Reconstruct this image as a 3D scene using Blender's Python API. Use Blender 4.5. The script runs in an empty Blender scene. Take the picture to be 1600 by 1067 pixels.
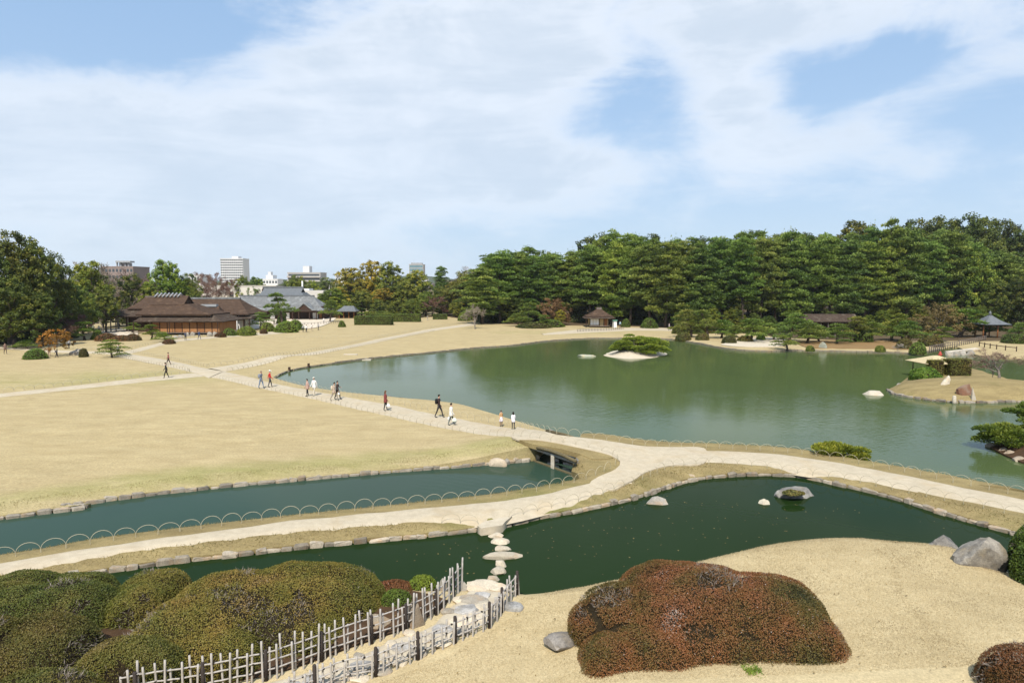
import bpy, bmesh, math, random
import numpy as np
from mathutils import Vector, Matrix
from mathutils.geometry import delaunay_2d_cdt

scene = bpy.context.scene
COL = scene.collection
rng = np.random.default_rng(7)
random.seed(7)
R = math.radians

# ------------------------------------------------------------------ camera
HC, FPX, HOR = 10.2, 1067.0, 446.0
PITCH = math.atan((533.5 - HOR) / FPX)
cam_d = bpy.data.cameras.new('camera')
cam = bpy.data.objects.new('camera', cam_d)
COL.objects.link(cam)
cam.location = (0, 0, HC)
cam.rotation_euler = (R(90) - PITCH, 0, 0)
cam_d.sensor_width = 36.0
cam_d.lens = FPX / 1600 * 36.0
cam_d.clip_start = 0.3
cam_d.clip_end = 12000
scene.camera = cam

# ------------------------------------------------------------------ sun, sky, exposure
SUN_AZ, SUN_EL = R(189), R(50)          # azimuth clockwise from +Y: behind the camera, a little to the left
sun_d = bpy.data.lights.new('sun', 'SUN')
sun_d.energy = 4.6
sun_d.angle = R(0.5)
sun_d.color = (1.0, 0.94, 0.84)
sun = bpy.data.objects.new('sun', sun_d)
COL.objects.link(sun)
sdir = Vector((math.sin(SUN_AZ) * math.cos(SUN_EL), math.cos(SUN_AZ) * math.cos(SUN_EL), math.sin(SUN_EL)))
sun.location = sdir * 100
sun.rotation_euler = sdir.to_track_quat('Z', 'Y').to_euler()

vs = scene.view_settings
vs.view_transform = 'Standard'
vs.look = 'None'
vs.gamma = 1.0
vs.use_curve_mapping = False
vs.exposure = 0.35


class NT:
    """small helper for node trees"""
    def __init__(self, tree):
        self.t = tree
        self.n = tree.nodes
        self.l = tree.links

    def new(self, typ, **kw):
        nd = self.n.new(typ)
        for k, v in kw.items():
            if k.startswith('i_'):
                nd.inputs[k[2:].replace('_', ' ')].default_value = v
            else:
                setattr(nd, k, v)
        return nd

    def put(self, sock, v):
        if isinstance(v, bpy.types.NodeSocket):
            self.l.new(v, sock)
        elif isinstance(v, (tuple, list)) and len(v) == 3 and sock.type == 'RGBA':
            sock.default_value = (*v, 1)
        else:
            sock.default_value = v

    def m(self, op, a, b=0.0, c=None, clamp=False):
        nd = self.n.new('ShaderNodeMath')
        nd.operation = op
        nd.use_clamp = clamp
        self.put(nd.inputs[0], a)
        self.put(nd.inputs[1], b)
        if c is not None:
            self.put(nd.inputs[2], c)
        return nd.outputs[0]

    def mix(self, f, a, b, mode='MIX'):
        nd = self.n.new('ShaderNodeMix')
        nd.data_type = 'RGBA'
        nd.blend_type = mode
        self.put(nd.inputs[0], f)
        self.put(nd.inputs[6], a)
        self.put(nd.inputs[7], b)
        return nd.outputs[2]

    def sm(self, v, lo, hi, a=0.0, b=1.0):
        nd = self.n.new('ShaderNodeMapRange')
        nd.interpolation_type = 'SMOOTHSTEP'
        self.put(nd.inputs[0], v)
        nd.inputs[1].default_value = lo
        nd.inputs[2].default_value = hi
        nd.inputs[3].default_value = a
        nd.inputs[4].default_value = b
        return nd.outputs[0]

    def noise(self, vec, scale, detail=4, rough=0.55, dist=0.0, out=0):
        nd = self.n.new('ShaderNodeTexNoise')
        if vec is not None:
            self.l.new(vec, nd.inputs['Vector'])
        nd.inputs['Scale'].default_value = scale
        nd.inputs['Detail'].default_value = detail
        nd.inputs['Roughness'].default_value = rough
        nd.inputs['Distortion'].default_value = dist
        return nd.outputs[out]

    def ramp(self, f, stops):
        nd = self.n.new('ShaderNodeValToRGB')
        els = nd.color_ramp.elements
        while len(els) < len(stops):
            els.new(0.5)
        for e, (p, c) in zip(els, stops):
            e.position = p
            e.color = (*c, 1)
        self.put(nd.inputs[0], f)
        return nd.outputs[0]


world = bpy.data.worlds.new('World')
scene.world = world
world.use_nodes = True
wt = NT(world.node_tree)
wt.n.clear()
SKY_STRENGTH = 0.10


def build_sky():
    sky = wt.new('ShaderNodeTexSky')
    sky.sky_type = 'NISHITA'
    sky.sun_disc = False
    sky.sun_elevation = SUN_EL
    sky.sun_rotation = SUN_AZ
    sky.air_density = 1.0
    sky.dust_density = 0.6
    sky.ozone_density = 1.5
    tc = wt.new('ShaderNodeTexCoord')
    sep = wt.new('ShaderNodeSeparateXYZ')
    wt.l.new(tc.outputs['Generated'], sep.inputs[0])
    x, y, z = sep.outputs
    az = wt.m('MULTIPLY', wt.m('ARCTAN2', x, y), 180 / math.pi)
    el = wt.m('MULTIPLY', wt.m('ARCSINE', z), 180 / math.pi)
    # cloud coordinates: stretched along the horizon
    comb = wt.new('ShaderNodeCombineXYZ')
    wt.put(comb.inputs[0], wt.m('MULTIPLY', az, 0.055))
    wt.put(comb.inputs[1], wt.m('MULTIPLY', el, 0.105))
    v = comb.outputs[0]
    n1 = wt.noise(v, 1.5, 10, 0.62, 0.35)
    comb2 = wt.new('ShaderNodeCombineXYZ')
    wt.put(comb2.inputs[0], wt.m('ADD', wt.m('MULTIPLY', az, 0.04), wt.m('MULTIPLY', el, -0.03)))
    wt.put(comb2.inputs[1], wt.m('MULTIPLY', el, 0.22))
    wt.put(comb2.inputs[2], 3.7)
    n2 = wt.noise(comb2.outputs[0], 1.6, 8, 0.6, 0.6)
    n3 = wt.noise(v, 0.5, 3, 0.5, 0.0)

    def blob(az0, el0, ra, re, tilt, amp):
        """soft ellipse of cloud (amp > 0) or clear sky (amp < 0), angles in degrees"""
        c, s = math.cos(R(tilt)), math.sin(R(tilt))
        da = wt.m('SUBTRACT', az, az0)
        de = wt.m('SUBTRACT', el, el0)
        u = wt.m('DIVIDE', wt.m('ADD', wt.m('MULTIPLY', da, c), wt.m('MULTIPLY', de, s)), ra)
        w = wt.m('DIVIDE', wt.m('SUBTRACT', wt.m('MULTIPLY', de, c), wt.m('MULTIPLY', da, s)), re)
        r2 = wt.m('ADD', wt.m('MULTIPLY', u, u), wt.m('MULTIPLY', w, w))
        return wt.m('MULTIPLY', wt.m('POWER', 2.718, wt.m('MULTIPLY', r2, -1.0)), amp)

    F = wt.m('SUBTRACT', n3, 0.42)
    for b in BLOBS:
        F = wt.m('ADD', F, blob(*b))
    F = wt.m('ADD', F, wt.m('MULTIPLY', wt.m('SUBTRACT', n1, 0.5), 2.3))
    F = wt.m('ADD', F, wt.m('MULTIPLY', wt.m('SUBTRACT', n2, 0.5), 0.9))
    cloud = wt.sm(F, -0.20, 0.72)
    body = wt.sm(wt.m('ADD', F, wt.m('MULTIPLY', wt.m('SUBTRACT', n1, 0.5), 0.8)), 0.2, 1.1)
    K = 1.0 / SKY_STRENGTH
    c_edge = (0.735 * K, 0.78 * K, 0.845 * K)
    c_body = (0.56 * K, 0.63 * K, 0.715 * K)
    tone = wt.m('MULTIPLY', wt.sm(wt.m('ADD', wt.m('MULTIPLY', n2, 0.5), wt.m('MULTIPLY', n1, 0.5)), 0.36, 0.62), 0.85)
    ccol = wt.mix(wt.m('MULTIPLY', body, wt.m('ADD', tone, 0.15), clamp=True), c_edge, c_body)
    veil = wt.mix(0.7, sky.outputs[0], (0.275 * K, 0.455 * K, 0.725 * K))
    hz = wt.m('POWER', 2.718, wt.m('MULTIPLY', wt.m('MAXIMUM', el, 0.0), -0.095))
    veil = wt.mix(wt.m('MULTIPLY', hz, 0.92), veil, (0.52 * K, 0.635 * K, 0.745 * K))
    cl_amt = wt.m('MULTIPLY', cloud, wt.m('SUBTRACT', 0.92, wt.m('MULTIPLY', hz, 0.55)))
    col = wt.mix(cl_amt, veil, ccol)
    bg = wt.new('ShaderNodeBackground')
    bg.inputs['Strength'].default_value = SKY_STRENGTH
    wt.l.new(col, bg.inputs['Color'])
    out = wt.new('ShaderNodeOutputWorld')
    wt.l.new(bg.outputs[0], out.inputs['Surface'])


def azel(px, py):
    u, v = (px - 800) / FPX, (533.5 - py) / FPX
    d = Vector((u, math.cos(PITCH) + v * math.sin(PITCH), -math.sin(PITCH) + v * math.cos(PITCH))).normalized()
    return math.degrees(math.atan2(d.x, d.y)), math.degrees(math.asin(d.z))


def AE(px, py, rx, ry, tilt, amp):
    a, e = azel(px, py)
    return (a, e, rx / 18.6, ry / 18.6, tilt, amp)


BLOBS = [
    AE(300, 250, 520, 150, 5, 0.75), AE(640, 80, 330, 190, 20, 0.8), AE(30, 190, 160, 110, -25, 0.35),
    AE(120, 10, 330, 95, 6, -1.35), AE(1010, 150, 170, 110, 0, -0.65), AE(1310, 140, 200, 110, -5, -0.55),
    AE(1000, 260, 420, 45, 2, 0.55), AE(1150, 165, 75, 90, 55, 0.75), AE(1420, 165, 150, 30, 18, 0.5), AE(1280, 15, 420, 70, 4, 0.75), AE(500, 330, 600, 60, 0, 0.3),
    AE(1150, 165, 70, 80, 60, 0.4), AE(860, 60, 110, 140, 0, 0.25), AE(1500, 260, 240, 60, 0, 0.2), AE(1560, 120, 120, 40, 5, -0.2),
    AE(800, 380, 1400, 60, 0, -0.35),
]
build_sky()


# ------------------------------------------------------------------ helpers
def G(px, py, z=0.0):
    """the point at height z on the sight line through a pixel of the 1600 px photograph"""
    u, v = (px - 800) / FPX, (533.5 - py) / FPX
    dx, dy, dz = u, math.cos(PITCH) + v * math.sin(PITCH), -math.sin(PITCH) + v * math.cos(PITCH)
    t = (z - HC) / dz
    return (dx * t, dy * t)


def GL(pts, z=0.0):
    return [G(a, b, z) for a, b in pts]


def XD(px, D):
    return (px - 800) / FPX * D


def ZD(py, D):
    return HC - (py - HOR) * D / FPX


def tag(o, label=None, cat=None, group=None, kind=None):
    if label:
        o['label'] = label
    if cat:
        o['category'] = cat
    if group:
        o['group'] = group
    if kind:
        o['kind'] = kind
    return o


def link(o, parent=None):
    COL.objects.link(o)
    if parent is not None:
        o.parent = parent
    return o


def empty(name, loc=(0, 0, 0), rz=0.0, sc=1.0):
    o = bpy.data.objects.new(name, None)
    o.empty_display_size = 0.3
    COL.objects.link(o)
    o.location = loc
    o.rotation_euler = (0, 0, rz)
    o.scale = (sc, sc, sc) if not isinstance(sc, tuple) else sc
    return o


def obj(name, me, parent=None):
    return link(bpy.data.objects.new(name, me), parent)


def nz(x, y, scale=1.0, seed=0, octs=3):
    """cheap smooth pseudo-noise in about -1..1, vectorised"""
    r = np.random.default_rng(1000 + seed)
    x = np.asarray(x, float)
    y = np.asarray(y, float)
    s = np.zeros(np.broadcast(x, y).shape)
    amp, tot, f = 1.0, 0.0, scale
    for _ in range(octs):
        for _k in range(3):
            a, p = r.uniform(0, 2 * np.pi, 2)
            k = f * r.uniform(0.7, 1.4)
            s += amp * np.sin((np.cos(a) * x + np.sin(a) * y) * k + p + 0.8 * np.sin((np.sin(a) * x - np.cos(a) * y) * k * 0.7 + p * 2)) / 2
        tot += amp
        amp *= 0.5
        f *= 2.1
    return s / tot


def nz3(P, scale=1.0, seed=0, octs=3):
    r = np.random.default_rng(2000 + seed)
    s = np.zeros(len(P))
    amp, tot, f = 1.0, 0.0, scale
    for _ in range(octs):
        for _k in range(4):
            a = r.normal(size=3)
            a /= np.linalg.norm(a)
            b = r.normal(size=3)
            b /= np.linalg.norm(b)
            p = r.uniform(0, 6.28, 2)
            s += amp * np.sin(P @ a * f + p[0] + 1.0 * np.sin(P @ b * f * 0.8 + p[1])) / 2.2
        tot += amp
        amp *= 0.5
        f *= 2.1
    return s / tot


def np_mesh(name, V, F, mats, midx=None, rnd=None, smooth=False):
    """V (n,3); F (m,k) faces all of k corners"""
    V = np.asarray(V, np.float32)
    F = np.asarray(F, np.int32)
    me = bpy.data.meshes.new(name)
    k = F.shape[1]
    me.vertices.add(len(V))
    me.vertices.foreach_set('co', V.ravel())
    me.loops.add(F.size)
    me.loops.foreach_set('vertex_index', F.ravel())
    me.polygons.add(len(F))
    me.polygons.foreach_set('loop_start', np.arange(0, F.size, k, dtype=np.int32))
    me.polygons.foreach_set('loop_total', np.full(len(F), k, np.int32))
    for mt in mats:
        me.materials.append(mt)
    if midx is not None:
        me.polygons.foreach_set('material_index', np.asarray(midx, np.int32))
    if rnd is not None:
        at = me.attributes.new('rnd', 'FLOAT', 'FACE')
        at.data.foreach_set('value', np.asarray(rnd, np.float32))
    if smooth:
        me.polygons.foreach_set('use_smooth', np.ones(len(F), bool))
    me.update(calc_edges=True)
    return me


class MB:
    """collects simple solids and builds ONE mesh of them"""
    def __init__(self):
        self.V, self.F, self.M, self.S = [], [], [], []

    def add(self, V, F, m=0, smooth=False):
        b = len(self.V)
        self.V += [tuple(v) for v in V]
        for f in F:
            self.F.append(tuple(b + i for i in f))
            self.M.append(m)
            self.S.append(smooth)
        return self

    def box(self, x0, y0, z0, x1, y1, z1, m=0):
        V = [(x0, y0, z0), (x1, y0, z0), (x1, y1, z0), (x0, y1, z0), (x0, y0, z1), (x1, y0, z1), (x1, y1, z1), (x0, y1, z1)]
        F = [(0, 3, 2, 1), (4, 5, 6, 7), (0, 1, 5, 4), (1, 2, 6, 5), (2, 3, 7, 6), (3, 0, 4, 7)]
        return self.add(V, F, m)

    def prism(self, pts, z0, z1, m=0):
        n = len(pts)
        V = [(p[0], p[1], z0) for p in pts] + [(p[0], p[1], z1) for p in pts]
        F = [tuple(range(n))[::-1], tuple(range(n, 2 * n))] + [(i, (i + 1) % n, n + (i + 1) % n, n + i) for i in range(n)]
        return self.add(V, F, m)

    def tube(self, pts, rad, sides=6, m=0, cap=True, smooth=True):
        pts = [Vector(p) for p in pts]
        n = len(pts)
        rad = rad if hasattr(rad, '__len__') else [rad] * n
        V, F = [], []
        up = None
        for i, p in enumerate(pts):
            t = (pts[min(i + 1, n - 1)] - pts[max(i - 1, 0)])
            if t.length < 1e-9:
                t = Vector((0, 0, 1))
            t.normalize()
            if up is None:
                up = Vector((0, 1, 0)) if abs(t.y) < 0.9 else Vector((1, 0, 0))
            a = t.cross(up)
            if a.length < 1e-6:
                a = t.orthogonal()
            a.normalize()
            b = t.cross(a)
            up = -b if False else a.cross(t)
            for k in range(sides):
                w = 2 * math.pi * k / sides
                V.append(p + (a * math.cos(w) + b * math.sin(w)) * rad[i])
        for i in range(n - 1):
            for k in range(sides):
                k2 = (k + 1) % sides
                F.append((i * sides + k, i * sides + k2, (i + 1) * sides + k2, (i + 1) * sides + k))
        if cap:
            F.append(tuple(range(sides))[::-1])
            F.append(tuple((n - 1) * sides + k for k in range(sides)))
        return self.add(V, F, m, smooth)

    def lathe(self, prof, c=(0, 0, 0), seg=12, m=0, smooth=True, sx=1.0, sy=1.0):
        V, F = [], []
        for (r, z) in prof:
            for k in range(seg):
                a = 2 * math.pi * k / seg
                V.append((c[0] + r * math.cos(a) * sx, c[1] + r * math.sin(a) * sy, c[2] + z))
        for i in range(len(prof) - 1):
            for k in range(seg):
                k2 = (k + 1) % seg
                F.append((i * seg + k, i * seg + k2, (i + 1) * seg + k2, (i + 1) * seg + k))
        F.append(tuple(range(seg))[::-1])
        F.append(tuple((len(prof) - 1) * seg + k for k in range(seg)))
        return self.add(V, F, m, smooth)

    def mesh(self, name, mats):
        me = bpy.data.meshes.new(name)
        me.from_pydata([tuple(v) for v in self.V], [], self.F)
        if not isinstance(mats, (list, tuple)):
            mats = [mats]
        for mt in mats:
            me.materials.append(mt)
        me.polygons.foreach_set('material_index', self.M)
        me.polygons.foreach_set('use_smooth', self.S)
        me.update()
        return me

    def build(self, name, mats, parent=None):
        return obj(name, self.mesh(name, mats), parent)


def ico(sub):
    bm = bmesh.new()
    bmesh.ops.create_icosphere(bm, subdivisions=sub, radius=1.0)
    V = np.array([v.co[:] for v in bm.verts])
    F = np.array([[v.index for v in f.verts] for f in bm.faces])
    bm.free()
    return V, F


ICO = {k: ico(k) for k in (1, 2, 3, 4)}


def rock_mesh(name, size, mats, seed=0, sub=3, planes=14, rough=0.06, flat=None):
    """a faceted boulder: the inside of some random planes, then weathered"""
    r = np.random.default_rng(seed)
    D, F = ICO[sub]
    N = r.normal(size=(planes, 3))
    N /= np.linalg.norm(N, axis=1)[:, None]
    c = r.uniform(0.72, 1.0, planes) if planes > 11 else r.uniform(0.5, 0.85, planes)
    dots = D @ N.T
    rad = np.min(np.where(dots > 0.15, c[None] / np.maximum(dots, 0.15), 9), axis=1)
    rad = np.minimum(rad, 1.15 if planes > 11 else 1.3)
    rad *= 1 + rough * nz3(D * 1.0, 4.0, seed, 3)
    V = D * rad[:, None] * np.array(size)[None]
    if flat is not None:
        V[:, 2] = np.minimum(V[:, 2], flat * (1 + 0.04 * nz3(D, 3, seed + 5)))
    me = np_mesh(name, V, F, mats, smooth=True)
    try:
        me.set_sharp_from_angle(angle=R(28))
    except Exception:
        pass
    return me


# ------------------------------------------------------------------ materials
def new_mat(name):
    m = bpy.data.materials.new(name)
    m.use_nodes = True
    t = NT(m.node_tree)
    t.n.clear()
    out = t.new('ShaderNodeOutputMaterial')
    p = t.new('ShaderNodeBsdfPrincipled')
    t.l.new(p.outputs[0], out.inputs['Surface'])
    return m, t, p, out


def bump(t, p, h, strength=0.3, dist=0.02):
    b = t.new('ShaderNodeBump')
    b.inputs['Strength'].default_value = strength
    b.inputs['Distance'].default_value = dist
    t.l.new(h, b.inputs['Height'])
    t.l.new(b.outputs[0], p.inputs['Normal'])


def basic(name, c1, c2=None, scale=4.0, rough=0.85, spec=0.2, bs=0.2, bd=0.01, detail=6, stretch=None, c3=None, metal=0.0, objspace=True):
    m, t, p, out = new_mat(name)
    tc = t.new('ShaderNodeTexCoord')
    v = tc.outputs['Object'] if objspace else t.new('ShaderNodeNewGeometry').outputs['Position']
    if stretch:
        mp = t.new('ShaderNodeMapping')
        mp.inputs['Scale'].default_value = stretch
        t.l.new(v, mp.inputs[0])
        v = mp.outputs[0]
    n = t.noise(v, scale, detail, 0.6)
    if c2 is None:
        c2 = tuple(x * 0.8 for x in c1)
    col = t.mix(t.sm(n, 0.3, 0.7), c1, c2)
    if c3 is not None:
        n2 = t.noise(v, scale * 0.37, 5, 0.6)
        col = t.mix(t.sm(n2, 0.52, 0.68), col, c3)
    t.put(p.inputs['Base Color'], col)
    p.inputs['Roughness'].default_value = rough
    p.inputs['Specular IOR Level'].default_value = spec
    p.inputs['Metallic'].default_value = metal
    if bs:
        bump(t, p, n, bs, bd)
    return m


def foliage(name, stops, transl=0.25, scale=0.35, rough=0.55):
    """leaf material: colour from the per-leaf 'rnd' value, shifted by a soft world-space noise, times the object colour"""
    m, t, p, out = new_mat(name)
    a = t.new('ShaderNodeAttribute', attribute_name='rnd')
    pos = t.new('ShaderNodeNewGeometry').outputs['Position']
    n = t.noise(pos, scale, 3, 0.5)
    f = t.m('ADD', a.outputs['Fac'], t.m('MULTIPLY', t.m('SUBTRACT', n, 0.5), 0.9), clamp=True)
    col = t.ramp(f, stops)
    oi = t.new('ShaderNodeObjectInfo')
    col = t.mix(1.0, col, oi.outputs['Color'], 'MULTIPLY')
    t.put(p.inputs['Base Color'], col)
    p.inputs['Roughness'].default_value = rough
    p.inputs['Specular IOR Level'].default_value = 0.25
    if transl:
        tr = t.new('ShaderNodeBsdfTranslucent')
        t.l.new(col, tr.inputs['Color'])
        mx = t.new('ShaderNodeMixShader')
        mx.inputs[0].default_value = transl
        t.l.new(p.outputs[0], mx.inputs[1])
        t.l.new(tr.outputs[0], mx.inputs[2])
        t.l.new(mx.outputs[0], out.inputs['Surface'])
    return m


def grass_mat(name, dry, dry2, green, gscale=0.07, fine=9.0, gbias=0.0):
    """mown winter lawn; the 'green' attribute and soft patches bring fresh green, fine fibres break it up"""
    m, t, p, out = new_mat(name)
    pos = t.new('ShaderNodeNewGeometry').outputs['Position']
    a = t.new('ShaderNodeAttribute', attribute_name='green')
    big = t.noise(pos, gscale, 5, 0.6, 0.4)
    mp = t.new('ShaderNodeMapping')
    mp.inputs['Scale'].default_value = (0.35, 1.0, 1.0)
    mp.inputs['Rotation'].default_value = (0, 0, 0.5)
    t.l.new(pos, mp.inputs[0])
    mid = t.noise(mp.outputs[0], 0.9, 6, 0.7, 0.3)
    fn = t.noise(pos, fine, 6, 0.75)
    fn2 = t.noise(mp.outputs[0], fine * 4.5, 4, 0.7)
    col = t.mix(t.sm(mid, 0.3, 0.7), dry, dry2)
    gf = t.m('ADD', a.outputs['Fac'], t.m('ADD', t.m('MULTIPLY', t.m('SUBTRACT', big, 0.5), 1.1), t.m('MULTIPLY', t.m('SUBTRACT', mid, 0.5), 0.7)))
    col = t.mix(t.m('MULTIPLY', t.sm(gf, 0.25 - gbias, 0.95 - gbias), 0.75), col, green)
    fv = t.m('ADD', t.m('MULTIPLY', fn, 0.6), t.m('MULTIPLY', fn2, 0.4))
    k = t.m('MULTIPLY', t.sm(fv, 0.3, 0.7, 0.68, 1.27), t.sm(t.noise(pos, 0.33, 6, 0.75, 0.8), 0.3, 0.7, 0.93, 1.06))
    col = t.mix(1.0, col, k, 'MULTIPLY')
    t.put(p.inputs['Base Color'], col)
    p.inputs['Roughness'].default_value = 0.95
    p.inputs['Specular IOR Level'].default_value = 0.08
    bump(t, p, fv, 0.6, 0.05)
    return m


def path_mat(name, c1, c2, c3):
    m, t, p, out = new_mat(name)
    pos = t.new('ShaderNodeNewGeometry').outputs['Position']
    n1 = t.noise(pos, 0.45, 5, 0.6, 0.5)
    n2 = t.noise(pos, 3.0, 6, 0.7)
    n3 = t.noise(pos, 40.0, 3, 0.8)
    col = t.mix(t.sm(n2, 0.3, 0.7), c1, c2)
    col = t.mix(t.m('MULTIPLY', t.sm(n1, 0.48, 0.70), 0.5), col, c3)
    n4 = t.noise(pos, 0.9, 6, 0.7, 0.6)
    col = t.mix(1.0, col, t.sm(n4, 0.3, 0.7, 0.93, 1.04), 'MULTIPLY')
    col = t.mix(1.0, col, t.sm(n3, 0.25, 0.75, 0.84, 1.12), 'MULTIPLY')
    t.put(p.inputs['Base Color'], col)
    p.inputs['Roughness'].default_value = 0.95
    p.inputs['Specular IOR Level'].default_value = 0.1
    bump(t, p, t.m('ADD', n2, t.m('MULTIPLY', n3, 0.4)), 0.35, 0.03)
    return m


def water_mat(name, c1, c2, wave=1.6, strength=0.12, dist=0.03, rough=0.03, spec=0.5, cscale=0.05):
    """murky pond water: silty body colour under a rippled reflecting surface"""
    m, t, p, out = new_mat(name)
    pos = t.new('ShaderNodeNewGeometry').outputs['Position']
    n = t.noise(pos, cscale, 4, 0.55, 0.6)
    t.put(p.inputs['Base Color'], t.mix(t.sm(n, 0.3, 0.7), c1, c2))
    p.inputs['Roughness'].default_value = rough
    p.inputs['IOR'].default_value = 1.33
    p.inputs['Specular IOR Level'].default_value = spec
    mp = t.new('ShaderNodeMapping')
    mp.inputs['Scale'].default_value = (1.0, 0.55, 1.0)
    mp.inputs['Rotation'].default_value = (0, 0, -0.5)
    t.l.new(pos, mp.inputs[0])
    w1 = t.noise(mp.outputs[0], wave, 3, 0.5, 0.4)
    w2 = t.noise(pos, wave * 0.22, 3, 0.5, 0.3)
    wv = t.new('ShaderNodeTexWave', wave_type='BANDS', bands_direction='DIAGONAL')
    t.l.new(mp.outputs[0], wv.inputs[0])
    wv.inputs['Scale'].default_value = wave * 0.45
    wv.inputs['Distortion'].default_value = 5.0
    wv.inputs['Detail'].default_value = 2.0
    wv.inputs['Detail Scale'].default_value = 0.6
    gust = t.sm(t.noise(pos, 0.05, 3, 0.5), 0.4, 0.62, 0.25, 1.0)
    h = t.m('MULTIPLY', t.m('ADD', t.m('MULTIPLY', w1, 1.0), t.m('ADD', t.m('MULTIPLY', w2, 0.8), t.m('MULTIPLY', wv.outputs['Fac'], 0.35))), gust)
    bump(t, p, h, strength, dist)
    return m


def stone_mat(name, c1, c2, c3, scale=3.0):
    m, t, p, out = new_mat(name)
    tc = t.new('ShaderNodeTexCoord')
    oi = t.new('ShaderNodeObjectInfo')
    ad = t.new('ShaderNodeVectorMath', operation='ADD')
    t.l.new(tc.outputs['Object'], ad.inputs[0])
    cx = t.new('ShaderNodeCombineXYZ')
    t.put(cx.inputs[0], t.m('MULTIPLY', oi.outputs['Random'], 37.0))
    t.l.new(cx.outputs[0], ad.inputs[1])
    v = ad.outputs[0]
    n1 = t.noise(v, scale, 7, 0.65, 0.3)
    n2 = t.noise(v, scale * 0.5, 4, 0.6)
    n3 = t.noise(v, scale * 9, 4, 0.7)
    col = t.mix(t.sm(n1, 0.32, 0.68), c1, c2)
    col = t.mix(t.m('MULTIPLY', t.sm(n2, 0.5, 0.66), 0.8), col, c3)
    br = t.m('ADD', 0.8, t.m('MULTIPLY', oi.outputs['Random'], 0.4))
    br = t.m('MULTIPLY', br, t.sm(n3, 0.25, 0.75, 0.75, 1.2))
    col = t.mix(1.0, col, br, 'MULTIPLY')
    col = t.mix(1.0, col, oi.outputs['Color'], 'MULTIPLY')
    t.put(p.inputs['Base Color'], col)
    p.inputs['Roughness'].default_value = 0.9
    p.inputs['Specular IOR Level'].default_value = 0.2
    bump(t, p, t.m('ADD', n1, t.m('MULTIPLY', n3, 0.3)), 0.6, 0.04)
    return m


M = {}
M['lawn'] = grass_mat('dry lawn', (0.43, 0.345, 0.19), (0.365, 0.285, 0.15), (0.25, 0.245, 0.085))
M['bank'] = grass_mat('bank grass', (0.30, 0.235, 0.11), (0.21, 0.16, 0.075), (0.15, 0.16, 0.045), gscale=0.25, fine=12)
M['mound'] = grass_mat('pale dry lawn', (0.53, 0.43, 0.252), (0.455, 0.36, 0.20), (0.36, 0.30, 0.14), fine=14, gbias=-0.35)
M['path'] = path_mat('sandy path', (0.50, 0.43, 0.315), (0.43, 0.365, 0.265), (0.41, 0.315, 0.19))
M['gravel'] = path_mat('white gravel', (0.62, 0.54, 0.43), (0.54, 0.46, 0.36), (0.58, 0.48, 0.36))
M['stonepath'] = path_mat('pale stone path', (0.52, 0.455, 0.345), (0.45, 0.385, 0.285), (0.42, 0.35, 0.25))
M['sand'] = path_mat('white sand', (0.56, 0.49, 0.38), (0.49, 0.42, 0.32), (0.50, 0.42, 0.30))
M['soil'] = basic('soil', (0.055, 0.034, 0.02), (0.085, 0.05, 0.028), 2.0, 0.95, 0.05, 0.5, 0.05, objspace=False)
M['bed'] = basic('pond bed', (0.03, 0.035, 0.02), (0.02, 0.02, 0.015), 0.5, 0.95, 0.05, 0, objspace=False)
M['pond'] = water_mat('milky green pond water', (0.072, 0.100, 0.036), (0.060, 0.086, 0.032), 3.2, 0.18, 0.05, rough=0.08, spec=0.12)
M['canal'] = water_mat('teal canal water', (0.032, 0.060, 0.040), (0.027, 0.052, 0.036), 3.0, 0.25, 0.03, rough=0.08, spec=0.05)
M['inner'] = water_mat('dark green water', (0.010, 0.023, 0.005), (0.013, 0.029, 0.009), 3.5, 0.2, 0.02, rough=0.06, spec=0.025)
M['stone'] = stone_mat('granite', (0.36, 0.33, 0.28), (0.24, 0.22, 0.19), (0.40, 0.31, 0.22))
M['palestone'] = stone_mat('pale granite', (0.56, 0.50, 0.40), (0.44, 0.39, 0.31), (0.56, 0.44, 0.32))
M['bluestone'] = stone_mat('grey rock', (0.30, 0.28, 0.25), (0.11, 0.105, 0.10), (0.25, 0.215, 0.16), 2.4)
M['redrock'] = stone_mat('red brown rock', (0.20, 0.10, 0.06), (0.14, 0.075, 0.05), (0.25, 0.18, 0.13), 1.2)
M['bark'] = basic('bark', (0.10, 0.075, 0.055), (0.05, 0.04, 0.03), 6, 0.95, 0.1, 0.6, 0.05, stretch=(1, 1, 0.3))
M['barkgrey'] = basic('grey bark', (0.22, 0.19, 0.16), (0.13, 0.11, 0.09), 6, 0.95, 0.1, 0.6, 0.05, stretch=(1, 1, 0.3))
# ------------------------------------------------------------------ land and water
ZW = -0.38          # water level
BR_C = Vector((G(868, 692, 0.5)[0], G(868, 692, 0.5)[1], 0))   # middle of the bridge deck


def sstep(t):
    t = np.clip(t, 0, 1)
    return t * t * (3 - 2 * t)


def seg_dist(X, Y, poly):
    """distance of points to an open polyline"""
    d = np.full(X.shape, 1e9)
    for (ax, ay), (bx, by) in zip(poly[:-1], poly[1:]):
        vx, vy = bx - ax, by - ay
        L = vx * vx + vy * vy + 1e-12
        t = np.clip(((X - ax) * vx + (Y - ay) * vy) / L, 0, 1)
        d = np.minimum(d, np.hypot(X - ax - t * vx, Y - ay - t * vy))
    return d


def in_poly(X, Y, poly):
    r = np.zeros(X.shape, bool)
    n = len(poly)
    for i in range(n):
        ax, ay = poly[i]
        bx, by = poly[(i + 1) % n]
        c = ((ay > Y) != (by > Y))
        with np.errstate(divide='ignore', invalid='ignore'):
            xx = (bx - ax) * (Y - ay) / (by - ay) + ax
        r ^= c & (X < xx)
    return r


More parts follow.
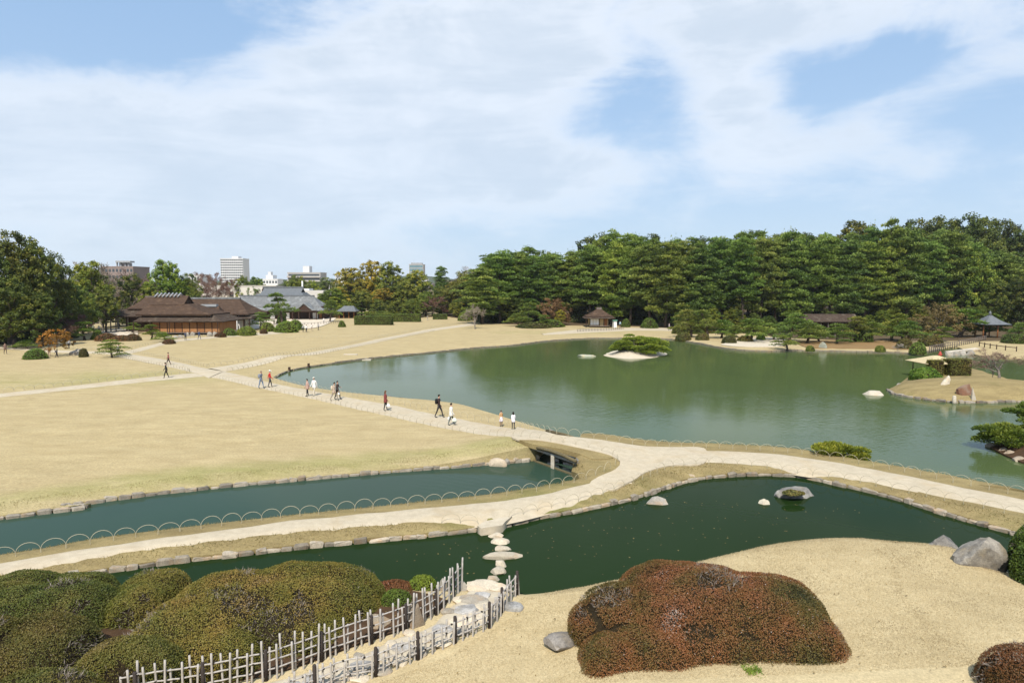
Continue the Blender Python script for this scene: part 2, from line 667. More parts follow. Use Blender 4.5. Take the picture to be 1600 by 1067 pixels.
def resample(pts, step):
    """points about every step metres along an open polyline (Catmull-Rom smoothed)"""
    P = [Vector((p[0], p[1], p[2] if len(p) > 2 else 0)) for p in pts]
    out = []
    for i in range(len(P) - 1):
        p0, p1, p2, p3 = P[max(i - 1, 0)], P[i], P[i + 1], P[min(i + 2, len(P) - 1)]
        n = max(1, int((p2 - p1).length / step))
        for k in range(n):
            t = k / n
            out.append(0.5 * ((2 * p1) + (p2 - p0) * t + (2 * p0 - 5 * p1 + 4 * p2 - p3) * t * t + (3 * p1 - p0 - 3 * p2 + p3) * t * t * t))
    out.append(P[-1])
    return out


def even(pts, step):
    """evenly spaced points along an open polyline, last point included"""
    P = resample(pts, step * 0.2)
    out, acc = [P[0]], 0.0
    for a, b in zip(P[:-1], P[1:]):
        L = (b - a).length
        while acc + L >= step:
            t = (step - acc) / L
            a = a.lerp(b, t)
            out.append(a.copy())
            L = (b - a).length
            acc = 0.0
        acc += L
    return out


def xy(L):
    return [(p[0], p[1]) for p in L]


def bump_h(x, y):
    return 0.85 * np.exp(-(((x - BR_C.x) ** 2 + (y - BR_C.y) ** 2) / 5.0 ** 2))


def GLH(pts, H):
    """ground points under pixels, for uneven ground"""
    out = []
    for a, b in pts:
        z = 0.0
        for _ in range(12):
            x, y = G(a, b, z)
            z = 0.5 * z + 0.5 * float(H(np.array([x]), np.array([y]))[0])
        out.append(G(a, b, z))
    return out


# shore lines, as seen in the photograph (water level)
CANAL_N = GL([(0, 811), (94, 795), (156, 785), (225, 775), (297, 767), (406, 756), (500, 748), (600, 739), (700, 731.5), (765, 726), (836, 720)], ZW)
CANAL_N = [(-120, -14), (-60, 14)] + CANAL_N
POND_W = GL([(872, 690), (840, 673), (791, 656), (752, 644), (716, 634), (671, 628), (629, 624.5), (597, 621), (537, 615), (474, 605), (432, 594), (430, 590), (453, 580), (483, 574), (517, 569),
             (580, 561), (680, 551), (740, 545), (800, 540.5), (852, 534), (909, 530), (954, 529), (1030, 530), (1058, 532), (1090, 537), (1116, 542), (1150, 547), (1200, 549.5),
             (1250, 548.5), (1339, 550.5), (1382, 551), (1427, 553), (1445, 551), (1470, 546), (1495, 544), (1515, 552), (1530, 557), (1560, 560), (1600, 562), (1700, 567)], ZW)
LAWN_SHORE = xy(resample(CANAL_N, 0.8)) + xy(resample(POND_W, 0.8))
LAWN_OUT = LAWN_SHORE + [(200, 85), (3500, 60), (3500, 4500), (-3500, 4500), (-3500, -40)]


def H_lawn(X, Y):
    X, Y = np.asarray(X, float), np.asarray(Y, float)
    d = seg_dist(X, Y, LAWN_SHORE)
    z = -0.20 + 0.20 * sstep(d / 1.8)
    near = np.clip(1 - np.hypot(X, Y) / 900, 0, 1)
    z = z + 0.10 * nz(X, Y, 0.12, 3, 2) * sstep(d / 6) * near + bump_h(X, Y)
    # low bank west of the pond tip
    gx, gy = G(480, 562)
    z = z + 0.5 * np.exp(-(((X - gx) / 9) ** 2 + ((Y - gy) / 4) ** 2)) * sstep(d / 4)
    z = z + 1.2 * sstep((Y - 178) / 25) * sstep((X + 5) / 20)          # rise under the pine wood
    return z


def land_mesh(name, outline, H, mat, step, box, zskirt, green=None, coarse=None, shore_idx=None):
    pts = [tuple(p) for p in outline]
    n0 = len(pts)
    x0, x1, y0, y1 = box
    gx, gy = np.meshgrid(np.arange(x0, x1, step), np.arange(y0, y1, step))
    gx = gx + (np.arange(gx.shape[0]) % 2)[:, None] * step * 0.5
    gx, gy = gx.ravel(), gy.ravel()
    ok = in_poly(gx, gy, pts) & (seg_dist(gx, gy, pts + [pts[0]]) > step * 0.35)
    P = list(zip(gx[ok], gy[ok]))
    # extra rows that follow the shore, so that banks are smooth
    if coarse:
        for (cx0, cx1, cy0, cy1, cs) in coarse:
            cx, cy = np.meshgrid(np.arange(cx0, cx1, cs), np.arange(cy0, cy1, cs))
            cx, cy = cx.ravel(), cy.ravel()
            ok = in_poly(cx, cy, pts) & (seg_dist(cx, cy, pts + [pts[0]]) > cs * 0.35)
            ok &= ~((cx > x0 - cs / 2) & (cx < x1 + cs / 2) & (cy > y0 - cs / 2) & (cy < y1 + cs / 2))
            P += list(zip(cx[ok], cy[ok]))
    V = [Vector(p) for p in pts] + [Vector(p) for p in P]
    r = delaunay_2d_cdt(V, [], [list(range(n0))], 1, 1e-4)
    vv, ff = r[0], r[2]
    X = np.array([v.x for v in vv])
    Y = np.array([v.y for v in vv])
    Z = H(X, Y)
    me = bpy.data.meshes.new(name)
    me.from_pydata([(a, b, c) for a, b, c in zip(X, Y, Z)], [], [tuple(f) for f in ff])
    bm = bmesh.new()
    bm.from_mesh(me)
    bmesh.ops.recalc_face_normals(bm, faces=bm.faces)
    if sum(f.normal.z for f in bm.faces) < 0:
        bmesh.ops.reverse_faces(bm, faces=bm.faces)
    be = [e for e in bm.edges if len(e.link_faces) == 1]
    for e in be:
        e.smooth = False
    ex = bmesh.ops.extrude_edge_only(bm, edges=be)
    for v in ex['geom']:
        if isinstance(v, bmesh.types.BMVert):
            v.co.z = zskirt
    for f in bm.faces:
        f.smooth = True
    bm.to_mesh(me)
    bm.free()
    me.materials.append(mat)
    co = np.empty(len(me.vertices) * 3, np.float32)
    me.vertices.foreach_get('co', co)
    co = co.reshape(-1, 3)
    at = me.attributes.new('green', 'FLOAT', 'POINT')
    at.data.foreach_set('value', (green(co[:, 0], co[:, 1]) if green else np.zeros(len(co))).astype(np.float32))
    return me


def g_lawn(X, Y):
    dc = seg_dist(X, Y, xy(CANAL_N))
    g = 0.75 * np.exp(-((dc - 1.8) / 2.4) ** 2)
    # greener strips: the lawn left of the crossing, and beyond the pond's west shore
    gx, gy = G(130, 590)
    g = g + 0.65 * np.exp(-(((X - gx) / 30) ** 2 + ((Y - gy) / 11) ** 2))
    gx, gy = G(900, 519)
    g = g + 0.55 * np.exp(-(((X - gx) / 30) ** 2 + ((Y - gy) / 10) ** 2))
    gx, gy = G(1300, 540)
    g = g - 0.6 * np.exp(-(((X - gx) / 30) ** 2 + ((Y - gy) / 7) ** 2))
    return g


lawn = obj('lawn', land_mesh('lawn', LAWN_OUT, H_lawn, M['lawn'], 1.7, (-100, 100, 10, 190), -2.0, g_lawn,
           coarse=[(-340, 340, -20, 500, 22), (-3400, 3400, -20, 4400, 260)]))
tag(lawn, kind='structure')

bed = MB().add([(-4000, -600, -2.2), (4000, -600, -2.2), (4000, 5000, -2.2), (-4000, 5000, -2.2)], [(0, 1, 2, 3)]).build('pond_bed', M['bed'])
tag(bed, kind='structure')

# the causeway between the three waters
CW_CANAL = GL([(893, 744), (905, 757), (840, 768), (780, 777), (700, 786), (600, 797), (500, 807), (400, 818), (281, 832), (156, 848), (60, 866), (0, 875)], ZW)
CW_CANAL = CW_CANAL + [(CW_CANAL[-1][0] - 16, CW_CANAL[-1][1] - 6.6), (-80, -9)]
CW_IN_L = GL([(0, 925), (80, 908), (145, 897), (230, 885), (350, 870.5), (434, 860.5), (537, 850), (662, 839), (747, 829)], ZW)
CW_IN_L = [(-80, -16), (CW_IN_L[0][0] - 16, CW_IN_L[0][1] - 6.8)] + CW_IN_L
CW_IN_R = GL([(786, 823), (860, 807), (925, 795), (990, 780), (1050, 760), (1100, 748), (1180, 743), (1250, 746), (1298, 756), (1351, 768), (1407, 782), (1466, 801), (1570, 831), (1660, 860), (1780, 900)], ZW)
CW_IN_R = CW_IN_R + [(CW_IN_R[-1][0] + 25, CW_IN_R[-1][1] - 14)]
CW_POND = GL([(905, 697), (940, 692), (1000, 699), (1100, 701), (1200, 705.5), (1260, 712), (1300, 720), (1400, 738), (1500, 757), (1600, 778), (1680, 797)], ZW)
# the visible edge is the top of that bank: pull the water line a little further out
CW_POND = [(x + 0.05 * i, y + 0.55) for i, (x, y) in enumerate(CW_POND)]
CW_POND = CW_POND + [(CW_POND[-1][0] + 40, CW_POND[-1][1] - 25)]
cw_pond_rev = CW_POND[::-1]
CWS = xy(resample(CW_IN_L, 0.6)) + xy(resample(CW_IN_R, 0.6))
CWP = xy(resample(cw_pond_rev, 0.6)) + xy(resample(CW_CANAL, 0.6))
CW_OUT = CWS + CWP
CW_BANK = CWS           # the wide grassy banks face the inner pond
CW_ALL = CW_OUT + [CW_OUT[0]]


def H_cw(X, Y):
    X, Y = np.asarray(X, float), np.asarray(Y, float)
    di = seg_dist(X, Y, xy(resample(CW_IN_L, 2))) if True else None
    di = np.minimum(di, seg_dist(X, Y, xy(resample(CW_IN_R, 2))))
    do = np.minimum(seg_dist(X, Y, xy(CW_CANAL)), seg_dist(X, Y, xy(CW_POND)))
    z = np.minimum(-0.20 + 0.20 * sstep(di / 0.9), -0.16 + 0.16 * sstep(do / 0.6))
    return z + 0.025 * nz(X, Y, 1.3, 5, 2) * np.clip(np.minimum(di, do), 0, 1) + bump_h(X, Y) * sstep(np.minimum(di, do) / 0.8 + 0.25)


def g_cw(X, Y):
    gx, gy = G(860, 790)
    return 0.25 + 0.5 * np.exp(-(((X - gx) / 4) ** 2 + ((Y - gy) / 3) ** 2)) + 0.15 * nz(X, Y, 0.6, 11)


causeway = obj('causeway', land_mesh('causeway', CW_OUT, H_cw, M['bank'], 0.55, (-34, 44, 4, 46), -2.0, g_cw,
               coarse=[(-80, 90, -30, 50, 5)]))
tag(causeway, kind='structure')

# the near shore and the hill under the camera
FG_L = [(-70, 2), (-40, 12)] + GL([(-200, 985), (0, 945), (145, 925), (300, 918), (480, 914), (580, 911), (650, 916), (700, 920), (735, 917), (785, 911), (815, 926)], -0.25)
FG_R = [G(905, 918, .15), G(1000, 900, .15), G(1125, 868, .2), G(1200, 850, .25), G(1280, 841, .25), G(1350, 840, .25), G(1400, 845, .25), G(1460, 852, .2), G(1520, 862, .2), G(1600, 885, .2), G(1750, 935, .2)]
FG_R = [(x * 1.0, y + 0.75) for x, y in FG_R]
FG_SH = xy(resample(FG_L, 0.6)) + xy(resample(FG_R + [(45, 4)], 0.6))
FG_OUT = FG_SH + [(60, -30), (-90, -30)]
FENCE_A = [(190, 1112), (260, 1095), (359, 1074), (423, 1060), (466, 1046), (514, 1029), (556, 1014), (595, 1001), (628, 989), (672, 967), (700, 942), (723, 915)]
FENCE_B = [(440, 1108), (500, 1084), (540, 1067), (575, 1062), (628, 1043), (681, 1020), (706, 1009), (747, 992), (770, 979), (791, 948), (812, 923)]
Z_SP = 0.0
SPATH_MID = GL([(330, 1105), (450, 1073), (560, 1035), (660, 993), (715, 960), (748, 930), (762, 914)], Z_SP)


def H_fg(X, Y):
    X, Y = np.asarray(X, float), np.asarray(Y, float)
    d = seg_dist(X, Y, FG_SH)
    r = np.hypot(X * 0.9, Y)
    right = sstep((X - 0.2) / 3.0)
    z = -0.32 + 0.42 * sstep(d / 1.0) + right * (0.25 * sstep(d / 1.2) + 0.075 * np.clip(d - 1, 0, 9))
    z = z + (1 - right) * 0.01 * np.clip(d - 2, 0, 8)
    dp = seg_dist(X, Y, SPATH_MID)
    z = z * (1 - 0.75 * np.exp(-(dp / 1.3) ** 4) * sstep(d / 1.2)) + 0.0
    hill = 8.4 * (1 - np.clip(r / 14.2, 0, 1)) ** 1.05
    return z + hill + 0.03 * nz(X, Y, 0.7, 8, 2) * sstep(d)


def g_fg(X, Y):
    return np.zeros(len(X))


fg = obj('garden_mound', land_mesh('garden_mound', FG_OUT, H_fg, M['mound'], 0.5, (-26, 30, 9, 33), -2.0, g_fg,
         coarse=[(-80, 60, -30, 40, 3.0)]))
tag(fg, kind='structure')


def sheet(name, pts, z, mat):
    V = [Vector(p) for p in pts]
    r = delaunay_2d_cdt(V, [], [list(range(len(V)))], 1, 1e-4)
    me = bpy.data.meshes.new(name)
    me.from_pydata([(v.x, v.y, z) for v in r[0]], [], [tuple(f) for f in r[2]])
    bm = bmesh.new()
    bm.from_mesh(me)
    bmesh.ops.recalc_face_normals(bm, faces=bm.faces)
    if sum(f.normal.z for f in bm.faces) < 0:
        bmesh.ops.reverse_faces(bm, faces=bm.faces)
    bm.to_mesh(me)
    bm.free()
    me.materials.append(mat)
    return obj(name, me)


# each water is a sheet that runs under its banks
mid_cw = [((a[0] + b[0]) / 2, (a[1] + b[1]) / 2) for a, b in zip(even(CW_CANAL[::-1], 2.0)[::1], even(CW_IN_L, 2.0))]
br_l, br_r = G(872, 693, ZW), G(908, 706, ZW)
pond_pts = GL([(800, 684), (820, 672)], ZW)
pond = sheet('main_pond', [G(856, 700, ZW), G(600, 632, ZW), G(380, 600, ZW), G(360, 575, ZW), G(600, 545, ZW), G(900, 520, ZW), (70, 160), (240, 150), (240, 5), (60, 21)]
             + GL([(1700, 815), (1600, 792), (1500, 772), (1400, 752), (1300, 732), (1200, 717), (1000, 712), (925, 716)], ZW), ZW, M['pond'])
canal = sheet('canal_water', [G(856, 700, ZW), G(925, 716, ZW), G(932, 755, ZW)] + GL([(780, 793), (600, 812), (400, 832), (200, 858), (0, 886)], ZW) + [(-90, -18), (-130, -5), (-70, 25)]
              + GL([(0, 795), (300, 752), (600, 725), (800, 706)], ZW), ZW, M['canal'])
inner = sheet('inner_pond_water', [(-90, -15)] + GL([(0, 905), (200, 876), (400, 850), (600, 828), (747, 815), (800, 805), (1000, 765), (1100, 735), (1250, 733), (1400, 762), (1600, 822)], ZW)
              + [(60, 5), (40, 0), G(1500, 900, ZW), G(1200, 925, ZW), G(800, 955, ZW), G(400, 955, ZW), G(0, 990, ZW)], ZW, M['inner'])
for o in (pond, canal, inner):
    tag(o, kind='structure')


# ---------------- paths: ribbons draped over the land, 2 to 5 cm proud
def ribbon(name, left, right, H, mat, lift=0.045, step=0.8, across=7, wob=0.11, parent=None, zfix=None):
    n = max(2, int(max(sum((Vector(a) - Vector(b)).length for a, b in zip(s[:-1], s[1:])) for s in (left, right)) / step))

    def arc(pts):
        P = resample(pts, step * 0.3)
        s = [0.0]
        for a, b in zip(P[:-1], P[1:]):
            s.append(s[-1] + (b - a).length)
        return np.array([np.interp(np.linspace(0, s[-1], n), s, [p[k] for p in P]) for k in (0, 1)]).T
    A, B = arc(left), arc(right)
    ta = A + wob * np.stack([nz(A[:, 0], A[:, 1], 2.2, 21), nz(A[:, 0], A[:, 1], 2.2, 22)], 1)
    tb = B + wob * np.stack([nz(B[:, 0], B[:, 1], 2.2, 23), nz(B[:, 0], B[:, 1], 2.2, 24)], 1)
    V, F = [], []
    for k in range(across):
        f = k / (across - 1)
        V.append(ta * (1 - f) + tb * f)
    V = np.array(V)          # across, n, 2
    X, Y = V[..., 0].ravel(), V[..., 1].ravel()
    Z = H(X, Y) + lift if zfix is None else np.full(X.shape, zfix)
    Z = Z.reshape(across, n)
    Z[0] -= 0.09
    Z[-1] -= 0.09
    P3 = np.stack([X, Y, Z.ravel()], 1)
    idx = np.arange(across * n).reshape(across, n)
    F = np.stack([idx[:-1, :-1].ravel(), idx[:-1, 1:].ravel(), idx[1:, 1:].ravel(), idx[1:, :-1].ravel()], 1)
    me = np_mesh(name, P3, F, [mat], smooth=True)
    bm = bmesh.new()
    bm.from_mesh(me)
    if sum(f.normal.z for f in bm.faces) < 0:
        bmesh.ops.reverse_faces(bm, faces=bm.faces)
    bm.to_mesh(me)
    bm.free()
    return obj(name, me, parent)


def H_path(X, Y):
    X, Y = np.asarray(X, float), np.asarray(Y, float)
    zl = np.maximum(H_lawn(X, Y), bump_h(X, Y) - 0.0)
    return zl


def H_top(X, Y):
    return np.maximum(0.01 + 0.025 * nz(X, Y, 1.3, 5, 2), 0) + bump_h(np.asarray(X, float), np.asarray(Y, float))


def H_fork(X, Y):
    X, Y = np.asarray(X, float), np.asarray(Y, float)
    return np.where(in_poly(X, Y, CW_OUT) & (np.hypot(X - BR_C.x, Y - BR_C.y) > 3.4), H_cw(X, Y), H_top(X, Y))


P_UP = [(350, 579), (390, 588), (430, 598.5), (480, 608), (560, 622.5), (620, 632.5), (680, 645.5), (760, 661), (820, 670.5), (860, 677.5)]
P_LO = [(325, 590), (360, 597), (400, 606.5), (480, 623), (540, 637), (600, 650.5), (660, 664), (710, 674), (760, 681.5), (812, 685)]
EU = [(840, 674), (870, 680), (905, 684), (940, 688.5), (1000, 697.5), (1100, 700.5), (1200, 706), (1300, 719), (1400, 737), (1500, 758), (1600, 778.5), (1700, 800)]
EL = [(800, 684), (836, 688), (870, 693), (905, 701), (950, 712), (968, 722), (964, 733), (940, 744)]
main_path = [
    ribbon('walking_path', GLH(P_UP, H_lawn), GLH(P_LO, H_lawn), H_lawn, M['path']),
]
# bridge and fork: one plate polygon
FORK = GLH([(808, 668), (840, 674), (870, 680.5), (905, 684.5), (940, 688.5), (970, 693), (1000, 697.5), (1050, 699.5), (1100, 701), (1100, 724.5), (1050, 728), (1010, 738), (990, 751), (955, 766),
           (920, 759), (935, 746), (962, 734), (969, 722), (952, 712), (908, 701.5), (870, 693.5), (836, 688.5), (800, 685)], H_top)


def plate(name, outline, H, mat, lift=0.045, step=0.6, drop=0.1):
    xs, ys = [p[0] for p in outline], [p[1] for p in outline]
    me = land_mesh(name, xy(resample(list(outline) + [outline[0]], 0.5))[:-1], lambda X, Y: H(X, Y) + lift, mat, step, (min(xs), max(xs), min(ys), max(ys)), 0)
    bm = bmesh.new()
    bm.from_mesh(me)
    bm.verts.ensure_lookup_table()
    for v in bm.verts:
        if v.co.z == 0.0 and any(abs((e.other_vert(v).co - v.co).xy.length) < 1e-6 for e in v.link_edges):
            up = [e.other_vert(v) for e in v.link_edges if (e.other_vert(v).co - v.co).xy.length < 1e-6]
            v.co.z = up[0].co.z - drop
    bm.to_mesh(me)
    bm.free()
    return obj(name, me)


main_path.append(plate('walking_path', FORK, H_fork, M['path'], 0.065))
main_path.append(ribbon('walking_path', GLH([(1085, 701), (1200, 706.5), (1300, 719.5), (1400, 738), (1500, 758.5), (1600, 779), (1700, 803)], H_top),
                        GLH([(1085, 724.5), (1140, 725), (1200, 730.5), (1300, 744), (1400, 763), (1500, 783), (1600, 803), (1700, 826)], H_top), H_cw, M['path'], 0.05))
main_path.append(ribbon('walking_path', GLH([(945, 742), (925, 752), (890, 761), (840, 772), (780, 780), (700, 788), (600, 797.5), (500, 807), (400, 819), (300, 833), (200, 847), (100, 862), (0, 878), (-200, 912)], H_top),
                        GLH([(990, 754), (950, 768), (900, 785), (845, 798), (800, 810), (745, 818), (700, 815), (600, 819), (500, 828), (400, 838), (300, 849), (200, 863), (100, 880), (0, 897), (-200, 934)], H_top), H_cw, M['path'], 0.05))
far_paths = [
    ([(195, 551), (250, 560), (320, 575.5), (352, 580)], [(180, 556), (230, 566), (300, 582), (327, 591)]),
    ([(300, 583), (250, 588), (200, 593), (140, 599.5), (60, 608), (0, 614), (-150, 629)], [(318, 588.5), (250, 594.5), (200, 599.5), (140, 605.5), (60, 614), (0, 620), (-150, 636)]),
    ([(322, 576), (400, 565), (500, 548), (597, 528.8), (680, 513), (737, 504.5)], [(350, 581), (400, 572), (500, 553), (597, 533.5), (680, 517), (745, 508)]),
    ([(192, 549), (235, 540), (275, 531), (330, 526.5), (372, 522), (400, 520), (440, 516)], [(200, 553), (240, 543.5), (280, 534.5), (335, 528.5), (375, 525.5), (405, 524), (450, 520)]),
    ([(845, 521), (900, 515.5), (950, 513.5), (1000, 512), (1060, 512.5), (1110, 515)], [(850, 523), (905, 520.5), (950, 518.5), (1000, 516.5), (1060, 517.5), (1110, 520)]),
    ([(0, 542), (60, 546), (130, 548), (190, 549)], [(0, 545), (60, 549), (130, 551.5), (195, 553)]),
]
for a, b in far_paths:
    main_path.append(ribbon('walking_path', GL(a), GL(b), H_lawn, M['path'], 0.10, 1.5, 5))
for o in main_path:
    tag(o, kind='structure')
court = plate('gravel_court', GL([(158, 519), (175, 514.5), (200, 513.5), (215, 518), (212, 526), (190, 527.5), (165, 525)]), H_lawn, M['gravel'], 0.13, 1.5)
court2 = plate('gravel_court', GL([(395, 509), (430, 497), (505, 494), (525, 497), (500, 511), (450, 515), (415, 514)]), H_lawn, M['gravel'], 0.13, 2.0)
court3 = plate('sand_spit', GL([(1126, 538.5), (1150, 533), (1170, 529), (1222, 528.5), (1226, 540), (1190, 542.5), (1150, 541.5)]), H_lawn, M['sand'], 0.10, 1.2)
for o in (court, court2, court3):
    tag(o, kind='structure')

wood_floor = plate('wood_floor', [(-8, 186), (5, 176), (30, 170), (46, 152), (60, 128), (110, 125), (190, 128), (230, 160), (230, 290), (-12, 290)], H_lawn, basic('dark wood ground', (0.12, 0.085, 0.05), (0.08, 0.06, 0.035), .6, .95, .05, .4, .05, objspace=False), 0.06, 3.0, 0.2)  # darker brown ground sheet under the wood
tag(wood_floor, kind='structure')
bed_soil = plate('planting_bed', GL([(120, 1105), (359, 1066), (466, 1042), (556, 1010), (628, 985), (672, 962), (700, 938), (640, 925), (560, 916), (300, 925), (0, 955), (-200, 1000), (-200, 1105)], 0.05), H_fg, M['soil'], 0.03, 0.5, 0.1)
tag(bed_soil, kind='structure')
turf = plate('brown_turf', GL([(1244, 533), (1300, 532), (1360, 533), (1422, 536), (1424, 546), (1382, 545), (1339, 545), (1262, 543)], 0), H_lawn, grass_mat('brown turf', (0.27, 0.175, 0.08), (0.20, 0.125, 0.055), (0.20, 0.18, 0.06)), 0.09, 1.5)
tag(turf, kind='structure')
# ------------------------------------------------------------------ vegetation
PINE = [(0.0, (0.038, 0.068, 0.017)), (0.35, (0.094, 0.144, 0.028)), (0.7, (0.182, 0.242, 0.045)), (1.0, (0.29, 0.34, 0.072))]
LEAF = [(0.0, (0.038, 0.063, 0.014)), (0.4, (0.125, 0.162, 0.027)), (0.75, (0.25, 0.255, 0.04)), (1.0, (0.38, 0.32, 0.055))]
M['pine'] = foliage('pine needles', PINE, 0.18, 0.10)
M['leaf'] = foliage('evergreen leaves', LEAF, 0.25, 0.10)
M['niwaki'] = foliage('garden pine needles', [(0.0, (0.045, 0.075, 0.014)), (0.4, (0.115, 0.155, 0.026)), (0.8, (0.20, 0.23, 0.042)), (1.0, (0.28, 0.28, 0.06))], 0.2, 0.5)
M['gold'] = foliage('yellow leaves', [(0.0, (0.10, 0.115, 0.016)), (0.5, (0.32, 0.275, 0.03)), (1.0, (0.55, 0.41, 0.05))], 0.3, 0.3)
M['bud'] = foliage('red brown buds', [(0.0, (0.07, 0.045, 0.035)), (0.5, (0.16, 0.095, 0.075)), (1.0, (0.24, 0.15, 0.11))], 0.2, 0.3)
M['twig'] = foliage('bare twigs', [(0.0, (0.10, 0.08, 0.07)), (0.5, (0.20, 0.165, 0.14)), (1.0, (0.30, 0.26, 0.22))], 0.0, 0.3, 0.9)
M['azared'] = foliage('bronze azalea leaves', [(0.0, (0.035, 0.040, 0.012)), (0.28, (0.115, 0.090, 0.022)), (0.5, (0.17, 0.088, 0.027)), (0.72, (0.225, 0.092, 0.034)), (0.9, (0.28, 0.11, 0.048)), (1.0, (0.34, 0.29, 0.25))], 0.15, 0.8)
M['azaolive'] = foliage('olive azalea leaves', [(0.0, (0.045, 0.065, 0.013)), (0.35, (0.120, 0.125, 0.026)), (0.65, (0.178, 0.150, 0.036)), (0.9, (0.215, 0.150, 0.045)), (1.0, (0.25, 0.20, 0.12))], 0.15, 0.8)
M['azagreen'] = foliage('green hedge leaves', [(0.0, (0.045, 0.07, 0.013)), (0.4, (0.115, 0.155, 0.026)), (0.8, (0.20, 0.23, 0.038)), (1.0, (0.27, 0.26, 0.06))], 0.2, 0.8)
M['core'] = basic('dark shrub core', (0.018, 0.014, 0.008), (0.03, 0.022, 0.012), 8, 0.95, 0.05, 0)  # solid dark core that paints shade into the gaps between leaves
M['blades'] = foliage('dry grass blades', [(0.0, (0.25, 0.19, 0.10)), (0.5, (0.42, 0.34, 0.20)), (1.0, (0.56, 0.47, 0.30))], 0.15, 1.5, 0.9)
M['bankblades'] = foliage('bank grass blades', [(0.0, (0.12, 0.12, 0.035)), (0.4, (0.22, 0.175, 0.07)), (0.8, (0.33, 0.26, 0.115)), (1.0, (0.40, 0.32, 0.16))], 0.15, 0.8, 0.9)


def norm(A):
    return A / (np.linalg.norm(A, axis=1)[:, None] + 1e-9)


def leaf_quads(P, N, size, aspect=0.5, tilt=0.6, r=rng):
    """diamond leaves at P facing roughly along N"""
    n = len(P)
    nn = norm(N + tilt * r.normal(size=(n, 3)))
    u = norm(np.cross(nn, r.normal(size=(n, 3))))
    v = np.cross(nn, u)
    s = np.broadcast_to(np.asarray(size, float), (n,))[:, None] * 0.5
    s = s * r.uniform(0.7, 1.3, (n, 1))
    V = np.stack([P + u * s, P + v * s * aspect, P - u * s, P - v * s * aspect], 1).reshape(-1, 3)
    F = np.arange(4 * n).reshape(n, 4)
    return V, F


def sprig_quads(P, D, length, width, r=rng):
    """narrow blades from P along D"""
    n = len(P)
    d = norm(D)
    w = norm(np.cross(d, r.normal(size=(n, 3))))
    L = (np.broadcast_to(np.asarray(length, float), (n,)) * r.uniform(0.7, 1.3, n))[:, None]
    W = np.broadcast_to(np.asarray(width, float), (n,))[:, None] * 0.5
    V = np.stack([P - w * W * 0.5, P + w * W * 0.5, P + d * L * 0.6 + w * W, P + d * L], 1)
    V[:, 3] = P + d * L
    V2 = np.stack([P, P + d * L * 0.5 + w * W, P + d * L, P + d * L * 0.5 - w * W], 1).reshape(-1, 3)
    return V2, np.arange(4 * n).reshape(n, 4)


def branch_tube(mb, p0, p1, r0, r1, sag=0.0, seg=4, sides=5, wob=0.08):
    p0, p1 = Vector(p0), Vector(p1)
    L = (p1 - p0).length
    pts = []
    for i in range(seg + 1):
        t = i / seg
        p = p0.lerp(p1, t)
        p.z += sag * math.sin(math.pi * t) * L
        if 0 < i < seg:
            p += Vector((random.uniform(-1, 1), random.uniform(-1, 1), random.uniform(-.5, .5))) * wob * L
        pts.append(p)
    mb.tube(pts, [r0 + (r1 - r0) * i / seg for i in range(seg + 1)], sides)
    return pts


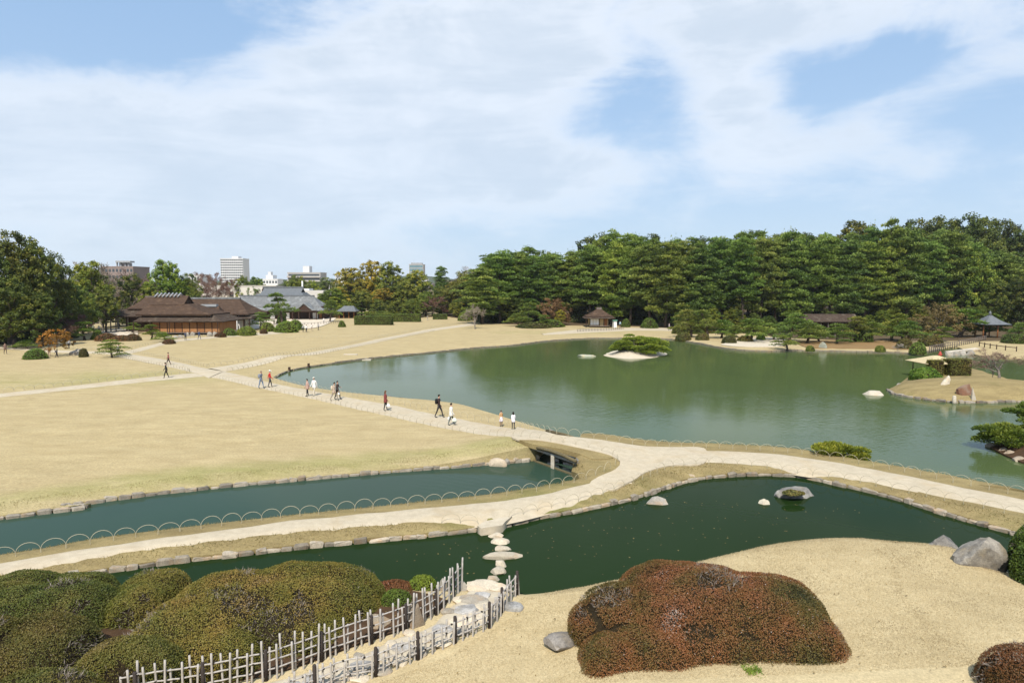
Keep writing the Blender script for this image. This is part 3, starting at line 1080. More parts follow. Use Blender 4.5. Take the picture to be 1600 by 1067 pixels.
def make_pine(seed, h=20.0, rad=5.2, base=0.28, nl=44, lean=0.6):
    """tall Japanese pine: layered pads of needle tufts on near-level limbs"""
    random.seed(seed)
    r = np.random.default_rng(seed)
    mb = MB()
    lx, ly = r.normal(size=2) * lean
    tp = []
    for i in range(9):
        t = i / 8
        tp.append(Vector((lx * t * t + 0.35 * math.sin(t * 5 + seed), ly * t * t + 0.3 * math.cos(t * 4 + seed), t * h * 0.97)))
    mb.tube(tp, [0.34 * (1 - 0.88 * (i / 8)) + (0.08 if i == 0 else 0) for i in range(9)], 7)

    def trunk(t):
        f = t * 8
        i = min(int(f), 7)
        return tp[i].lerp(tp[i + 1], f - i)
    P, D, K = [], [], []
    for j in range(nl):
        t = base + (1 - base) * (j + r.uniform(0, 0.9)) / nl
        a = j * 2.4 + r.uniform(-.5, .5)
        s = (t - base) / (1 - base)
        prof = (min(1, 0.6 + s * 1.3) * (1 - s ** 2.4 * 0.80)) * rad * r.uniform(0.7, 1.15)
        c = trunk(t)
        tip = Vector((c.x + math.cos(a) * prof, c.y + math.sin(a) * prof, c.z + prof * r.uniform(-0.08, 0.28) + 0.3))
        bp = branch_tube(mb, c, tip, 0.10 * (1.15 - t), 0.03, 0.06, 3, 4)
        npad = 2 + int(prof > 2) + int(prof > 3.6)
        for q in range(npad):
            f = 1 - q * 0.27
            pc = np.array(c.lerp(tip, f)) + r.normal(size=3) * np.array([.45, .45, .15]) * (1 + q * 0.4)
            pr = r.uniform(0.85, 1.45) * (1.0 if prof > 2 else 0.8)
            m = int(95 * pr)
            ang = r.uniform(0, 2 * np.pi, m)
            rr = np.sqrt(r.uniform(0, 1, m)) * pr
            hz = (1 - (rr / pr) ** 2) * 0.55 * pr * r.uniform(0.0, 1.0, m)
            p = pc + np.stack([rr * np.cos(ang), rr * np.sin(ang), hz], 1)
            d = np.stack([np.cos(ang) * rr / pr, np.sin(ang) * rr / pr, np.full(m, 0.75)], 1) + r.normal(size=(m, 3)) * 0.45
            P.append(p)
            D.append(d)
            K.append(np.clip(r.uniform(0.15, 0.75) + r.normal(size=m) * 0.13 + 0.25 * hz / (0.42 * pr), 0, 1))  # upper tufts paler: light tops and dark undersides put into the colour
    # leading shoots at the top
    m = 90
    c = np.array(trunk(1.0))
    p = c + r.normal(size=(m, 3)) * np.array([0.7, 0.7, 0.5])
    P.append(p)
    D.append(r.normal(size=(m, 3)) * 0.4 + np.array([0, 0, 1.0]))
    K.append(r.uniform(0.3, 0.9, m))
    P, D, K = np.concatenate(P), np.concatenate(D), np.concatenate(K)
    V, F = sprig_quads(P, D, 0.52, 0.20, r)
    return np_mesh('pine_crown', V, F, [M['pine']], rnd=K), mb.mesh('pine_trunk', M['bark'])


def make_broad(seed, h=12.0, rad=4.5, base=0.22, lobes=11, leaf=0.34, mat='leaf', dens=1.0, bark='bark', trunk_r=0.3, gap=0.0):
    """broadleaf evergreen: a trunk with limbs carrying lobes made of leaf clumps"""
    random.seed(seed)
    r = np.random.default_rng(seed)
    mb = MB()
    P, N, K = [], [], []
    top = []
    c0 = Vector((0, 0, h * base))
    mb.tube([(0, 0, -0.3), (0.1, 0.05, h * base * 0.5), c0], [trunk_r * 1.25, trunk_r, trunk_r * 0.85], 7)
    for j in range(lobes):
        s = (j + 0.5) / lobes
        a = j * 2.39996 + r.uniform(-.3, .3)
        zz = h * (base + 0.08) + (h * (0.86 - base)) * s
        prof = rad * math.sqrt(max(0.05, 1 - ((s - 0.32) / 0.72) ** 2))
        lr = rad * r.uniform(0.36, 0.52)
        q = max(0.0, prof - lr * 0.75) * r.uniform(0.75, 1.1)
        lc = Vector((math.cos(a) * q, math.sin(a) * q, zz))
        branch_tube(mb, c0 + Vector((0, 0, max(0, (zz - c0.z) * 0.35))), lc, trunk_r * 0.45, 0.04, 0.05, 3, 5, 0.06)
        lobe_k = r.uniform(-0.16, 0.16)
        ncl = int(24 * dens)
        dd = norm(r.normal(size=(ncl, 3)) + np.array([0, 0, 0.25]))
        cc = np.array(lc) + dd * np.array([1, 1, 0.8]) * lr * r.uniform(0.72, 1.08, (ncl, 1))
        for k in range(ncl):
            if r.uniform() < gap:
                continue
            m = int(44 * dens)
            rad_c = lr * r.uniform(0.22, 0.36)
            d2 = norm(r.normal(size=(m, 3)))
            p = cc[k] + d2 * rad_c * r.uniform(0.4, 1.0, (m, 1)) * np.array([1, 1, 0.75])
            P.append(p)
            N.append(d2 * 0.5 + dd[k] * 0.5 + np.array([0, 0, 0.5]))
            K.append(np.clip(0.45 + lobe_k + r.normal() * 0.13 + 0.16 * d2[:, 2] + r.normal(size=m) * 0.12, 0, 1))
    P, N, K = np.concatenate(P), np.concatenate(N), np.concatenate(K)
    V, F = leaf_quads(P, N, leaf, 0.6, 0.55, r)
    return np_mesh('broadleaf_crown', V, F, [M[mat]], rnd=K), mb.mesh('broadleaf_trunk', M[bark])


def make_bare(seed, h=9.0, spread=0.62, twigs='twig', bark='barkgrey', depth=6, buds=1.0, tr=0.2, twl=0.55):
    """leafless tree: forking limbs ending in a haze of fine twigs"""
    random.seed(seed)
    r = np.random.default_rng(seed)
    mb = MB()
    P, D = [], []

    def grow(p, d, L, rad, lev):
        e = p + d * L
        mid = p.lerp(e, 0.5) + Vector(r.normal(size=3)) * L * 0.06
        if lev <= 4:
            mb.tube([p, mid, e], [rad, rad * 0.85, rad * 0.7], 5 if lev < 2 else 3, cap=False)
        if lev >= 3:
            for _ in range(int(7 * buds)):
                t = r.uniform(0, 1)
                P.append(np.array(p.lerp(e, t)))
                D.append(np.array(d) + r.normal(size=3) * 0.7 + np.array([0, 0, 0.25]))
        if lev >= depth:
            return
        for k in range(2 if lev else 4):
            nd = (d + Vector(r.normal(size=3)) * spread + Vector((0, 0, 0.12))).normalized()
            grow(e if (lev or k < 2) else p.lerp(e, 0.75), nd, L * r.uniform(0.62, 0.86), rad * 0.62, lev + 1)
    grow(Vector((0, 0, -0.2)), Vector((r.normal() * .1, r.normal() * .1, 1)).normalized(), h * 0.27, tr, 0)
    P, D = np.array(P), np.array(D)
    V, F = sprig_quads(P, D, twl, 0.055, r)
    k = np.clip(0.5 + r.normal(size=len(P)) * 0.25, 0, 1)
    return np_mesh('bare_crown', V, F, [M[twigs]], rnd=k), mb.mesh('bare_trunk', M[bark])


def make_niwaki(seed, h=3.5, rad=1.8, pads=8, dens=1.0, ln=0.20, mat='niwaki', lean=0.35):
    """trained garden pine: bent trunk with clipped cloud pads"""
    random.seed(seed)
    r = np.random.default_rng(seed)
    mb = MB()
    tp = [Vector((lean * h * 0.25 * math.sin(t * 3.4 + seed), lean * h * 0.2 * math.cos(t * 2.8 + seed * 2), t * h * 0.9)) for t in np.linspace(0, 1, 7)]
    o = tp[0].copy()
    tp = [p - Vector((o.x, o.y, 0.1)) for p in tp]
    mb.tube(tp, [0.055 * h * (1 - 0.8 * i / 6) for i in range(7)], 7)
    P, D, K = [], [], []
    for j in range(pads):
        s = j / max(1, pads - 1)
        t = 0.28 + 0.72 * s
        i = min(int(t * 6), 5)
        c = tp[i].lerp(tp[i + 1], t * 6 - i)
        a = j * 2.4 + r.uniform(-.4, .4)
        reach = rad * (1 - s) ** 0.7 * r.uniform(0.55, 0.95)
        pc = Vector((c.x + math.cos(a) * reach, c.y + math.sin(a) * reach, c.z + r.uniform(-.05, .12) * h))
        if reach > 0.3:
            branch_tube(mb, c - Vector((0, 0, 0.1)), pc, 0.02 * h, 0.012 * h, 0.05, 3, 5)
        pr = rad * (0.58 - 0.12 * s) * r.uniform(0.85, 1.2)
        m = int(330 * dens)
        ang = r.uniform(0, 2 * np.pi, m)
        rr = np.sqrt(r.uniform(0, 1, m))
        hz = np.sqrt(1 - rr ** 2 * 0.98) * 0.42 * r.uniform(0.35, 1.0, m) * (1 + 0.15 * np.sin(ang * 3 + j))
        lob = 1 + 0.16 * np.sin(ang * 4 + j * 1.7)
        p = np.array(pc) + np.stack([rr * np.cos(ang) * lob, rr * np.sin(ang) * lob, hz - 0.1], 1) * pr
        P.append(p)
        D.append(np.stack([np.cos(ang) * rr, np.sin(ang) * rr, 0.3 + hz * 1.6], 1) + r.normal(size=(m, 3)) * 0.35)
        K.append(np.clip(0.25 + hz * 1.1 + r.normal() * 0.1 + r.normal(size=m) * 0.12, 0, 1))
    P, D, K = np.concatenate(P), np.concatenate(D), np.concatenate(K)
    V, F = sprig_quads(P, D, ln, ln * 0.55, r)
    return np_mesh('garden_pine_crown', V, F, [M[mat]], rnd=K), mb.mesh('garden_pine_trunk', M['bark'])


def make_shrub(seed, mat='azagreen', n=1500, leaf=0.11, shape=(1, 1, 0.8), lumps=5):
    """clipped round shrub of unit radius, flat at the bottom: dark core and a skin of small leaves"""
    r = np.random.default_rng(seed)
    D = norm(r.normal(size=(n, 3)))
    D[:, 2] = np.abs(D[:, 2]) * 1.1 - 0.12
    D = norm(D)
    rad = 1 + 0.10 * nz3(D, 3.0, seed, 2)
    P = D * (rad * r.uniform(0.92, 1.03, n))[:, None] * np.array(shape)
    V, F = leaf_quads(P, D, leaf, 0.6, 0.6, r)
    k = np.clip(0.5 + 0.25 * nz3(D, 4, seed + 3, 2) + r.normal(size=n) * 0.16, 0, 1)
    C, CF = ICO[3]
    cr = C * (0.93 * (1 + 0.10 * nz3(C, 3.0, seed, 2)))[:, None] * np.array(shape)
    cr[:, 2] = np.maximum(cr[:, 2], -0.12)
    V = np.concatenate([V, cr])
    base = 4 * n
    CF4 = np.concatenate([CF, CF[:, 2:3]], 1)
    me = bpy.data.meshes.new('shrub')
    F_all = [tuple(f) for f in F.tolist()] + [tuple(int(i) + base for i in f) for f in CF.tolist()]
    me.from_pydata(V.tolist(), [], F_all)
    me.materials.append(M[mat])
    me.materials.append(M['core'])
    me.polygons.foreach_set('material_index', [0] * n + [1] * len(CF))
    at = me.attributes.new('rnd', 'FLOAT', 'FACE')
    at.data.foreach_set('value', np.concatenate([k, np.zeros(len(CF))]).astype(np.float32))
    me.update()
    return me


PINES = [make_pine(s, 20, rd, b, nl, ln) for s, rd, b, nl, ln in ((11, 5.0, .14, 54, .5), (12, 5.6, .24, 50, .9), (13, 4.5, .10, 58, .4), (14, 5.2, .18, 54, 1.1), (15, 4.8, .30, 46, .8))]
BROADS = [make_broad(s, 12, rd, b, lo) for s, rd, b, lo in ((21, 4.6, .2, 14), (22, 5.2, .16, 16), (23, 4.2, .24, 12), (24, 5.0, .12, 15))]
GOLDS = [make_broad(31, 12, 4.4, .25, 12, .34, 'gold', 0.95, 'bark', .3, 0.12), make_broad(32, 12, 4.0, .3, 10, .34, 'gold', 0.9, 'bark', .25, 0.15)]
M['bronze'] = foliage('bronze young leaves', [(0.0, (0.07, 0.055, 0.025)), (0.5, (0.20, 0.14, 0.06)), (1.0, (0.30, 0.22, 0.09))], 0.25, 0.4)
BRONZES = [make_broad(35, 6, 5.0, .18, 13, .26, 'bronze', .8, 'barkgrey', .16, .25), make_broad(36, 6, 4.4, .2, 11, .26, 'bronze', .8, 'barkgrey', .16, .3)]
BARES = [make_bare(41), make_bare(42, 9, .55), make_bare(43, 9, .7)]
BUDS = [make_bare(51, 9, .6, 'bud', 'barkgrey', 7, 1.6, .2, .5), make_bare(52, 9, .75, 'bud', 'barkgrey', 7, 1.5, .2, .55)]
NIWAKI = [make_niwaki(61), make_niwaki(62, 3.5, 1.9, 9), make_niwaki(63, 3.5, 1.6, 7), make_niwaki(64, 3.5, 2.2, 10)]
SHRUBS = [make_shrub(71), make_shrub(72, 'azagreen', 1500), make_shrub(73, 'azared', 1500), make_shrub(74, 'azaolive', 1500)]


def tree(name, pair, hbase, px, D, top, label, cat='tree', group=None, tint=(1, 1, 1), wide=1.0, rz=None, base_z=None):
    """a tree standing at distance D along column px, its tip at row top of the photograph"""
    x = XD(px, D)
    y = D
    z = float(H_lawn(np.array([x]), np.array([y]))[0]) if base_z is None else base_z
    H = max(0.5, ZD(top, D) - z)
    s = H / hbase
    e = empty(name, (x, y, z - 0.05), random.uniform(0, 6.28) if rz is None else rz, (s * wide, s * wide, s))
    tag(e, label, cat, group)
    c = obj('crown', pair[0], e)
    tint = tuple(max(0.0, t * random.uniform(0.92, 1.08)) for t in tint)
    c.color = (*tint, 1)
    obj('trunk', pair[1], e)
    return e


def shrub(name, me, px, D, top, wpx, label, cat='shrub', group=None, tint=(1, 1, 1), base_z=None, deep=1.0, rz=None):
    x, y = XD(px, D), D
    z = float(H_lawn(np.array([x]), np.array([y]))[0]) if base_z is None else base_z
    hgt = max(0.2, ZD(top, D) - z)
    w = wpx / FPX * D / 2
    o = obj(name, me)
    o.location = (x, y, z)
    o.scale = (w, w * deep, hgt / 0.8)
    o.rotation_euler = (0, 0, random.uniform(-.4, .4) if rz is None else rz)
    o.color = (*tint, 1)
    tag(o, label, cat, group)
    return o


def bush(name, label, cat, ells, mat, dens, leaf, seed, tint=(1, 1, 1), rough=0.10, group=None, H=None, holes=0.35):
    """big clipped hedge: leaves over the outer skin of several merged ellipsoids (cx, cy, cz, rx, ry, rz, turn)"""
    r = np.random.default_rng(seed)
    PP, NN, KK = [], [], []
    TP, TN = [], []
    cores_V, cores_F = [], []

    def local(P, e):
        c, s = math.cos(e[6]), math.sin(e[6])
        d = P - np.array(e[:3])
        return np.stack([(d[:, 0] * c + d[:, 1] * s) / e[3], (-d[:, 0] * s + d[:, 1] * c) / e[4], d[:, 2] / e[5]], 1)

    def glob(L, e):
        c, s = math.cos(e[6]), math.sin(e[6])
        a, b, z = L[:, 0] * e[3], L[:, 1] * e[4], L[:, 2] * e[5]
        return np.stack([a * c - b * s, a * s + b * c, z], 1) + np.array(e[:3])

    def sup(D):
        """rounded-box direction -> radius (superellipsoid, flatter tops)"""
        q = 2.6
        return 1.0 / (np.sum(np.abs(D) ** q, axis=1) ** (1 / q))
    for e in ells:
        area = 4.6 * ((e[3] * e[4]) ** 1.6 + (e[3] * e[5]) ** 1.6 + (e[4] * e[5]) ** 1.6) ** (1 / 1.6)
        n = int(area * dens)
        D = norm(norm(r.normal(size=(n, 3))) / np.array([e[3], e[4], e[5]])[None] ** 0.0)
        rd = sup(D)
        P = glob(D * rd[:, None], e)
        Nn = norm(glob(D, (0, 0, 0, 1 / e[3], 1 / e[4], 1 / e[5], e[6])))
        bumpy = nz3(P, 1.8, seed, 3) * rough
        P = P + Nn * (bumpy + r.uniform(-0.05, 0.02, n) )[:, None]
        hole = nz3(P, 2.2, seed + 9, 3) > (1.0 - holes) * .62
        keep = ~(hole & (r.uniform(size=n) < 0.72))
        hk = hole.copy()
        for f in ells:
            if f is e:
                continue
            Lq = local(P, f)
            ln = np.linalg.norm(Lq, axis=1) + 1e-9
            keep &= ln / sup(Lq / ln[:, None]) > 0.97
        zg = H(P[:, 0], P[:, 1]) if H is not None else np.zeros(n) - 9
        keep &= P[:, 2] > zg + 0.02
        tw = hk & (r.uniform(size=n) < .07)
        for f in ells:
            if f is not e:
                Lq = local(P, f)
                ln = np.linalg.norm(Lq, axis=1) + 1e-9
                tw &= ln / sup(Lq / ln[:, None]) > 1.0
        tw &= P[:, 2] > zg + .1
        TP.append(P[tw] - Nn[tw] * .06)
        TN.append(Nn[tw])
        P, Nn = P[keep], Nn[keep]
        PP.append(P)
        NN.append(Nn)
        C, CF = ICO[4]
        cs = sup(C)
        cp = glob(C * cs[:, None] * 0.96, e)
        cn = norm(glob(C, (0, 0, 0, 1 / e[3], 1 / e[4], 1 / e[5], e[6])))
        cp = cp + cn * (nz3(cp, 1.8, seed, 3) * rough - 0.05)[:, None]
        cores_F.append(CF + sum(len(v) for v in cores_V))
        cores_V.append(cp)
    P, N = np.concatenate(PP), np.concatenate(NN)
    n = len(P)
    V, F = leaf_quads(P, N, leaf, 0.6, 0.75, r)
    k = np.clip(0.48 + 0.20 * nz3(P, 1.2, seed + 1, 3) + 0.14 * nz3(P, 5.0, seed + 2, 2) + r.normal(size=n) * 0.10, 0, 1)
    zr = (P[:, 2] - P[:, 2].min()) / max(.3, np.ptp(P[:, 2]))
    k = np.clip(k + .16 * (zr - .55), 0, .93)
    k = np.where(r.uniform(size=n) < 0.006, 1.0, k)
    CV, CF = np.concatenate(cores_V), np.concatenate(cores_F)
    cen = np.array([np.mean([e[0] for e in ells]), np.mean([e[1] for e in ells]), 0])
    if H is not None:
        cen[2] = float(H(np.array([cen[0]]), np.array([cen[1]]))[0])
    V = V - cen
    CV = CV - cen
    me1 = np_mesh('foliage', V, F, [mat], rnd=k)
    me2 = np_mesh('dark_core', CV, CF, [M['core']])
    root = empty(name, tuple(cen))
    tag(root, label, cat, group)
    f = obj('foliage', me1, root)
    f.color = (*tint, 1)
    obj('dark_core', me2, root)  # dark blob inside, makes the leaf gaps look shaded
    TPa, TNa = np.concatenate(TP) - cen, np.concatenate(TN)
    if len(TPa):
        TV, TF = sprig_quads(TPa, TNa * .6 + r.normal(size=TPa.shape) * .6, .17, .014, r)
        obj('twigs', np_mesh('twigs', TV, TF, [M['twig']], rnd=r.uniform(.2, 1, len(TPa))), root)['kind'] = 'stuff'
    return root


def blob_at(px, py, ztop, rx, ry, h, turn=0.0, dz=0.0):
    """ellipsoid whose top sits on the sight line of (px, py) at height ztop"""
    x, y = G(px, py, ztop)
    return (x, y + 0.25 * ry, ztop - h - dz, rx, ry, h, turn)
# ------------------------------------------------------------------ the pine wood behind the pond
def where(px):
    T = [(800, "at the wood's left end"), (850, 'left of the thatched hut'), (900, 'just left of the thatched hut'), (945, 'straight behind the thatched hut'), (985, 'just right of the thatched hut'),
         (1025, 'behind the pine islet, with a bent trunk'), (1065, 'behind the stroller on the far bank'), (1105, 'behind the twin garden pines'), (1145, 'behind the left half of the sand spit'),
         (1185, 'behind the leaning pine of the sand spit'), (1225, 'behind the right end of the sand spit'), (1262, 'at the left end of the roofed wall'), (1300, 'behind the middle of the roofed wall'),
         (1340, 'at the right end of the roofed wall'), (1380, 'right of the roofed wall'), (1415, 'behind the tiered garden pine'), (1450, 'left of the bronze budding tree'), (1490, 'behind the bronze budding tree'),
         (1530, 'left of the tiled pavilion'), (1575, 'behind the tiled pavilion'), (1700, 'at the right edge')]
    for a, b in T:
        if px < a + 5:
            return b
    return T[-1][1]


_lw = {}


def lab_at(prefix, px):
    w = where(px)
    key = prefix + w
    _lw[key] = _lw.get(key, 0) + 1
    return ('', 'second ', 'third ', 'fourth ')[min(_lw[key], 4) - 1] + prefix + ', ' + w


random.seed(3)
top_line = [(750, 402), (775, 392), (820, 386), (850, 388), (875, 398), (890, 392), (915, 368), (950, 364), (1000, 362), (1040, 370), (1080, 374), (1110, 368), (1150, 366), (1170, 354), (1200, 360), (1240, 360),
            (1280, 367), (1330, 362), (1360, 360), (1395, 348), (1430, 358), (1480, 358), (1540, 380), (1600, 400), (1700, 400)]


def topy(px):
    return float(np.interp(px, [a for a, _ in top_line], [b for _, b in top_line]))


px = 752
k = 0
seen = {}
while px < 1640:
    D = (182 if px < 900 else 173) + random.uniform(-4, 6) - (6 if 1010 < px < 1350 else 0)
    t = topy(px) + random.uniform(0, 13) + (8 if k % 3 == 0 else 0)
    w = where(px)
    seen[w] = seen.get(w, 0) + 1
    lab = 'tall front row pine of the wood, ' + w
    if seen[w] == 2:
        lab = 'second tall front row pine of the wood, ' + w
    if seen[w] >= 3:
        lab = 'third tall front row pine of the wood, ' + w
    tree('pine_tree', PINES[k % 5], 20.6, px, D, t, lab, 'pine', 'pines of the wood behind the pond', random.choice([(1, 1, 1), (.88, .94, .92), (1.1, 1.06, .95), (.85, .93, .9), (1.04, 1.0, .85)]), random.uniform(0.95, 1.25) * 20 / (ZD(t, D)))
    px += random.uniform(24, 34)
    k += 1
px = 765
seen2 = {}
while px < 1660:
    D = 194 + random.uniform(-6, 6)
    t = topy(px) + random.uniform(-4, 7)
    w = where(px)
    seen2[w] = seen2.get(w, 0) + 1
    lab = ('pine top of the second row, ', 'second pine top of the second row, ', 'third pine top of the second row, ')[min(seen2[w], 3) - 1] + w
    tree('pine_tree', PINES[(k * 3) % 5], 20.6, px, D, t, lab, 'pine', 'second row pines of the wood',
         random.choice([(.9, .95, .9), (.8, .9, .85), (1.0, 1.0, .85)]), random.uniform(0.95, 1.2) * 20 / (ZD(t, D)))
    px += random.uniform(27, 38)
    k += 1
px = 775
while px < 1680:
    D = 205 + random.uniform(-7, 7)
    t = topy(px) + random.uniform(6, 22)
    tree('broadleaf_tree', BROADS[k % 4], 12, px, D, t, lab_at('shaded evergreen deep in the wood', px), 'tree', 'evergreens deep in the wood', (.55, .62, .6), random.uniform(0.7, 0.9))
    px += random.uniform(34, 46)
    k += 1
for i in range(30):
    px = 758 + i * 29 + random.uniform(-8, 8)
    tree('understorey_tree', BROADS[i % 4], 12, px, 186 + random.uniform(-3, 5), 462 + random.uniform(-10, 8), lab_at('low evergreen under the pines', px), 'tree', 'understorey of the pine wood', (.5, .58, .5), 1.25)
for i in range(26):
    px = 770 + i * 34 + random.uniform(-8, 8)
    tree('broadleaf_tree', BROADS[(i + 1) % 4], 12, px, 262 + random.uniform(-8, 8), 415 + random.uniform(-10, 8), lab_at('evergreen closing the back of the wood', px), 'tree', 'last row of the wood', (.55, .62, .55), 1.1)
# understorey that closes the view under the pines
for i in range(26):
    px = 770 + i * 34 + random.uniform(-8, 8)
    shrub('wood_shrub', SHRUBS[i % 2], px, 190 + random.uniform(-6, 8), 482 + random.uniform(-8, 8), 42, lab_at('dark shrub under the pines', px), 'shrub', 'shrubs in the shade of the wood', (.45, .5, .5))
# wooded rise at the right with broadleaf crowns
for i, (px, top, tint, lab) in enumerate([
        (1335, 352, (1.0, .95, .7), 'yellow green round crown showing over the pines left of the tall tip'), (1432, 352, (.8, .85, .8), 'dark round crown on the skyline right of the tall tip'),
        (1462, 347, (.85, .9, .8), 'domed evergreen crown on the skyline of the wooded rise'), (1495, 345, (.75, .85, .8), 'highest domed crown of the wooded rise'), (1528, 347, (.8, .85, .75), 'domed crown right of the highest one on the rise'),
        (1560, 353, (.75, .8, .7), 'domed crown near the right edge of the skyline'), (1590, 365, (.7, .75, .7), 'dark crown at the right edge of the skyline'), (1625, 372, (.7, .75, .7), 'dark crown cut by the right edge')]):
    tree('broadleaf_tree', BROADS[i % 4], 12, px, 232 + (i % 3) * 6, top, lab, 'tree', None, tuple(c * .62 for c in tint), 0.8)
tree('conifer_tree', PINES[2], 20.6, 1394, 171, 341, 'slender pine whose pale tip is the tallest point of the skyline', 'pine', None, (1.15, 1.1, .9), 0.62)
tree('conifer_tree', PINES[0], 20.6, 1355, 176, 352, 'pine with a ragged tip left of the tallest one', 'pine', None, (.8, .95, .95), 0.6)
tree('broadleaf_tree', BROADS[1], 12, 1520, 168, 402, 'broad green tree in the wood above the bronze budding tree', 'tree', None, (.9, 1.0, .8), 0.75)
tree('broadleaf_tree', BROADS[3], 12, 1595, 150, 432, 'dark evergreen at the right edge behind the pavilion', 'tree', None, (.5, .55, .55), 0.8)
tree('broadleaf_tree', BROADS[0], 12, 1560, 160, 440, 'shadowy evergreen rising behind the tiled pavilion', 'tree', None, (.6, .7, .6), 0.8)

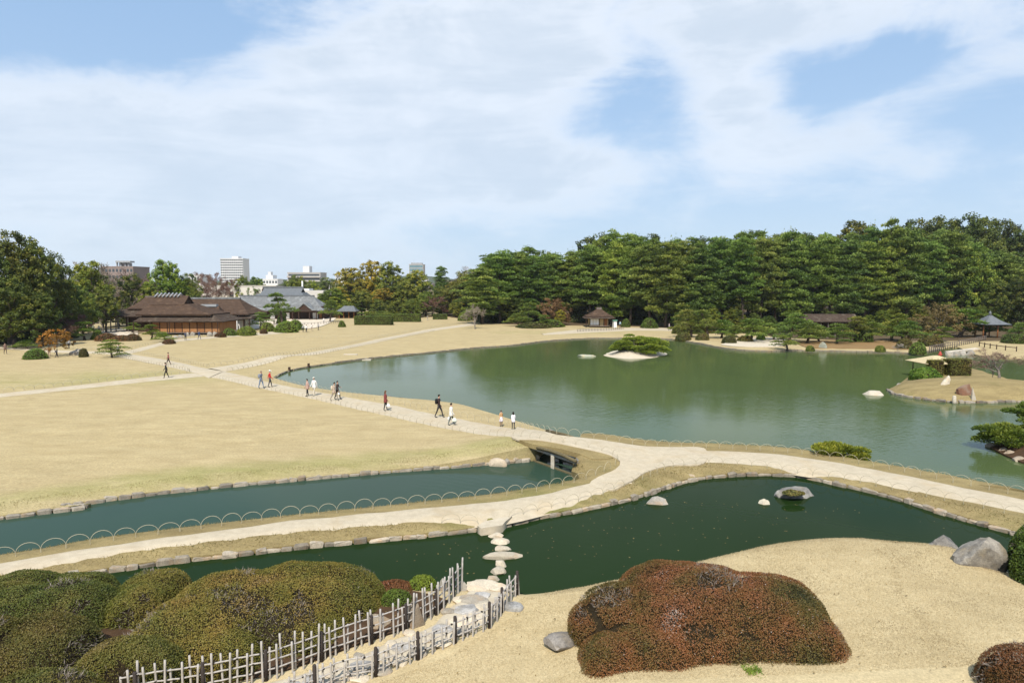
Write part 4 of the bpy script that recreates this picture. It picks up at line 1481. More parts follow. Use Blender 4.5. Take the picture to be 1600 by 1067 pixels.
# middle distance, between the old hall and the pine wood
MID = [  # kind, px, D, top, tint, wide, label
    ('g', 548, 190, 420, (.95, .95, .9), .85, 'yellowing tree at the left of the golden group'),
    ('g', 580, 196, 408, (1.1, 1, .9), .62, 'tallest golden yellow tree with bare limbs showing'),
    ('b', 610, 194, 413, (1.15, 1.05, .8), .7, 'green gold domed tree beside the tallest golden tree'),
    ('b', 520, 180, 452, (1.2, 1.2, .8), 1.0, 'bright green tree right of the tiled entrance'),
    ('b', 505, 184, 460, (1.0, 1.1, .8), 1.0, 'low green tree touching the tiled entrance roof'),
    ('g', 600, 183, 450, (.9, .75, .8), 1.0, 'orange tinged tree under the golden group'),
    ('b', 565, 180, 455, (.8, .85, .8), 1.0, 'dark olive tree under the tallest golden tree'),
    ('b', 632, 184, 442, (1.0, .95, .8), .95, 'olive tree below the glass tower'),
    ('b', 652, 190, 425, (1.05, 1, .7), .8, 'olive crowned tree in front of the glass tower'),
    ('b', 665, 178, 458, (1.1, 1.2, 1.0), .9, 'rounded mid green tree in the middle of the tree belt'),
    ('k', 678, 176, 462, (1, 1, 1), 1.1, 'grey brown budding tree behind the long hedge'),
    ('r', 700, 205, 418, (1, 1, 1), 1.0, 'bare grey tree on the skyline'), ('r', 726, 208, 420, (1, 1, 1), 1.0, 'bare grey tree on the skyline, right of the dark fir'),
    ('r', 750, 205, 412, (1, .95, .9), .9, 'bare brownish tree touching the first pine of the wood'),
    ('p', 688, 196, 415, (.75, .8, .8), .55, 'narrow dark fir on the skyline among bare trees'),
    ('b', 690, 182, 450, (.75, .7, .7), .9, 'dark brownish evergreen under the narrow fir'),
    ('b', 715, 178, 440, (.85, .85, .75), .95, 'dark olive tree left of the pine wood'), ('b', 735, 184, 425, (1.0, .95, .65), .85, 'yellow green tree next to the pine wood'),
    ('b', 748, 172, 455, (.75, .85, .8), .9, 'dark tree at the foot of the first pine'), ('b', 712, 171, 472, (.9, .95, .8), .9, 'low dark tree behind the round clipped shrub'),
    ('b', 620, 172, 470, (.95, .9, .75), 1.1, 'low olive tree behind the long hedge, left part'), ('b', 645, 171, 468, (.9, .9, .75), 1.1, 'low olive tree behind the long hedge, middle part'),
    ('b', 590, 174, 468, (.75, .85, .75), 1.0, 'low dark tree right of the small tiled gate'), ('r', 742, 160, 470, (1.2, 1.2, 1.1), .9, 'pale grey leafless shrub tree before the first pines'),
    ('b', 540, 173, 470, (1.0, 1.05, .8), .9, 'green tree behind the small tiled gate'),
    # left side
    ('b', 12, 118, 372, (.62, .68, .62), .72, 'huge dark evergreen at the left edge'), ('b', 52, 121, 377, (.75, .75, .6), .66, 'tall dark evergreen with olive top near the left edge'),
    ('b', 82, 128, 402, (.65, .72, .62), .66, 'dark evergreen stepping down right of the tallest left trees'), ('b', -30, 112, 380, (.55, .6, .55), .75, 'dark evergreen cut by the left edge'),
    ('b', 20, 110, 445, (.5, .58, .5), 1.0, 'dark lower tree under the left giants'), ('b', 65, 114, 460, (.5, .58, .5), 1.0, 'dark lower tree in the shade left of the old hall'),
    ('b', 100, 132, 440, (.6, .7, .6), .8, 'dark tree between the left giants and the yellow green tree'),
    ('b', 140, 152, 413, (1.15, 1.1, .75), .85, 'yellow green domed tree behind the old hall garden'), ('b', 120, 140, 450, (.9, 1.0, .75), 1.0, 'green tree left of the thatched old hall'),
    ('b', 165, 146, 455, (.75, .85, .7), .95, 'dark green tree close behind the left thatched roof'), ('b', 205, 168, 432, (.65, .7, .65), .8, 'dark round tree in front of the brown office block'),
    ('b', 262, 172, 411, (1.05, 1.15, .7), .8, 'bright green domed tree behind the thatched ridge'), ('b', 292, 176, 432, (.8, .9, .75), .8, 'darker tree right of the bright green dome'),
    ('b', 235, 165, 445, (.85, .95, .75), .8, 'green tree low behind the thatched ridge'), ('r', 105, 165, 405, (.9, .8, .75), 1.1, 'bare brown tree beside the left giants'),
    ('r', 150, 182, 403, (.9, .8, .75), 1.1, 'bare brown tree in front of the brown office block'), ('r', 225, 188, 408, (.95, .85, .8), .9, 'bare tree left of the bright green dome'),
    ('r', 185, 160, 440, (1.0, .95, .85), 1.0, 'pale bare tree behind the left thatched roof'), ('r', 160, 150, 468, (1, .95, .85), .8, 'pale bare tree close to the left thatched roof'),
    ('k', 330, 200, 424, (1.25, 1.1, 1.15), .9, 'pinkish budding cherry in front of the white building'), ('k', 318, 190, 440, (1.25, 1.15, 1.15), .8, 'low pinkish budding cherry beside the long roof'),
    ('k', 355, 215, 434, (1.1, .9, .9), .8, 'reddish budding tree below the white tower'), ('b', 380, 215, 434, (1.1, 1.1, .7), .75, 'flat green tree right of the white tower'),
    ('b', 402, 216, 435, (.7, .85, .75), .8, 'dark green tree over the white building'), ('b', 465, 225, 433, (1.1, 1.1, .8), .8, 'green tree in front of the grey apartment block'),
    ('b', 490, 222, 440, (1.1, 1.2, .8), .8, 'green tree right of the grey apartment block'), ('b', 300, 175, 452, (.8, .85, .7), .8, 'dark tree behind the long brown roof'),
    ('k', 100, 128, 488, (.95, .8, .85), 1.5, 'purplish bare thicket left of the old hall'), ('k', 75, 122, 492, (.8, .7, .75), 1.3, 'purplish bare thicket in the shade of the left giants'),
    # right of the pond
    ('g', 876, 172, 484, (1.0, 1.05, .9), 1.0, 'yellow tree left of the thatched hut'), ('z', 862, 176, 470, (1.0, .8, .8), 1.1, 'reddish bare tree behind the yellow tree'),
    ('z', 1470, 134, 480, (1, .95, .8), 1.1, 'wide bronze budding tree above the stone bridge'), ('z', 1500, 137, 492, (1.05, 1, .85), 1.0, 'bronze budding tree left of the tiled pavilion'),
    ('z', 1440, 139, 498, (.85, 1, .8), 1.0, 'low budding tree at the left of the wide bronze tree'),
]
for i, (kd, px, D, top, tint, wide, lab) in enumerate(MID):
    D += 47 if 495 < px < 760 and kd != 'z' and lab[:10] != 'pale grey ' else (42 if 310 < px < 496 else 0)
    wide = wide * (D - 47) / D * 1.7 if 495 < px < 760 else wide
    src, hb, nm = {'g': (GOLDS, 12, 'golden_tree'), 'b': (BROADS, 12, 'broadleaf_tree'), 'r': (BARES, 8.2, 'bare_tree'), 'k': (BUDS, 8.2, 'budding_tree'), 'z': (BRONZES, 6, 'bronze_tree'), 'p': (PINES, 20.6, 'fir_tree')}[kd]
    tree(nm, src[i % len(src)], hb, px, D, top, lab, 'tree', None, tint, wide)

for i, (px, D, top) in enumerate([(-20, 125, 470), (15, 126, 478), (45, 128, 482), (75, 134, 478), (105, 140, 480), (130, 158, 476), (160, 166, 474), (185, 172, 470), (215, 176, 468), (240, 178, 464), (270, 180, 462), (300, 182, 462)]):
    tree('low_tree', BROADS[i % 4], 12, px, D, top, 'low dark evergreen that closes the shade behind the old hall garden', 'tree', 'low evergreens at the left', (.5, .58, .5), 1.5)  # trees added low down, dark tint puts shade into the leaf colour
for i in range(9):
    shrub('shade_shrub', SHRUBS[i % 2], -10 + 14 * i, 118 + i * 2 + random.uniform(-2, 2), 522 - i * 1.5, 34, 'dark shrub in the shade of the left giants', 'shrub', 'shrubs in the left shade', (.4, .45, .4))  # shrubs added under the giants, their shade put into the dark tint
for i in range(22):
    px = 492 + i * 13 + random.uniform(-4, 4)
    tree('filler_tree', BROADS[i % 4], 12, px, 232 + random.uniform(-6, 14), 466 + random.uniform(-10, 8), 'low olive tree filling the belt behind the long hedge', 'tree', 'low trees behind the long hedge', random.choice([(.7, .75, .6), (.9, .9, .65), (1.0, 1.0, .7), (.6, .7, .6)]), 1.5)
for i in range(17):
    px = 1062 + i * 24 + random.uniform(-7, 7)
    shrub('bank_shrub', SHRUBS[(0, 1, 3)[i % 3]], px, 146 + random.uniform(-4, 4), 508 + random.uniform(-6, 4), 30, lab_at('low far bank shrub', px), 'shrub', 'low shrubs of the far bank', random.choice([(.5, .6, .5), (.7, .75, .55), (.8, .7, .5)]))
for i in range(19):
    px = 1055 + i * 30 + random.uniform(-8, 8)
    tree('dark_tree', BROADS[i % 4], 12, px, 156 + random.uniform(-4, 4), 488 + random.uniform(-10, 8), lab_at('dark evergreen before the wood', px), 'tree', 'dark evergreens of the far bank', random.choice([(.5, .6, .5), (.6, .7, .5), (.75, .8, .55)]), 1.3)
# a belt of trees far off that closes the horizon
for i in range(60):
    px = -120 + i * 30 + random.uniform(-9, 9)
    D = 300 + random.uniform(-20, 60)
    tree('distant_tree', BROADS[i % 4], 12, px, D, 441 + random.uniform(-6, 5), 'distant dark tree of the belt behind the garden', 'tree', 'distant belt of trees', (.8, .85, .8), 1.2)

# trained garden pines
NW = [
    (1210, 531, 503, 'low garden pine between the sand spit pines', (.85, .95, .8), 1.4), (1283, 534, 505, 'small garden pine before the left half of the roofed wall', (1, 1, .8), 1.3), (1362, 535, 500, 'layered garden pine at the right end of the roofed wall', (.9, 1, .8), 1.3),
    (1412, 534, 503, 'broad low garden pine right of the tall tiered one', (.9, 1, .85), 1.5), (1540, 527, 488, 'tall garden pine just behind the tiled pavilion roof', (.7, .85, .7), 1.2), (1128, 528, 497, 'garden pine between the twin pines and the sand spit', (.8, .95, .8), 1.3), (1475, 535, 508, 'low pine under the wide bronze tree', (.8, .95, .75), 1.5),  # px, base row, top row, label, tint, wide
    (1080, 527, 484, 'left one of the twin tiered garden pines at the water', (1, 1, 1), 1.0), (1106, 529, 482, 'right one of the twin tiered garden pines at the water', (1.05, 1, .9), 1.0),
    (1172, 533, 494, 'broad leaning garden pine on the sand spit', (1.1, 1.05, .95), 1.35), (1145, 533, 505, 'small garden pine at the left rim of the sand spit', (1, 1, 1), 1.2),
    (1236, 533, 490, 'grey green garden pine right of the sand spit', (.85, .95, .95), 1.1), (1232, 546, 523, 'little bushy pine at the right rim of the sand spit', (1.1, 1.1, .9), 1.5),
    (1262, 536, 500, 'garden pine in front of the left end of the roofed wall', (.9, 1, .9), 1.3), (1332, 535, 490, 'tiered garden pine with pale trunk before the roofed wall', (1, 1, .9), 1.2),
    (1310, 537, 506, 'low garden pine before the middle of the roofed wall', (.8, .9, .85), 1.2), (1395, 533, 487, 'tall tiered garden pine right of the roofed wall', (1.05, 1.05, .9), 1.0),
    (1425, 536, 498, 'garden pine beside the bronze budding tree', (.8, .95, .85), 1.2), (1500, 528, 478, 'spreading pine left of the tiled pavilion', (.8, 1, .85), 1.4), (1592, 530, 504, 'tiered dark pine right of the tiled pavilion', (.7, .85, .8), 1.1),
    (825, 510, 470, 'garden pine with pale trunk left of the yellow tree', (1, 1.05, .9), 1.0), (812, 510, 488, 'low spreading garden pine beside the pale trunk', (1, 1.05, .9), 1.5), (848, 512, 490, 'low garden pine under the reddish bare tree', (.9, 1, .9), 1.4),
    (172, 558, 531, 'dome shaped garden pine at the path crossing', (1, 1.05, .9), 1.25), (130, 531, 500, 'layered garden pine left of the gravel court', (.85, 1, .9), 1.3), (42, 546, 529, 'flat layered pine at the edge of the shade', (.9, 1.05, .9), 1.8),
    (234, 531, 504, 'garden pine in front of the old hall veranda', (1, 1.1, .9), 1.1), (407, 515, 488, 'dense garden pine right of the white wall', (.8, .95, .85), 1.0), (440, 508, 455, 'tall sparse tiered pine before the tiled entrance', (.75, .85, .85), .8),
    (515, 503, 466, 'pale sparse tiered pine right of the tiled entrance', (1, 1, 1.05), .75), (560, 494, 472, 'flat layered pine beside the small tiled gate', (.9, 1, .85), 1.5), (256, 535, 518, 'small shrub like pine among the veranda stones', (1.1, 1.2, .9), 1.5),
    (205, 521, 503, 'little pine between the veranda and the gravel court', (.9, 1, .9), 1.4), (595, 497, 484, 'layered pine behind the long hedge', (1, 1.05, .9), 1.7), (655, 490, 478, 'low layered pine at the right end of the long hedge', (1, 1.05, .8), 1.7),
]
for i, (px, by, ty, lab, tint, wide) in enumerate(NW):
    D = HC * FPX / (by - HOR)
    tree('garden_pine', NIWAKI[i % 4], 3.55, px, D, ty, lab, 'garden pine', None, tint, wide)

# shrubs and clipped hedges of the far garden
SH = [  # px, base row, top row, width, kind, tint, label
    (52, 560, 545, 33, 0, (.75, .95, .7), 'round green shrub left of the orange maple'), (127, 557, 544, 14, 3, (.5, .5, .5), 'small dark clipped shrub between the garden stones'),
    (152, 530, 518, 22, 1, (.9, 1, .8), 'green clipped shrub at the left of the azalea band'), (165, 532, 521, 34, 2, (.8, .8, .8), 'bronze clipped azalea below the gravel court'),
    (188, 532, 524, 36, 2, (.9, .9, .8), 'middle bronze azalea of the band below the gravel court'), (205, 532, 522, 26, 2, (.6, .7, .7), 'dark bronze azalea at the right of the band'),
    (262, 538, 530, 20, 2, (.6, .6, .6), 'dark low bush at the foot of the veranda stones'), (343, 527, 519, 18, 2, (.6, .55, .55), 'dark reddish bush below the white wall'),
    (358, 525, 513, 22, 1, (.9, 1, .8), 'green shrub right of the dark reddish bush'), (384, 524, 510, 30, 0, (1.15, 1.15, .8), 'yellow green mound below the white wall'),
    (418, 518, 504, 24, 1, (1.1, 1.1, .8), 'light green mound left of the big clipped dome'), (411, 522, 514, 12, 2, (.6, .6, .6), 'small dark bush between the green mounds'),
    (447, 519, 502, 36, 0, (.95, 1.1, .7), 'big clipped green dome before the tiled entrance'), (462, 515, 500, 24, 1, (.9, 1.05, .7), 'clipped green dome behind the big one'),
    (440, 506, 493, 17, 1, (.9, 1.05, .8), 'round ball shrub behind the big clipped dome'), (534, 511, 501, 12, 1, (.9, 1, .8), 'small shrub at the left end of the long hedge'),
    (727, 501, 486, 22, 0, (1, 1.1, .75), 'round light green clipped shrub before the first pines'), (758, 501, 490, 16, 1, (.9, 1, .8), 'loose green shrub at the path end'), (786, 503, 490, 16, 0, (.8, .95, .8), 'shrub beside the path end'),
    (978, 511, 498, 14, 0, (.6, .75, .6), 'dark boxy shrub right of the hut'), (1015, 513, 497, 27, 1, (.6, .75, .55), 'big dark round shrub under the bent pine'), (1000, 506, 500, 40, 1, (.5, .6, .5), 'low dark shrub between hut and bent pine'),
    (1068, 530, 519, 26, 3, (.7, .75, .6), 'olive brown bush at the foot of the left twin pine'), (1098, 531, 520, 22, 3, (.8, .8, .7), 'olive bush at the foot of the right twin pine'), (1140, 536, 524, 24, 3, (.5, .55, .45), 'dark bush left of the sand spit'),
    (1165, 533, 524, 26, 3, (1, .95, .7), 'olive bush under the leaning pine'), (1190, 531, 521, 14, 0, (.8, 1.1, .7), 'bright green little bush on the sand spit'),
    (1437, 551, 535, 24, 0, (.85, 1, .8), 'green bush hanging over the water left of the stone bridge'), (1415, 545, 528, 26, 3, (.7, .65, .55), 'olive brown bush right of the pale bare shrub'), (1378, 549, 540, 16, 1, (1.1, 1.1, .8), 'small yellow green bush at the water'),
    (1268, 548, 540, 14, 1, (1.1, 1.1, .8), 'small bush beside the grey rock at the water'), (1350, 534, 511, 30, 0, (.6, .75, .65), 'dense dark shrub right of the tiered pine'), (1455, 540, 524, 40, 3, (.7, .65, .5), 'brown hedge under the bronze budding tree'),
    (1590, 536, 522, 40, 1, (.5, .6, .55), 'dark shrub at the right edge below the tiered pine'), (860, 511, 499, 46, 1, (.8, .9, .7), 'spreading low shrub under the yellow tree'), (835, 512, 503, 60, 3, (.6, .7, .6), 'dark low shrub below the garden pine'),
    (300, 521, 514, 12, 1, (.8, .9, .8), 'small shrub among the stones below the old hall'), (1130, 512, 500, 30, 0, (.5, .6, .5), 'dark shrub behind the sand spit'), (1200, 515, 497, 40, 1, (.45, .55, .5), 'shadowed shrub behind the leaning pine'),
]
for i, (px, by, ty, w, kd, tint, lab) in enumerate(SH):
    D = HC * FPX / (by - HOR)
    shrub('clipped_shrub', SHRUBS[kd], px, D, ty, w, lab, 'shrub', None, tint)


def box_hedge(px0, px1, by, ty, deep, label, tint=(1, 1, 1), seed=0, mat='azagreen', zt=None, D=None, group=None, base=None):
    """clipped straight hedge"""
    r = np.random.default_rng(seed)
    D = D or HC * FPX / (by - HOR)
    x0, x1 = XD(px0, D), XD(px1, D)
    z0 = (float(H_lawn(np.array([(x0 + x1) / 2]), np.array([D]))[0]) if base is None else base) - 0.05
    z1 = ZD(ty, D)
    L = x1 - x0
    h = z1 - z0
    n = int((L * h + L * deep + 2 * deep * h) * 130 * (60 / D + 0.4))
    u, v, f = r.uniform(0, 1, n), r.uniform(0, 1, n), r.uniform(0, 1, n)
    P = np.zeros((n, 3))
    N = np.zeros((n, 3))
    wf, wt_, ws = L * h, L * deep, deep * h
    tot = wf + wt_ + 2 * ws
    a = f < wf / tot
    b = (f >= wf / tot) & (f < (wf + wt_) / tot)
    c = ~(a | b)
    side = r.integers(0, 2, n)
    P[a] = np.stack([u[a] * L, 0 * u[a], v[a] * h], 1)
    N[a] = (0, -1, 0.3)
    P[b] = np.stack([u[b] * L, v[b] * deep, 0 * u[b] + h], 1)
    N[b] = (0, 0, 1)
    P[c] = np.stack([side[c] * L, u[c] * deep, v[c] * h], 1)
    N[c, 0] = side[c] * 2 - 1
    P += r.normal(size=(n, 3)) * 0.04 + 0.06 * np.stack([nz3(P, 2, seed), nz3(P, 2, seed + 1), nz3(P, 2, seed + 2)], 1)
    V, F = leaf_quads(P, N, 0.16 if D > 90 else 0.10, 0.6, 0.6, r)
    k = np.clip(0.45 + 0.2 * nz3(P, 1.0, seed + 4) + r.normal(size=n) * 0.15, 0, 1)
    e = empty('box_hedge', (x0, D, z0))
    tag(e, label, 'hedge', group)
    o = obj('foliage', np_mesh('foliage', V, F, [M[mat]], rnd=k), e)
    o.color = (*tint, 1)
    MB().box(0.05, 0.05, 0, L - 0.05, deep - 0.05, h - 0.06).build('dark_core', M['core'], e)  # dark box behind the leaves, stands in for inner shade
    return e


box_hedge(553, 612, 508, 494, 2.5, 'near left block of the long clipped hedge', (.75, .85, .7), 81)
box_hedge(575, 656, 503, 491, 2.5, 'long clipped hedge running right behind the lawn', (.85, .95, .7), 82)
box_hedge(570, 640, 496, 487, 2.0, 'bright topped hedge behind the long one', (1.2, 1.2, .7), 83)
box_hedge(676, 698, 499, 491, 2.0, 'short clipped hedge right of the small stone post', (.8, .95, .7), 84)
box_hedge(512, 553, 497, 491, 1.5, 'low brown hedge before the small tiled gate', (1, .8, .6), 85, 'azaolive')
# orange maple by the garden stream
tree('maple_tree', make_broad(91, 4.2, 2.6, .3, 9, .24, 'gold', 0.55, 'barkgrey', .1, .1), 4.2, 86, HC * FPX / (556 - HOR), 516, 'orange leaved maple by the garden stream', 'tree', None, (.85, .5, .65), 1.0)
# ------------------------------------------------------------------ buildings
M['thatch'] = basic('brown bark thatch', (0.085, 0.056, 0.040), (0.055, 0.036, 0.026), 3.0, 0.95, 0.05, 0.8, 0.08, stretch=(0.6, 0.6, 2.5), c3=(0.115, 0.075, 0.05), objspace=False)
M['thatchdark'] = basic('weathered thatch', (0.075, 0.055, 0.042), (0.05, 0.036, 0.028), 3.0, 0.95, 0.05, 0.8, 0.08, c3=(0.11, 0.09, 0.07), objspace=False)
M['ridgebrown'] = basic('ridge bark', (0.13, 0.11, 0.10), (0.09, 0.075, 0.065), 3.0)
M['tile'] = basic('grey roof tiles', (0.20, 0.205, 0.205), (0.13, 0.135, 0.135), 2.0, 0.7, 0.3, 0.3, 0.03, c3=(0.27, 0.28, 0.28), objspace=False)
M['tiledark'] = basic('slate grey tiles', (0.14, 0.15, 0.158), (0.10, 0.108, 0.115), 2.0, 0.6, 0.3, 0.3, 0.03, objspace=False)
M['woodwall'] = basic('oiled plank', (0.30, 0.14, 0.055), (0.23, 0.10, 0.04), 3.0, 0.7, 0.2, 0.2, 0.01, stretch=(4, 4, 0.3))
M['woodpanel'] = basic('wood panel', (0.38, 0.19, 0.08), (0.29, 0.135, 0.055), 3.0, 0.7, 0.2, 0.2, 0.01, stretch=(4, 4, 0.3))
M['darkwood'] = basic('dark timber', (0.06, 0.035, 0.024), (0.04, 0.022, 0.015), 4.0, 0.8, 0.15)
M['greywood'] = basic('grey weathered timber', (0.17, 0.14, 0.12), (0.11, 0.09, 0.075), 4.0, 0.9, 0.1)
M['orangewood'] = basic('orange brown post', (0.30, 0.13, 0.05), (0.24, 0.10, 0.04), 4.0, 0.7, 0.2)
M['plaster'] = basic('white plaster', (0.78, 0.77, 0.74), (0.72, 0.71, 0.68), 1.0, 0.9, 0.1, 0)
M['ochre'] = basic('ochre plaster', (0.50, 0.38, 0.20), (0.44, 0.33, 0.17), 1.0, 0.9, 0.1, 0)
M['paper'] = basic('paper screen', (0.80, 0.80, 0.78), (0.76, 0.76, 0.74), 1.0, 0.8, 0.1, 0)
M['redcap'] = basic('red pot', (0.42, 0.06, 0.04), (0.34, 0.05, 0.035), 6.0, 0.5, 0.3, 0)
M['straw'] = basic('fresh pale thatch', (0.52, 0.43, 0.27), (0.45, 0.37, 0.22), 6.0, 0.95, 0.05, 0.5, 0.03, stretch=(1, 1, 3))
M['concrete'] = basic('pale concrete', (0.58, 0.55, 0.50), (0.53, 0.50, 0.455), 0.2, 0.9, 0.1, 0)
M['whitewall'] = basic('white render', (0.60, 0.60, 0.60), (0.56, 0.56, 0.56), 0.3, 0.9, 0.1, 0)
M['greywall'] = basic('grey beige render', (0.40, 0.38, 0.36), (0.37, 0.35, 0.33), 0.3, 0.9, 0.1, 0)
M['brownwall'] = basic('brown tile cladding', (0.25, 0.20, 0.185), (0.22, 0.175, 0.16), 0.3, 0.9, 0.1, 0)
M['winglass'] = basic('window glass', (0.06, 0.07, 0.08), (0.05, 0.06, 0.07), 0.5, 0.12, 0.5, 0)
M['blueglass'] = basic('blue green glass', (0.14, 0.22, 0.25), (0.12, 0.19, 0.22), 0.5, 0.15, 0.5, 0)
M['hill'] = basic('wooded hill', (0.06, 0.08, 0.04), (0.045, 0.06, 0.03), 0.02, 0.95, 0.05, 0, objspace=False)
M['metal'] = basic('grey metal', (0.30, 0.31, 0.32), (0.26, 0.27, 0.28), 1.0, 0.5, 0.4, 0)


def gz(x, y):
    return float(H_lawn(np.array([x]), np.array([y]))[0])


def hip_roof(mb, x0, x1, y0, y1, z0, rx0, rx1, ry0, ry1, z1, th=0.18, sag=0.0, m=0, n=3):
    """sloping ring from an eave rectangle up to a smaller rectangle (or ridge), with a thick eave edge; sag curves it"""
    rings = []
    for i in range(n + 1):
        t = i / n
        zz = z0 + (z1 - z0) * (t - sag * math.sin(math.pi * t))
        rings.append([(x0 + (rx0 - x0) * t, y0 + (ry0 - y0) * t, zz), (x1 + (rx1 - x1) * t, y0 + (ry0 - y0) * t, zz), (x1 + (rx1 - x1) * t, y1 + (ry1 - y1) * t, zz), (x0 + (rx0 - x0) * t, y1 + (ry1 - y1) * t, zz)])
    V = [(x0 + .12, y0 + .12, z0 - th), (x1 - .12, y0 + .12, z0 - th), (x1 - .12, y1 - .12, z0 - th), (x0 + .12, y1 - .12, z0 - th)]
    for rg in rings:
        V += rg
    F = [(0, 3, 2, 1)]
    for i in range(n + 1):
        for k in range(4):
            a, b = i * 4 + k, i * 4 + (k + 1) % 4
            F.append((a, b, b + 4, a + 4))
    F.append(tuple(range(4 * (n + 1), 4 * (n + 1) + 4)))
    mb.add(V, F, m)


def gable_roof(mb, x0, x1, y0, y1, z0, z1, th=0.2, m=0, sag=0.05):
    """ridge along x, two slopes with thickness"""
    ym = (y0 + y1) / 2
    n = 3
    prof = [(y0 + (ym - y0) * i / n, z0 + (z1 - z0) * (i / n - sag * math.sin(math.pi * i / n))) for i in range(n + 1)]
    prof += [(y1 - (y1 - ym) * i / n, z0 + (z1 - z0) * (i / n - sag * math.sin(math.pi * i / n))) for i in range(n - 1, -1, -1)]
    low = [(p[0], p[1] - th) for p in prof][::-1]
    P = prof + low
    k = len(P)
    V = [(x0, a, b) for a, b in P] + [(x1, a, b) for a, b in P]
    F = [tuple(range(k)), tuple(range(2 * k - 1, k - 1, -1))] + [(i, k + i, k + (i + 1) % k, (i + 1) % k) for i in range(k)]
    mb.add(V, F, m)


def wing(parent, x0, x1, y0, y1, z0, z1, wallmat, name='wall'):
    return MB().box(x0, y0, z0, x1, y1, z1).build(name, wallmat, parent)


# ---- the old hall: thatched main house (front at 141 m)
D0 = 141.0
hx0, hx1 = XD(237, D0), XD(342, D0)
zg = gz((hx0 + hx1) / 2, D0)
hall = empty('thatched_hall', ((hx0 + hx1) / 2, D0 + 5, zg))
tag(hall, 'long low hall of brown planks under a big hipped thatched roof', 'house')
ox, oy, oz = hall.location


def hpart(mb, name, mats):
    mb.V = [(a - ox, b - oy, c - oz) for a, b, c in mb.V]
    return mb.build(name, mats, hall)


hpart(MB().box(hx0, D0 + 0.25, zg + 0.5, hx1 - 0.2, D0 + 9, 2.9), 'wall', M['darkwood'])
npan = 9
for i in range(npan):
    a = hx0 + (hx1 - hx0) * i / npan
    b = hx0 + (hx1 - hx0) * (i + 1) / npan
    hpart(MB().box(a + 0.05, D0 + 0.06, zg + 0.55, b - 0.05, D0 + 0.2, 2.62), 'wall_panel', M['woodpanel' if i % 3 else 'woodwall'])
    hpart(MB().box(a - 0.07, D0 - 0.02, zg, a + 0.07, D0 + 0.22, 2.9), 'post', M['darkwood'])
for i in range(5):
    a = D0 + 0.3 + 8.5 * i / 5
    hpart(MB().box(hx1 - 0.18, a + .05, zg + 0.55, hx1 - 0.02, a + 1.6, 2.62), 'wall_panel', M['woodpanel'])
hpart(MB().box(hx0 - 0.4, D0 - 1.1, zg + 0.42, hx1 + 0.3, D0 - 0.02, zg + 0.52), 'veranda', M['greywood'])
mb = MB()
hip_roof(mb, XD(205, 139.3), XD(346, 139.3), D0 - 1.2, D0 + 10.5, 2.85, XD(222, D0), XD(330, D0), D0 + 0.6, D0 + 8.2, 4.15, 0.22, 0.06)
hpart(mb, 'lower_roof', M['thatchdark'])
for (px) in (206, 232, 262, 338):
    hpart(MB().box(XD(px, 139.6) - .07, D0 - 1.05, zg, XD(px, 139.6) + .07, D0 - .92, 2.7), 'veranda_post', M['darkwood'])
mb = MB()
hip_roof(mb, XD(213, D0), XD(331, D0), D0 - 0.5, D0 + 9.4, 4.3, XD(234, D0 + 3), XD(296, D0 + 3), D0 + 2.2, D0 + 6.8, 6.3, 0.35, 0.10, n=4)
gable_roof(mb, XD(238, D0 + 3), XD(291, D0 + 3), D0 + 1.9, D0 + 7.1, 6.2, 8.1, 0.3)
hpart(mb, 'thatched_roof', M['thatch'])
xg = XD(291, D0 + 3)
hpart(MB().add([(xg - 0.12, D0 + 2.7, 6.25), (xg - 0.12, D0 + 6.3, 6.25), (xg - 0.12, D0 + 4.5, 7.5), (xg - 0.3, D0 + 2.7, 6.25), (xg - 0.3, D0 + 6.3, 6.25), (xg - 0.3, D0 + 4.5, 7.5)],
               [(0, 1, 2), (5, 4, 3), (0, 3, 4, 1), (1, 4, 5, 2), (2, 5, 3, 0)]), 'gable_panel', M['darkwood'])
xa, xb = XD(243, D0 + 4), XD(283, D0 + 4)
hpart(MB().box(xa - .2, D0 + 4.15, 7.9, xb + .2, D0 + 4.85, 8.25), 'ridge_cap', M['greywood'])
for i in range(7):
    x = xa + 0.3 + (xb - xa - 0.6) * i / 6
    mb = MB()
    mb.tube([(x - 0.18, D0 + 3.7, 7.75), (x + 0.1, D0 + 4.5, 8.55), (x + 0.38, D0 + 5.3, 7.75)], 0.17, 6)
    hpart(mb, 'ridge_billet', M['metal'])

# ---- left wing of the hall
D1 = 150.0
wl = empty('thatched_wing', (XD(205, D1), D1, gz(XD(205, D1), D1)))
tag(wl, 'lower thatched wing behind the left end of the plank hall', 'house')
ox, oy, oz = wl.location


def wpart(mb, name, mats, par):
    o = par.location
    mb.V = [(a - o.x, b - o.y, c - o.z) for a, b, c in mb.V]
    return mb.build(name, mats, par)


